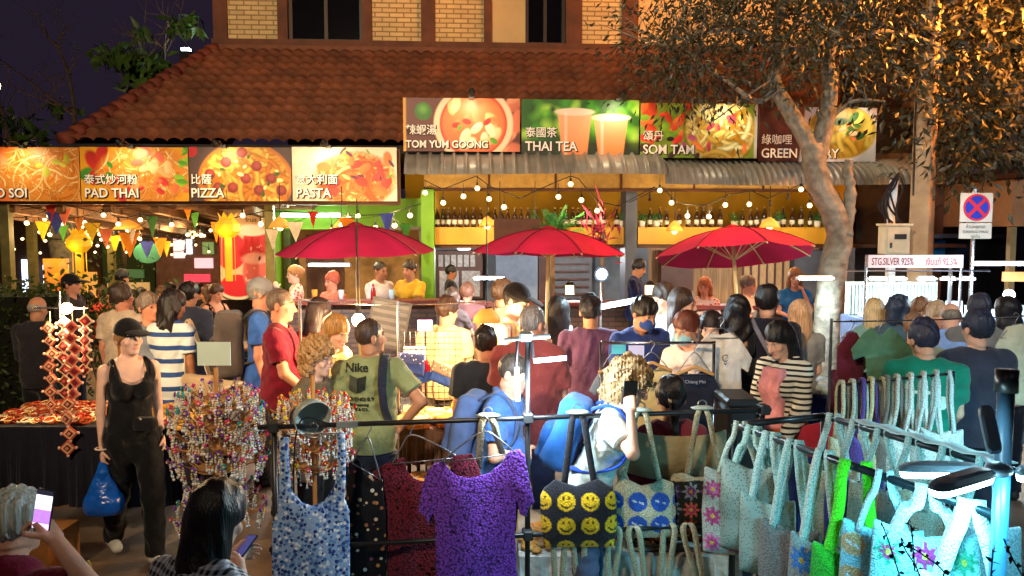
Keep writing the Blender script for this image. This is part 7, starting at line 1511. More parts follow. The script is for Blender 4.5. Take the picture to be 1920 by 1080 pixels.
# silver stall
d = 8.0; a = W(1622, 600, d); b = W(1800, 600, d); e = E("jewellery_stall", "brightly lit stall of white necklace displays by the utility pole", "stall", (a.x, d, 0)); L_ = b.x - a.x; m = MB(); m.bb((0, 0, .0), (L_, .6, W(1700, 600, d).z)); m.build("counter", cloth((40, 52, 80)), e); m = MB(); zt = W(1700, 534, d).z; z0 = W(1700, 598, d).z; m.bb((0, .45, z0), (L_, .5, zt)); m.build("back_panel", M("display_white", hx(176, 196, 190), rough=.6, var=.4, vs=40), e)
m = MB(); [m.bb((L_ * i / 26 + .008, .425, z0), (L_ * i / 26 + .022, .448, zt - .03)) for i in range(26)]; m.build("hanging_chain", M("silver_chain", hx(150, 160, 150), rough=.3, metal=.6, var=.3), e); m = MB(); g_ = random.Random(2); [m.box((g_.uniform(.05, L_ - .05), g_.uniform(.05, .4), z0 + .015), (.06, .05, .03), g_.uniform(0, 3)) for i in range(40)]; m.build("jewel_tray", M("jewel_pale", hx(200, 216, 210), rough=.3, var=.3), e)
zs_ = W(1714, 502, d).z; sx0 = W(1627, 490, d).x - a.x; sx1 = W(1804, 490, d).x - a.x; zs1 = W(1714, 478, d).z
for x in (0, L_): m = MB(); m.tube([(x, .02, 0), (x, .02, zs1)], .014, 8); m.build("frame_post", CHROME, e)
m = MB(); m.bb((sx0, -.02, zs_), (sx1, .0, zs1)); m.build("sign_board", M("pink_white_board", hx(236, 206, 206), rough=.5, var=.08), e); RI = M("red_ink", hx(170, 50, 60), rough=.6, var=0); text("STG.SILVER 925%", .105, M("dark_red_ink", hx(110, 40, 60), rough=.6, var=0), e, (sx0 + .03, -.022, zs_ + .03), off=.001, wid=.56); text("เงินแท้ 92.5%", .10, RI, e, (sx0 + .585, -.022, zs_ + .03), off=.001, wid=.62)
m = MB(); m.tube([(-.2, .02, W(1700, 508, d).z), (L_ + .3, .02, W(1700, 508, d).z)], .01, 6); m.build("crossbar", CHROME, e)
for x0, x1 in ((1630, 1662), (1668, 1696), (1722, 1752), (1766, 1790), (1800, 1824)): tube_lamp((x0, 523, d + .1), (x1, 523, d + .1), "short white tube number %s along the jewellery stall" % {1630: "one from the left", 1668: "two from the left", 1722: "three from the left", 1766: "four from the left", 1800: "five from the left"}[x0], .013, power=11, group="short tubes of the jewellery stall")
d = 7.4; c = W(1892, 553, d); e = E("stall_spotlight", "dazzling round lamp low at the right edge above the long haired woman", "spotlight", c); m = MB(); m.ball((0, 0, 0), .05, 12, 8); m.build("globe", M("spot_lens", (1, 1, 1)), e, True); m = MB(); m.tube([(0, .03, 0), (0, .03, -c.z)], .012, 6); m.build("stand", CHROME, e); lamp('POINT', 30, (.6, .86, 1), e, (0, -.1, -.02), .05)
d = 7.8; e = E("right_stall", "stall of pale goods beyond the right edge of the jewellery stall", "stall", (X(1815, d), d, 0)); m = MB(); m.bb((0, 0, 0), (1.6, .6, W(1860, 600, d).z)); m.build("counter", cloth((84, 94, 116)), e); m = MB(); [m.bb((.05 + .2 * i, .4, W(1860, 600, d).z), (.2 + .2 * i, .45, W(1860, 572 + 8 * (i % 3), d).z)) for i in range(7)]; m.build("display_card", M("display_white", (1, 1, 1)), e); m = MB(); m.box((.8, .3, W(1860, 522, d).z), (.5, .03, .1)); m.build("orange_sign", M("orange_sign", hx(236, 150, 90), rough=.5), e); m = MB(); m.tube([(0, .3, 0), (0, .3, W(1860, 480, d).z)], .02, 6); m.build("post", CHROME, e)
# clothes hanging at the right
garment("green short sleeved shirt hanging before the jewellery stall", [(1618, 624), (1595, 655), (1600, 676), (1622, 668), (1628, 742), (1692, 742), (1698, 668), (1712, 676), (1706, 650), (1680, 622), (1668, 612), (1650, 630), (1634, 612)], 4.95, cloth((84, 128, 104)), "shirt", (1650, 604), [(1612, 640), (1690, 636)], seed=41)
garment("dark maroon shirt hanging left of the green shirt", [(1588, 622), (1568, 650), (1566, 700), (1580, 745), (1616, 745), (1618, 650), (1604, 622)], 5.05, cloth((92, 30, 46)), "shirt", (1596, 606), [(1578, 634), (1612, 634)], seed=42)
garment("cream jacket hanging at the right edge behind the dark shirted man", [(1888, 612), (1866, 650), (1872, 760), (1950, 760), (1950, 620), (1915, 606)], 5.0, cloth((190, 186, 160)), "jacket", (1905, 592), [(1876, 634), (1940, 630)], seed=43)
tl = E("hang_line", "thin line carrying the hung shirts at the right", "line", W(1560, 603, 5.0)); m = MB(); o = W(1560, 603, 5.0); m.tube(sag((0, 0, 0), W(1960, 590, 5.0) - o, .01, 8), .005, 5); m.build("line", CHROME, tl); [(lambda q: MB().tube([(q.x, q.y + .01, -o.z), (q.x, q.y + .01, q.z + .02)], .01, 6).build("post", CHROME, tl))(W(px, py, 5.0) - o) for px, py in ((1560, 603), (1960, 590))]
# things on the ground at the left
d = 4.9; c = W(85, 875, d); e = E("plastic_basket", "red plastic basket of odds and ends under the left table", "basket", (c.x, d - .2, .32)); m = MB(); w_ = .09
for z in (0, .03, .06, .09): m.tube([(-.1, -.08, z), (.1, -.08, z), (.1, .08, z), (-.1, .08, z), (-.1, -.08, z)], .005, 4)
for i in range(9): m.tube([(-.1 + .025 * i, -.08, 0), (-.1 + .025 * i, -.08, .09)], .004, 4); m.tube([(-.1 + .025 * i, .08, 0), (-.1 + .025 * i, .08, .09)], .004, 4)
m.box((0, 0, .002), (.2, .16, .004)); m.build("basket_wall", M("basket_red", hx(190, 70, 90), rough=.4), e)
m = MB(); m.box((0, 0, .155), (.42, .34, .31)); m.box((0, -.172, .2), (.36, .004, .05)); o = m.build("cardboard_box", M("cardboard", hx(170, 112, 56), rough=.8, var=.2, dirt=.2), None, loc=(c.x - .02, d - .15, .001)); tag(o, "brown cardboard box under the red basket", "box")
m = MB(); m.tube([(0, 0, 0), (.08, 0, .22)], .01, 6); m.tube([(.16, 0, 0), (.06, 0, .25)], .01, 6); m.tube([(.08, .12, 0), (.07, .01, .3)], .01, 6); o = m.build("folding_tripod", M("bamboo_pale", hx(160, 150, 90), rough=.5, var=.2), None, True, loc=(X(115, 4.3), 4.3, 0)); tag(o, "small folded tripod on the ground left of the blue bag", "tripod")
# twigs in front at the bottom right
d = 1.75; o = W(1740, 1150, d); e = E("twiggy_plant", "dark twigs with tiny leaves poking up at the bottom right", "plant", o); m = MB(); g = random.Random(9); tips = []
for pts in ([(1710, 1160), (1690, 1090), (1668, 1020), (1655, 985)], [(1740, 1160), (1725, 1080), (1700, 1035), (1690, 1015)], [(1715, 1070), (1712, 1020), (1708, 985)], [(1740, 1110), (1770, 1075), (1730, 1040), (1700, 1022)], [(1850, 1160), (1858, 1080), (1862, 1030)], [(1930, 1100), (1900, 1050), (1882, 1010)]):
    q = curve_pts([W(x, y, d) - o for x, y in pts], 5); m.tube(q, .0018, 5); tips += q[2:]
m.tube([(0, 0, 0), (0, .1, -o.z)], .008, 6); m.build("stem", M("dark_twig", hx(30, 30, 26), rough=.8), e)
g = np.random.default_rng(4); P = np.repeat(np.array([list(t) for t in tips[::2]]), 2, 0); V, F = leaves(P, g.normal(size=P.shape) + np.array([0, 0, .3]), .018, .011, 3); mesh_obj("foliage", V, F, M("dark_leaf", hx(36, 44, 34), rough=.5), e)
# ---------------------------------------------------------------- people
def stool(p, label, h=None, r=.17, name="stool", floor=0., group=None):
    """a stool under the seated person p"""
    q = p['world']((0, -.02, .93)); hz = q.z - .135 - floor if h is None else h; e = E(name, label, "stool", (q.x, q.y, floor), 0, group); m = MB(); m.lathe([(.001, hz - .04), (r, hz - .04), (r, hz - .01), (r * .95, hz), (.001, hz)], (0, 0, 0), 18); m.build("seat", WOOD, e)
    for i in range(4): a = i * math.pi / 2 + .6; m = MB(); m.tube([(r * .7 * math.cos(a), r * .7 * math.sin(a), hz - .04), (r * math.cos(a), r * math.sin(a), 0)], .016, 6); m.build("leg", DWOOD, e)
    return e
GREY = (128, 124, 120); DKH = (28, 22, 20); BRH = (84, 56, 38); BLH = (190, 150, 100)
GING = M("gingham", hx(206, 214, 224), rough=.85, var=.1, stripe=('check', .024, hx(28, 32, 44), .5), bump=.2, bs=150)
STRIP = M("striped_cardigan", hx(214, 212, 200), rough=.9, var=.1, stripe=(2, .034, hx(26, 28, 34), .42), bump=.2, bs=150)
STRW = M("blue_white_stripe", hx(206, 212, 214), rough=.9, var=.1, stripe=(2, .11, hx(40, 70, 130), .35), bump=.2, bs=150)
FLP = printmat("pink_floral", (150, 60, 90), [(226, 90, 150), (60, 40, 50), (236, 180, 190), (180, 40, 100)], 30, .4)
FLO = printmat("orange_floral", (232, 200, 180), [(226, 90, 50), (206, 60, 40), (240, 210, 190)], 26, .42)
# --- foreground
wb = person(236, 592, 5.0, 38, "woman in a black strappy top and black cap carrying a blue plastic bag", ((20, 20, 23), 'tank'), ((18, 18, 21), 'long'), ('pony', (160, 116, 78), .2), PALE, 'f', cap=(22, 21, 22), turn=14, leg='walk', shoes=(214, 214, 206), vox=.0068, hem=.90, Rr=((.1, .03, -1), (.02, -.12, -1)), L=((.1, .2, -1), (.0, -.45, -1)), curl=1.1)
gm = person(8, 914, 3.0, 160, "grey haired man in a maroon shirt holding up a phone at the bottom left", ((118, 24, 52), 'tee'), ((40, 40, 48), 'long'), ('short', (170, 180, 174)), LIGHT, leg='sit', nod=12, turn=-4, Rr=('to', 104, 1012, 2.86), L='down', curl=.75, lean=16, g=1.15, vox=.0058, palmR=(1, 0, 0))
stool(gm, "low wooden stool under the grey haired man with the phone")
lw = person(392, 905, 2.6, 154, "woman with long straight black hair in a checked shirt looking at a phone", (GING, 'tee'), ((40, 42, 54), 'long'), ('long', (14, 13, 15), .72), PALE, 'f', leg='sit', lean=22, nod=24, turn=8, Rr=('to', 454, 1072, 2.96), L=('to', 438, 1046, 3.08), curl=.7, vox=.0056)
stool(lw, "low wooden stool under the woman with long black hair")
# --- the band of shoppers, left to right
person(66, 557, 7.2, 175, "stooping grey haired man in dark clothes at the left before the hedge", ((38, 36, 42), 'long'), ((26, 25, 30), 'long'), ('bald', (150, 140, 130)), TAN, nod=14, L='fwd', Rr='fwd', hem=.8)
person(132, 513, 9.0, 92, "man in a black peaked cap facing right behind the yarn garlands", ((52, 38, 40), 'tee'), hair=('short', DKH), skin=RED, cap=(26, 24, 28), belly=.3)
person(226, 531, 7.2, 165, "man in an off white t-shirt seen from behind at the left", ((206, 184, 160), 'tee'), ((50, 46, 50), 'long'), ('short', (58, 46, 40)), RED, turn=-15, g=1.1)
person(276, 548, 6.5, 48, "tanned grey haired man in a grey t-shirt facing right", ((122, 128, 140), 'tee'), ((36, 36, 44), 'long'), ('short', (120, 104, 92)), RED, turn=10, belly=.4, L='low', Rr='low')
p = person(322, 545, 6.4, 170, "woman with dark hair in a blue and white striped top with a beige shoulder bag", (STRW, 'tee'), (STRW, 'skirt'), ('wavy', (26, 22, 24), .3), BROWN, 'f', nod=15, L='fwd', Rr='down', turn=-20)
F = Field((-.25, -.15, -.25), (.25, .15, .25), .01); F.box((0, 0, -.08), (.15, .05, .13), .05, None, .02, (), ripple(3, .012, 18)); q = p['world'](p['T'](-.27, .04, .98)); o = E("shoulder_bag", "soft beige bag on the shoulder of the woman in stripes", "bag", q); F.build("bag_body", cloth((176, 150, 120)), o); m = MB(); m.ribbon(curve_pts([Vector((-.1, 0, 0)), p['world'](p['T'](-.15, -.02, 1.46)) - q + Vector((0, 0, .03)), Vector((.1, 0, 0))], 8), (.3, 1, 0), .045, .008); m.build("strap", cloth((190, 170, 140)), o)
person(353, 527, 7.6, 172, "man in a slate blue sweater seen from behind near the wooden chair", ((54, 58, 74), 'long'), ((52, 64, 96), 'long'), ('short', DKH), TAN)
person(228, 504, 11.0, 150, "man with dark hair far back in the beer garden", ((60, 44, 40), 'tee'), hair=('short', (30, 24, 22)), skin=TAN, z0=.0)
p = person(488, 520, 6.6, 108, "man in a grey cap and blue shirt facing right with a big backpack", ((54, 94, 170), 'tee'), ((40, 38, 42), 'long'), ('short', GREY), RED, cap=(140, 140, 144), turn=5, nod=5); backpack(p, (92, 82, 78), "grey brown backpack on the man in the grey cap", .17, .27, .11)
person(524, 541, 5.9, 98, "shaven headed man in a maroon t-shirt walking right", ((116, 20, 40), 'tee'), ((30, 30, 36), 'long'), ('buzz', (110, 90, 76)), RED, belly=.35, g=1.08, nod=6, L='down', Rr='low')
person(597, 560, 6.2, 150, "woman with long dark hair in a pink floral dress behind the bulb", (FLP, 'tee'), (FLP, 'skirt'), ('long', (44, 30, 28), .34), LIGHT, 'f', turn=-20, nod=12)
person(628, 592, 5.5, 60, "fair haired woman bending in a pale yellow top behind the curly haired woman", ((226, 196, 130), 'tee'), ((90, 70, 60), 'long'), ('long', (176, 130, 76), .3), PALE, 'f', lean=14, nod=20, L='fwd', Rr='fwd')
person(592, 637, 4.75, 66, "curly blonde woman with glasses in a khaki t-shirt looking right", ((112, 98, 76), 'tee'), ((44, 42, 44), 'long'), ('curly', (176, 132, 82)), PALE, 'f', glasses=(180, 130, 110), nod=10, turn=8, vox=.0068)
nk = person(692, 597, 4.9, 184, "man in an olive green t-shirt lettered Nike, hand on his hip".replace("lettered Nike", "with black lettering on its back"), ((132, 140, 96), 'tee'), ((38, 42, 58), 'long'), ('buzz', (66, 48, 38)), TAN, L='down', Rr='hip', turn=-55, vox=.0072, g=1.04)
BKI = M("shirt_ink", hx(34, 36, 30), rough=.9, var=.1); T = nk['T']; k_ = nk['k']
e = nk['root']
def on_back(px, pz): return Vector((px * k_, (.152) * k_, (pz + .03 + nk['zoff']) * k_))
for i, (tx, sz, z, x) in enumerate((("Nike", .080, 1.365, .15), ("REVENO 0.9", .036, 1.165, .15), ("100 Damrong", .026, 1.13, .14), ("BROS & CO.", .026, 1.098, .135))):
    text(tx, sz * k_, BKI, e, on_back(x, z), (math.pi / 2, 0, math.pi), off=.0016 if i == 0 else .0004, ext=.012, name="shirt_lettering")
c0 = on_back(.07, 1.285)
for nm, P_, mt in (("box_print", [(.055, -.045), (.045, .055), (-.005, .035), (0., -.065)], M("shirt_ink_grey", hx(66, 70, 56), rough=.9, var=.1)), ("box_print", [(-.004, -.064), (-.008, .035), (-.06, .05), (-.05, -.04)], BKI)):
    m = MB(); n = 7; q_ = [Vector((c0.x + x, c0.y, c0.z + z)) for x, z in P_]; V = [q_[0].lerp(q_[3], i / n).lerp(q_[1].lerp(q_[2], i / n), j / n) for i in range(n + 1) for j in range(n + 1)]; m.add(V, [(i * (n + 1) + j, (i + 1) * (n + 1) + j, (i + 1) * (n + 1) + j + 1, i * (n + 1) + j + 1) for i in range(n) for j in range(n)]); m.build(nm, mt, e)
m = MB(); m.ribbon(curve_pts([Vector(nk['T'](*q)) * k_ + Vector((0, 0, nk['zoff'] * k_)) for q in ((-.10, .16, 1.30), (-.105, .135, 1.42), (-.11, .03, 1.49), (-.11, -.1, 1.42), (-.1, -.16, 1.2))], 5), (1, 0, 0), .055, .014); m.ribbon(curve_pts([Vector(nk['T'](*q)) * k_ + Vector((0, 0, nk['zoff'] * k_)) for q in ((-.10, .162, 1.30), (-.115, .155, 1.15), (-.15, .08, 1.02))], 5), (1, 0, 0), .05, .012)
o = m.build("shoulder_strap", cloth((40, 44, 60)), None, True, loc=nk['root'].location, rot=(0, 0, R(184))); tag(o, "dark sling strap across the olive green shirt", "strap")
person(838, 556, 6.5, 160, "man in a pale yellow t-shirt glowing beside the shaded bulb", ((232, 206, 150), 'tee'), ((90, 80, 70), 'long'), ('short', (60, 40, 30)), LIGHT, turn=-25, nod=12, Rr='low')
person(910, 612, 5.2, 178, "boy with dark hair in a black t-shirt under the shaded bulb", ((42, 44, 52), 'tee'), ((50, 50, 60), 'long'), ('short', (34, 28, 28)), TAN, nod=8, g=1.05)
person(968, 531, 6.0, 72, "man in a black cap and beige tank top looking down", ((206, 172, 130), 'tank', 'wide'), ((60, 56, 60), 'long'), ('short', DKH), LIGHT, cap=(30, 26, 28), nod=18, L='low', Rr='low')
person(943, 523, 6.9, 150, "man in a cream sweater behind the man in the black cap", ((214, 186, 150), 'long'), hair=('short', (90, 66, 50)), skin=LIGHT, turn=-30)
p = person(998, 573, 4.95, 168, "large grey haired man in a dusty red t-shirt seen from behind", ((150, 72, 72), 'tee'), ((40, 48, 80), 'long'), ('buzz', (132, 122, 118)), RED, g=1.22, belly=.6, turn=-22, nod=14, L='low', Rr='low', lean=4)
pm = person(962, 664, 4.3, 72, "man in a blue polo shirt with folded arms under the tube lamp", ((64, 104, 170), 'tee', 'polo'), ((60, 88, 160), 'shorts'), ('buzz', (70, 60, 54)), LIGHT, belly=.7, g=1.1, lean=12, nod=18, L='cross', Rr='cross', vox=.0068); backpack(pm, (84, 104, 150), "blue backpack on the man in the blue polo shirt", .15, .22, .08)
person(1046, 555, 6.4, 165, "woman with black hair in a white top left of the spotlight stand", ((214, 208, 214), 'tank', 'wide'), ((90, 110, 150), 'long'), ('long', DKH, .25), LIGHT, 'f', turn=30)
person(1108, 553, 5.9, 172, "man with black hair in a dark purple shirt behind the t-shirt rail", ((84, 54, 84), 'tee'), ((40, 40, 60), 'long'), ('short', (24, 20, 26)), TAN, nod=10)
person(1208, 557, 5.8, 22, "man in a navy polo shirt and dark blue face mask looking down", ((40, 62, 128), 'tee', 'polo'), ((40, 40, 56), 'long'), ('short', DKH), TAN, mask=(40, 70, 140), nod=22, turn=12, L='fwd', Rr='low')
person(1246, 531, 6.7, -70, "young man with short dark hair in a grey t-shirt facing left", ((176, 178, 178), 'tee'), ((60, 70, 100), 'long'), ('short', (52, 40, 34)), LIGHT, nod=14, L='fwd', Rr='low')
person(1280, 541, 6.2, 75, "woman with long brown hair in a grey green top facing right", ((150, 156, 140), 'tee'), ((50, 60, 110), 'long'), ('long', (60, 42, 34), .32), LIGHT, 'f', nod=5)
person(1290, 585, 5.4, -38, "woman with reddish brown hair and a pale blue face mask", ((222, 206, 210), 'tee'), ((60, 60, 70), 'long'), ('bun', (96, 48, 36)), LIGHT, 'f', mask=(150, 206, 226), nod=20, turn=-10, L='fwd', Rr='fwd')
person(1336, 584, 5.5, -20, "smiling woman behind the hanging white t-shirt", ((206, 150, 170), 'tee'), hair=('long', (40, 30, 30), .3), skin=PALE, sex='f', nod=12)
cw = person(1182, 680, 3.95, 74, "woman with frizzy light brown hair and glasses in a white t-shirt, phone at her ear", ((206, 224, 222), 'tee'), ((90, 100, 130), 'long'), ('curly', (146, 118, 80)), LIGHT, 'f', glasses=(120, 50, 50), lean=20, nod=24, g=1.15, Rr=('to', 1182, 772, 3.76, (-.3, .4, -1)), L='low', curl=.9, vox=.0065); backpack(cw, (40, 96, 170), "bright blue backpack on the woman with frizzy hair", .14, .22, .09, strap=(40, 80, 190))
person(1262, 704, 4.4, 180, "woman with a black ponytail in a dark red t-shirt sitting in the camping chair", ((124, 44, 54), 'tee'), ((40, 36, 44), 'long'), ('pony', (22, 20, 24), .32), TAN, 'f', leg='sit', nod=12, L='table', Rr='table', g=1.12)
person(1386, 553, 6.0, 176, "woman with wavy black hair in a sleeveless black dress", ((26, 26, 32), 'dress', 'wide'), ((24, 24, 30), 'skirt'), ('wavy', (24, 20, 22), .3), LIGHT, 'f', turn=-25)
p = person(1441, 533, 6.0, 168, "tall man in a black shirt with a cross body strap seen from behind", ((36, 36, 52), 'long'), ((24, 24, 32), 'long'), ('short', (28, 22, 24)), LIGHT, turn=-10, L='low')
m = MB(); m.ribbon(curve_pts([p['world'](p['T'](*q)) - p['root'].location for q in ((.12, .03, 1.49), (.07, .16, 1.38), (-.02, .165, 1.22), (-.14, .12, 1.05))], 6), (1, 0, .6), .035, .008); o = m.build("cross_body_strap", cloth((120, 122, 140)), None, True, loc=p['root'].location); tag(o, "grey cross body strap on the tall man in black", "strap")
sc_ = person(1466, 604, 5.0, -52, "woman in a striped cardigan and pink top holding a yellow item", (STRIP, 'long'), ((170, 90, 60), 'skirt'), ('long', (20, 18, 22), .2), LIGHT, 'f', nod=26, turn=-8, L='low', Rr='low', vox=.0072)
F = Field((-.25, -.25, .8), (.25, .1, 1.5), .009); F.cap((0, 0, 1.02), (0, .005, 1.33), .176, .196, .02, (0, 1, 0), .74, [((.075, 0, 0), (1, 0, 0)), ((-.09, 0, 0), (-1, 0, 0)), ((0, -.03, 0), (0, 1, 0)), ((0, 0, 1.40), (0, 0, 1.))], ripple(4, .006, 30)); [F.ell((q_ * .06, -.085, 1.265), (.088, .088, .09), None, .03, [((.075, 0, 0), (1, 0, 0)), ((-.09, 0, 0), (-1, 0, 0))]) for q_ in (-1, 1)]; V, Fc = F.mesh(); V[:, 2] += sc_['zoff']
o = mesh_obj("inner_top", V * sc_['k'], Fc, cloth((226, 150, 160)), None, True, None, sc_['root'].location, (0, 0, R(-52))); tag(o, "pale pink top worn under the striped cardigan", "top")
F = Field((-.2, -.12, -.2), (.2, .12, .2), .01); F.box((0, 0, 0), (.13, .05, .12), .05, None, .01, (), ripple(8, .012, 20)); o = E("shopping_bag", "red and blue shopping bag at the arm of the woman in stripes", "bag", sc_['world'](sc_['T'](.29, -.02, .92))); F.build("bag_body", cloth((190, 50, 70)), o)
F = Field((-.2, -.12, -.2), (.2, .12, .2), .01); F.box((0, 0, 0), (.05, .03, .06), .02, None, .01, (), ripple(8, .01, 30)); o = E("yellow_pouch", "yellow pouch in the hand of the woman in stripes", "pouch", sc_['world'](sc_['J']['R'][2] + sc_['J']['R'][3] * .1)); F.build("pouch_body", cloth((226, 200, 40)), o)
p = person(1502, 563, 6.2, 176, "woman with blonde hair in a grey t-shirt by the tree trunk", ((150, 146, 140), 'tee'), ((60, 70, 90), 'long'), ('long', (206, 160, 120), .22), LIGHT, 'f', Rr='low', L='low', turn=-10)
# --- seated guests and staff at the bar
bar = [(552, 496, 10.5, -70, "woman with tied fair hair in a white and orange floral dress at the bar counter", (FLO, 'tee'), ('bun', (170, 120, 76)), PALE, 'f', 'face'), (622, 508, 10.5, -40, "man in a coral shirt leaning on the bar counter under the tube", ((232, 110, 84), 'tee'), ('short', (170, 80, 60)), RED, 'm', 'table'),
       (713, 489, 10.6, 55, "man in a white t-shirt turned to his neighbour at the bar counter", ((230, 206, 190), 'tee'), ('buzz', (40, 30, 26)), BROWN, 'm', 'table'), (768, 486, 10.6, -35, "bearded man in a yellow shirt at the bar counter by the green pillar", ((236, 170, 40), 'tee'), ('short', (50, 34, 26)), TAN, 'm', 'table'),
       (848, 540, 9.6, 160, "woman with brown hair seated low behind the yellow glow", ((90, 70, 66), 'tee'), ('bob', (90, 60, 46)), RED, 'f', 'table'), (876, 528, 9.9, 170, "reddish haired guest seated before the framed mirror", ((130, 80, 76), 'tee'), ('short', (140, 90, 70)), RED, 'm', 'table'),
       (1322, 520, 10.4, -25, "woman in an orange floral dress seated under the struts of the right parasol", (FLO, 'tee'), ('bob', (170, 96, 60)), RED, 'f', 'table'), (1404, 515, 10.4, 60, "grey haired man in a cream shirt seated by the right parasol pole", ((232, 206, 170), 'tee'), ('short', (110, 90, 80)), RED, 'm', 'table'),
       (1492, 503, 10.2, -15, "woman in a blue top with a hand raised to her face beside the tree", ((40, 100, 150), 'tee'), ('bob', (150, 100, 70)), RED, 'f', 'face')]
for px, y, d, yw, lb, sh_, hr, skn, sx, arm in bar:
    fl = .26 if d > 10 else 0.
    p = person(px, y, d, yw, lb, sh_, ((60, 56, 66), 'long'), hr, skn, sx, leg='sit', L=arm, Rr='table', nod=6, floor=fl); stool(p, "stool of the " + " ".join(lb.split()[:10]), floor=fl, group="bar stools")
person(1197, 486, 10.2, 70, "bartender in a dark navy shirt looking down beside the grey pillar", ((34, 40, 84), 'long'), hair=('short', (30, 26, 30)), skin=TAN, nod=20, z0=.26, L='fwd', Rr='fwd')
person(846, 497, 11.6, 100, "bartender in black far inside the bar by the mirror", ((30, 30, 38), 'tee'), hair=('short', (20, 18, 20)), skin=BROWN, nod=10, z0=.26)
p = person(404, 531, 10.4, 60, "woman in a black vest seated at the wooden table below the poster", ((40, 26, 26), 'tank'), ((40, 36, 40), 'long'), ('bun', (70, 40, 28)), RED, 'f', leg='sit', nod=18, L='table', Rr='table', floor=0.); stool(p, "stool of the woman in the black vest")
for i, (px, y, d, yw, lb, c, hr, sx) in enumerate(((262, 538, 12.4, 170, "dark shirted guest left of centre in the beer garden", (44, 40, 46), ('short', DKH), 'm'), (300, 536, 13, 20, "guest in a tan shirt facing out of the beer garden", (176, 120, 76), ('short', BRH), 'm'), (318, 530, 13.4, 150, "guest with long hair deep in the beer garden", (60, 40, 40), ('long', DKH, .3), 'f'), (345, 532, 14, -30, "guest in a pale shirt deep in the beer garden", (206, 170, 130), ('short', DKH), 'm'), (372, 530, 13, 170, "guest in black near the right post of the beer garden", (34, 30, 34), ('short', DKH), 'm'), (386, 536, 12.2, -100, "guest in a brown top beside the moss coloured wall", (110, 70, 50), ('bob', BRH), 'f'), (190, 536, 12.6, 80, "guest in red glimpsed behind the hedge", (170, 60, 44), ('short', BRH), 'm'), (160, 545, 12.8, -20, "guest in dark green glimpsed by the orange poster", (60, 70, 50), ('short', DKH), 'm'))):
    p = person(px, y, d, yw, lb, (c, 'tee'), ((50, 46, 50), 'long'), hr, TAN, sx, leg='sit', L='table', Rr='table', nod=8, floor=0.); stool(p, "stool of the " + lb, group="beer garden stools")
# --- the crowd at the right
person(1642, 560, 6.9, 172, "woman with fair hair seen from behind at the jewellery stall", ((110, 140, 130), 'tee'), hair=('long', (186, 156, 110), .24), skin=LIGHT, sex='f')
person(1690, 555, 6.7, 150, "woman with smooth dark hair at the jewellery stall", ((60, 80, 90), 'tee'), hair=('bob', (34, 44, 62)), skin=LIGHT, sex='f', turn=-30)
person(1731, 561, 7.1, 5, "vendor in pink facing out from behind the jewellery stall", ((206, 110, 120), 'tee'), hair=('bob', (120, 84, 60)), skin=LIGHT, sex='f', nod=15)
person(1762, 568, 6.9, 20, "second vendor with pale hair at the jewellery stall", ((150, 150, 150), 'tee'), hair=('bob', (176, 150, 120)), skin=LIGHT, sex='f', nod=20)
person(1788, 585, 6.4, 160, "stooping person in a pale blue shirt at the jewellery stall", ((130, 166, 226), 'tee'), hair=('bald', (120, 110, 100)), skin=LIGHT, lean=38, nod=30, k=.98)
person(1722, 584, 5.7, 140, "man with thinning brown hair in a pale green shirt before the jewellery stall", ((150, 176, 166), 'tee'), hair=('buzz', (130, 100, 80)), skin=LIGHT, turn=-20)
p = person(1738, 600, 4.75, 166, "man in a teal green t-shirt with a white fruit print on its back", ((20, 118, 96), 'tee'), ((30, 50, 70), 'long'), ('short', (44, 48, 72)), LIGHT, g=1.12, nod=18, turn=10, L='low', Rr='low', vox=.0072)
m = MB(); k_ = p['k']; c0 = Vector((-.07 * k_, .186 * k_, (1.22 + p['zoff']) * k_)); m.ball(c0, .045, 12, 6, (1, .25, 1)); m.box(c0 + Vector((.1, .0, .06)), (.12, .008, .02)); m.tube([c0 + Vector((-.03, 0, .05)), c0 + Vector((-.06, 0, .1))], .006, 4); m.build("fruit_print", M("pale_ink_print", hx(206, 220, 200), rough=.9, var=.1), p['root'])
person(1838, 580, 5.0, 178, "man in a charcoal t-shirt seen from behind at the right", ((50, 52, 66), 'tee'), ((36, 38, 50), 'long'), ('short', (40, 46, 68)), LIGHT, g=1.12, belly=.2)
person(1840, 551, 6.2, 165, "taller man behind the charcoal shirted man", ((120, 120, 120), 'tee'), hair=('short', (40, 44, 60)), skin=LIGHT)
person(1892, 556, 6.2, 172, "woman with long black hair at the right edge under the round lamp", ((170, 120, 130), 'tee'), hair=('long', (22, 20, 28), .34), skin=LIGHT, sex='f')
person(1616, 640, 5.4, 120, "figure in dark red half hidden behind the hung maroon shirt", ((80, 26, 40), 'long'), hair=('short', DKH), skin=TAN, nod=10)
# --- things held
h = wb['world'](wb['J']['R'][2] + wb['J']['R'][3] * .11)
F = Field((-.2, -.15, -.42), (.2, .15, .06), .0065); rp = ripple(5, .010, 34, (0, 0, .8)); F.cap((0, 0, -.04), (0, 0, -.27), .028, .115, .03, (0, 1, 0), .62, [((0, 0, -.34), (0, 0, -1.))], rp); F.box((0, 0, -.28), (.115, .06, .06), .04, None, .03); F.cap((0, 0, 0), (0, 0, -.07), .018, .032, .02)
o = E("plastic_bag", "blue plastic carrier bag hanging from the hand of the woman in black", "bag", h + Vector((0, 0, .02))); F.build("bag_body", M("blue_plastic", hx(16, 96, 206), rough=.28, var=.3, vs=12, bump=.7, bs=22, spec=.6), o)
m = MB(); m.tube([(.042 * math.cos(t), .042 * math.sin(t) , 0) for t in np.linspace(0, 6.283, 17)], .006, 6); q = wb['world'](wb['J']['R'][2]); o = m.build("bracelet", M("pale_bracelet", hx(220, 196, 180), rough=.4), None, True, loc=q); tag(o, "pale bracelet on the wrist holding the blue bag", "bracelet")
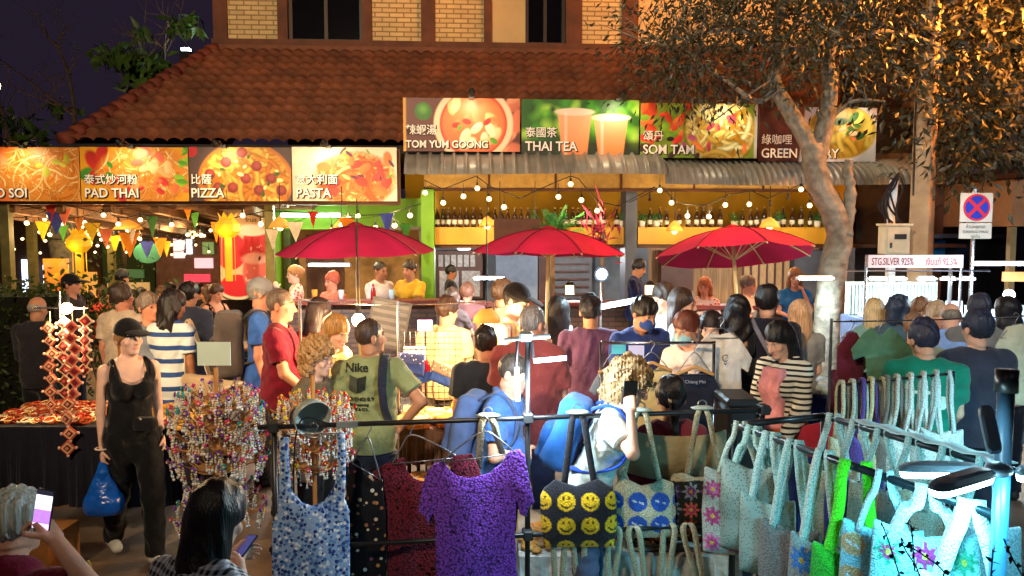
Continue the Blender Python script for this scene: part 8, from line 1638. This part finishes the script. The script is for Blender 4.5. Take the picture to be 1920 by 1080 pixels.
m = MB(); q = [wb['world'](wb['T'](*v)) for v in ((.02, -.15, 1.09), (.06, -.13, 1.04), (.09, -.12, 1.0))]; m.tube([v - q[1] for v in q], .006, 5); F = Field((-.16, -.1, -.12), (.16, .1, .12), .008); o = E("waist_pouch", "small black waist pouch with a pale zip on the woman in black", "pouch", q[1] + Vector((0, 0, -.02))); m.build("zip", M("pale_zip", hx(200, 190, 170), rough=.4), o); F.box((.0, 0, 0), (.075, .04, .045), .03); F.build("pouch_body", cloth((24, 24, 28)), o)
def phone(name, label, pos, nrm_, up, scr, w_=.074, h_=.155):
    n_ = Vector(nrm_).normalized(); u = Vector(up); u = (u - n_ * u.dot(n_)).normalized(); s = u.cross(n_); Mx = Matrix((s, -n_, u)).transposed(); e = E(name, label, "phone", pos); e.rotation_euler = Mx.to_euler(); m = MB(); m.box((0, 0, 0), (w_, .009, h_), ch=.004); m.build("case", BLACKM, e)
    for nm, z0, z1, mt in scr: m = MB(); m.box((0, -.0055, h_ * (z0 + z1) / 2), (w_ * .9, .0015, h_ * (z1 - z0))); m.build(nm, mt, e)
    return e
def scrm(n, c, es, v=.1): return M(n, hx(*c), emit=hx(*c), es=es, var=v, vs=40)
J = gm['J']['R']; hp = gm['world'](J[2] + J[3] * .085); hv = W(82, 955, hp.y - .02)
phone("phone", "phone with a white and violet screen in the raised hand of the grey haired man", hv, (-.1, -1, .12), (.12, 0, 1), (("screen_header", .36, .47, scrm("scr_dark", (40, 40, 56), .5)), ("screen_page", .0, .35, scrm("scr_white", (230, 226, 246), 1.0, .04)), ("screen_picture", -.32, 0., scrm("scr_violet", (176, 120, 216), .9, .4)), ("screen_footer", -.47, -.33, scrm("scr_pale", (226, 200, 240), .9))))
JL = lw['J']['L']; JR = lw['J']['R']; hp2 = lw['world']((JL[2] + JL[3] * .10 + JR[2] + JR[3] * .10) / 2)
phone("phone", "dark phone held low in the hands of the woman with long black hair", hp2 + Vector((0, 0, .03)), (-.55, -.35, .8), (.5, .8, .5), (("screen_page", -.45, .45, scrm("scr_blue", (70, 70, 130), .5, .3)),))
J = cw['J']['R']; o = phone("phone", "black phone at the ear of the frizzy haired woman", cw['world'](J[2] + J[3] * .10), (-.2, 1, .1), (.1, -.2, 1), ())
# wooden chair and table in front of the poster
def wchair(px, d, rz, label, z0=0.):
    e = E("wooden_chair", label, "chair", (X(px, d), d, z0), R(rz), "slatted wooden chairs"); CH = M("chair_wood", hx(190, 140, 80), rough=.5, var=.25, stretch=(8, 8, 1)); m = MB(); m.box((0, 0, .45), (.44, .42, .035), ch=.008); m.build("seat", CH, e)
    for x in (-.19, .19):
        for y in (-.18, .18): m = MB(); m.box((x, y, (.44 if y < 0 else .92) / 2), (.045, .045, .435 if y < 0 else .92)); m.build("leg", CH, e)
    m = MB(); m.box((0, .18, .89), (.335, .03, .06)); m.box((0, .18, .56), (.335, .03, .05)); [m.box((x, .18, .72), (.035, .018, .27)) for x in (-.12, -.04, .04, .12)]; m.build("backrest", CH, e); return e
wchair(402, 8.6, 160, "slatted wooden chair before the watermelon poster"); wchair(392, 11.6, 20, "slatted wooden chair deep in the beer garden by the right post")
e = E("wooden_table", "small wooden table beside the slatted chair", "table", (X(440, 9.6), 9.6, 0)); m = MB(); m.box((0, 0, .74), (.8, .6, .04), ch=.008); m.build("tabletop", WOOD, e)
for x in (-.36, .36):
    for y in (-.26, .26): m = MB(); m.box((x, y, .36), (.05, .05, .718)); m.build("leg", WOOD, e)
# glasses and sauce bottles on the counter, lanterns in the bar
for i, (px, d, lb, c) in enumerate(((700, 10.15, "red sauce bottle on the bar counter by the man in white", (170, 30, 30)), (735, 10.15, "clear glass on the bar counter between two men", (180, 190, 190)), (1440, 10.2, "dark bottle on the bar counter by the tree", (30, 50, 70)), (1455, 10.2, "green drink on the bar counter by the tree", (40, 140, 70)), (590, 10.15, "amber drink on the bar counter before the floral dress", (200, 130, 50)), (640, 10.15, "pale glass on the bar counter before the coral shirt", (200, 190, 180)))):
    q = W(px, 560, d); B_ = (q.x, q.y); z = Lc(px, 563 if px < 830 else 572, -1.35).z; m = MB(); m.lathe([(.001, 0), (.034, 0), (.036, .09), (.03, .13), (.014, .17), (.014, .21), (.001, .212)] if 'bottle' in lb else [(.001, 0), (.032, 0), (.04, .13), (.037, .13), (.03, .01), (.001, .01)], (0, 0, 0), 12); off = -1.27; u = Lc(px, 560, off); o = m.build("sauce_bottle" if 'bottle' in lb else "drinking_glass", M("glassy_%d" % i, hx(*c), rough=.1, var=.1, spec=.6), None, True, loc=Bw(u.x, off, z + .001)); tag(o, lb, "bottle" if 'bottle' in lb else "glass")
for px, py, lb in ((1068, 543, "square glowing wall lantern on the bar front left"), (1218, 543, "square glowing wall lantern on the bar front right of the pillar")):
    d = 9.9; e = E("wall_lantern", lb, "lantern", W(px, py, d), 0, "square bar lanterns"); m = MB(); m.box((0, 0, 0), (.10, .10, .12)); m.build("glass_box", M("lantern_glow", hx(255, 220, 150), emit=hx(255, 220, 150), es=2.2, var=.1), e); m = MB(); m.lathe([(.09, .06), (.05, .1), (.001, .12)], (0, 0, 0), 4, Matrix.Rotation(R(45), 3, 'Z')); m.box((0, 0, -.068), (.13, .13, .015)); m.tube([(0, .05, .0), (0, .2, 0)], .01, 5); m.build("lantern_frame", BLACKM, e)
# ---------------------------------------------------------------- street lighting on posts; the cool second lamp is added fill
def street_lamp(label, x, y, z, power, col, arm, size=.25, es=20, target=None, spot=165, bl=.6):
    e = E("street_lamp", label, "street lamp", (x, y, 0), 0, None); m = MB(); m.tube([(0, 0, 0), (0, 0, z + .25)], .07, 8, rr=[.09, .05]); m.tube([(0, 0, z + .25), (arm[0] * .5, arm[1] * .5, z + .4), (arm[0], arm[1], z + .12)], .04, 6); m.build("pole", BLACKM, e)
    m = MB(); m.box((arm[0], arm[1], z + .1), (.5, .3, .1), ch=.02); m.build("head", M("lamp_head", hx(90, 90, 90), rough=.5), e); m = MB(); m.box((arm[0], arm[1], z + .042), (.4, .22, .012)); m.build("lens", M("lens_%d%d" % (int(col[1] * 100), int(col[2] * 100)), (1, 1, 1), emit=col, es=es, var=0), e)
    l = lamp('SPOT', power, col, e, (arm[0], arm[1], z), size, spot=spot, blend=bl)
    if target: l.rotation_euler = (Vector(target) - Vector((x + arm[0], y + arm[1], z))).to_track_quat('-Z', 'Y').to_euler()
    return e
street_lamp("tall street lamp on the near pavement lighting the market and the facade", -4.0, -3.2, 6.6, 5600, (1, .74, .46), (.9, .6, 0), .3, target=(0, 11, 4.6), spot=78, bl=1)
street_lamp("added unseen cool white lamp filling the right of the market", 3.8, -2.6, 5.6, 1500, (.70, .88, 1.), (-.6, .5, 0), .3, target=(6.6, 11.5, 2.2), spot=60, bl=1)  # added, unseen: cool fill for the right building, tree and crowd
street_lamp("orange street lamp above the leaning tree at the right", 7.2, 7.9, 5.6, 3800, (1, .32, .05), (-.9, .0, 0), .2, target=(4.9, 9.2, 5.5), spot=138)
e = tube_lamp((2010, 690, 3.5), (2230, 690, 3.4), "added cool tube out of view, casting cyan over the right side", power=44, col=(.35, .82, 1.)); m = MB(); m.tube([(0, .02, -e.location.z), (0, .02, .03)], .012, 6); m.build("stand", CHROME, e)  # added out of view to tint the right side cyan
# ceiling lamps added to brighten the dark bar interior
for px, off, lb in ((870, 1.6, "added ceiling lamp in the left bay of the bar"), (1080, 1.6, "added ceiling lamp in the middle bay of the bar"), (1330, 1.6, "added ceiling lamp in the right bay of the bar"), (1480, 1.6, "added ceiling lamp at the right end of the bar")):
    u = Lc(px, 470, off); e = E("added_ceiling_lamp", lb, "ceiling lamp", Bw(u.x, off, zs0 - .07), BY, "added round bar ceiling lamps"); m = MB(); m.lathe([(.001, -.05), (.10, -.045), (.13, 0), (.001, .0)], (0, 0, 0), 18); m.build("diffuser", M("ceiling_glow", (1, 1, 1), emit=(1, .86, .68), es=5, var=0), e, True); lamp('POINT', 40, (.9, .92, .95), e, (0, 0, -.12), .08)
for px, d, p in ((60, 11.2, 20), (190, 11.2, 20), (320, 11.2, 20), (110, 12.4, 20), (250, 12.4, 20), (350, 13.5, 20), (200, 14.6, 26), (330, 14.6, 26), (20, 16.5, 24), (150, 16.8, 24), (260, 16.4, 24), (370, 16, 24)):  # deepest row, before the far shops, is added fill without bulbs
    lamp('POINT', p, (1, .66, .30), None, W(px, 436, d), .05, name="festoon_and_fill_light")
for px, d, p in ((831, D1, 16), (945, D1, 16), (1090, D1, 16), (1289, D2, 16), (1360, D2, 16), (1518, D2, 16), (640, 10.4, 10), (740, 10.4, 10)):
    lamp('POINT', p, (1, .70, .34), None, W(px, 402, d - .08), .04, name="festoon_and_fill_light")
# ---------------------------------------------------------------- lettering to plain meshes
bpy.context.view_layer.update(); dg = bpy.context.evaluated_depsgraph_get()
for o in [o for o in S.objects if o.type == 'FONT']:
    me = bpy.data.meshes.new_from_object(o.evaluated_get(dg), depsgraph=dg); n = bpy.data.objects.new(o.name, me); COL.objects.link(n); n.parent = o.parent; n.location = o.location; n.rotation_euler = o.rotation_euler; n.scale = o.scale; nm = o.name.split(".")[0]; bpy.data.objects.remove(o); n.name = nm
# ink printed on cloth follows the cloth
from mathutils.bvhtree import BVHTree
for o in [o for o in S.objects if o.name.split(".")[0] in ("shirt_lettering", "box_print", "fruit_print")]:
    sh_ = [c for c in o.parent.children if c.name.split(".")[0] == "shirt"][0]; bv = BVHTree.FromPolygons([v.co for v in sh_.data.vertices], [p.vertices for p in sh_.data.polygons]); mb = o.matrix_basis; mi_ = mb.inverted()
    ys = [(mb @ v.co).y for v in o.data.vertices]; ym = min(ys)
    for v in o.data.vertices:
        p = mb @ v.co; h_ = bv.ray_cast(Vector((p.x, .6, p.z)), Vector((0, -1, 0)))[0]
        if h_: p.y = h_.y + (.008 if p.y > ym + .004 or max(ys) - ym < .004 else -.004); v.co = mi_ @ p
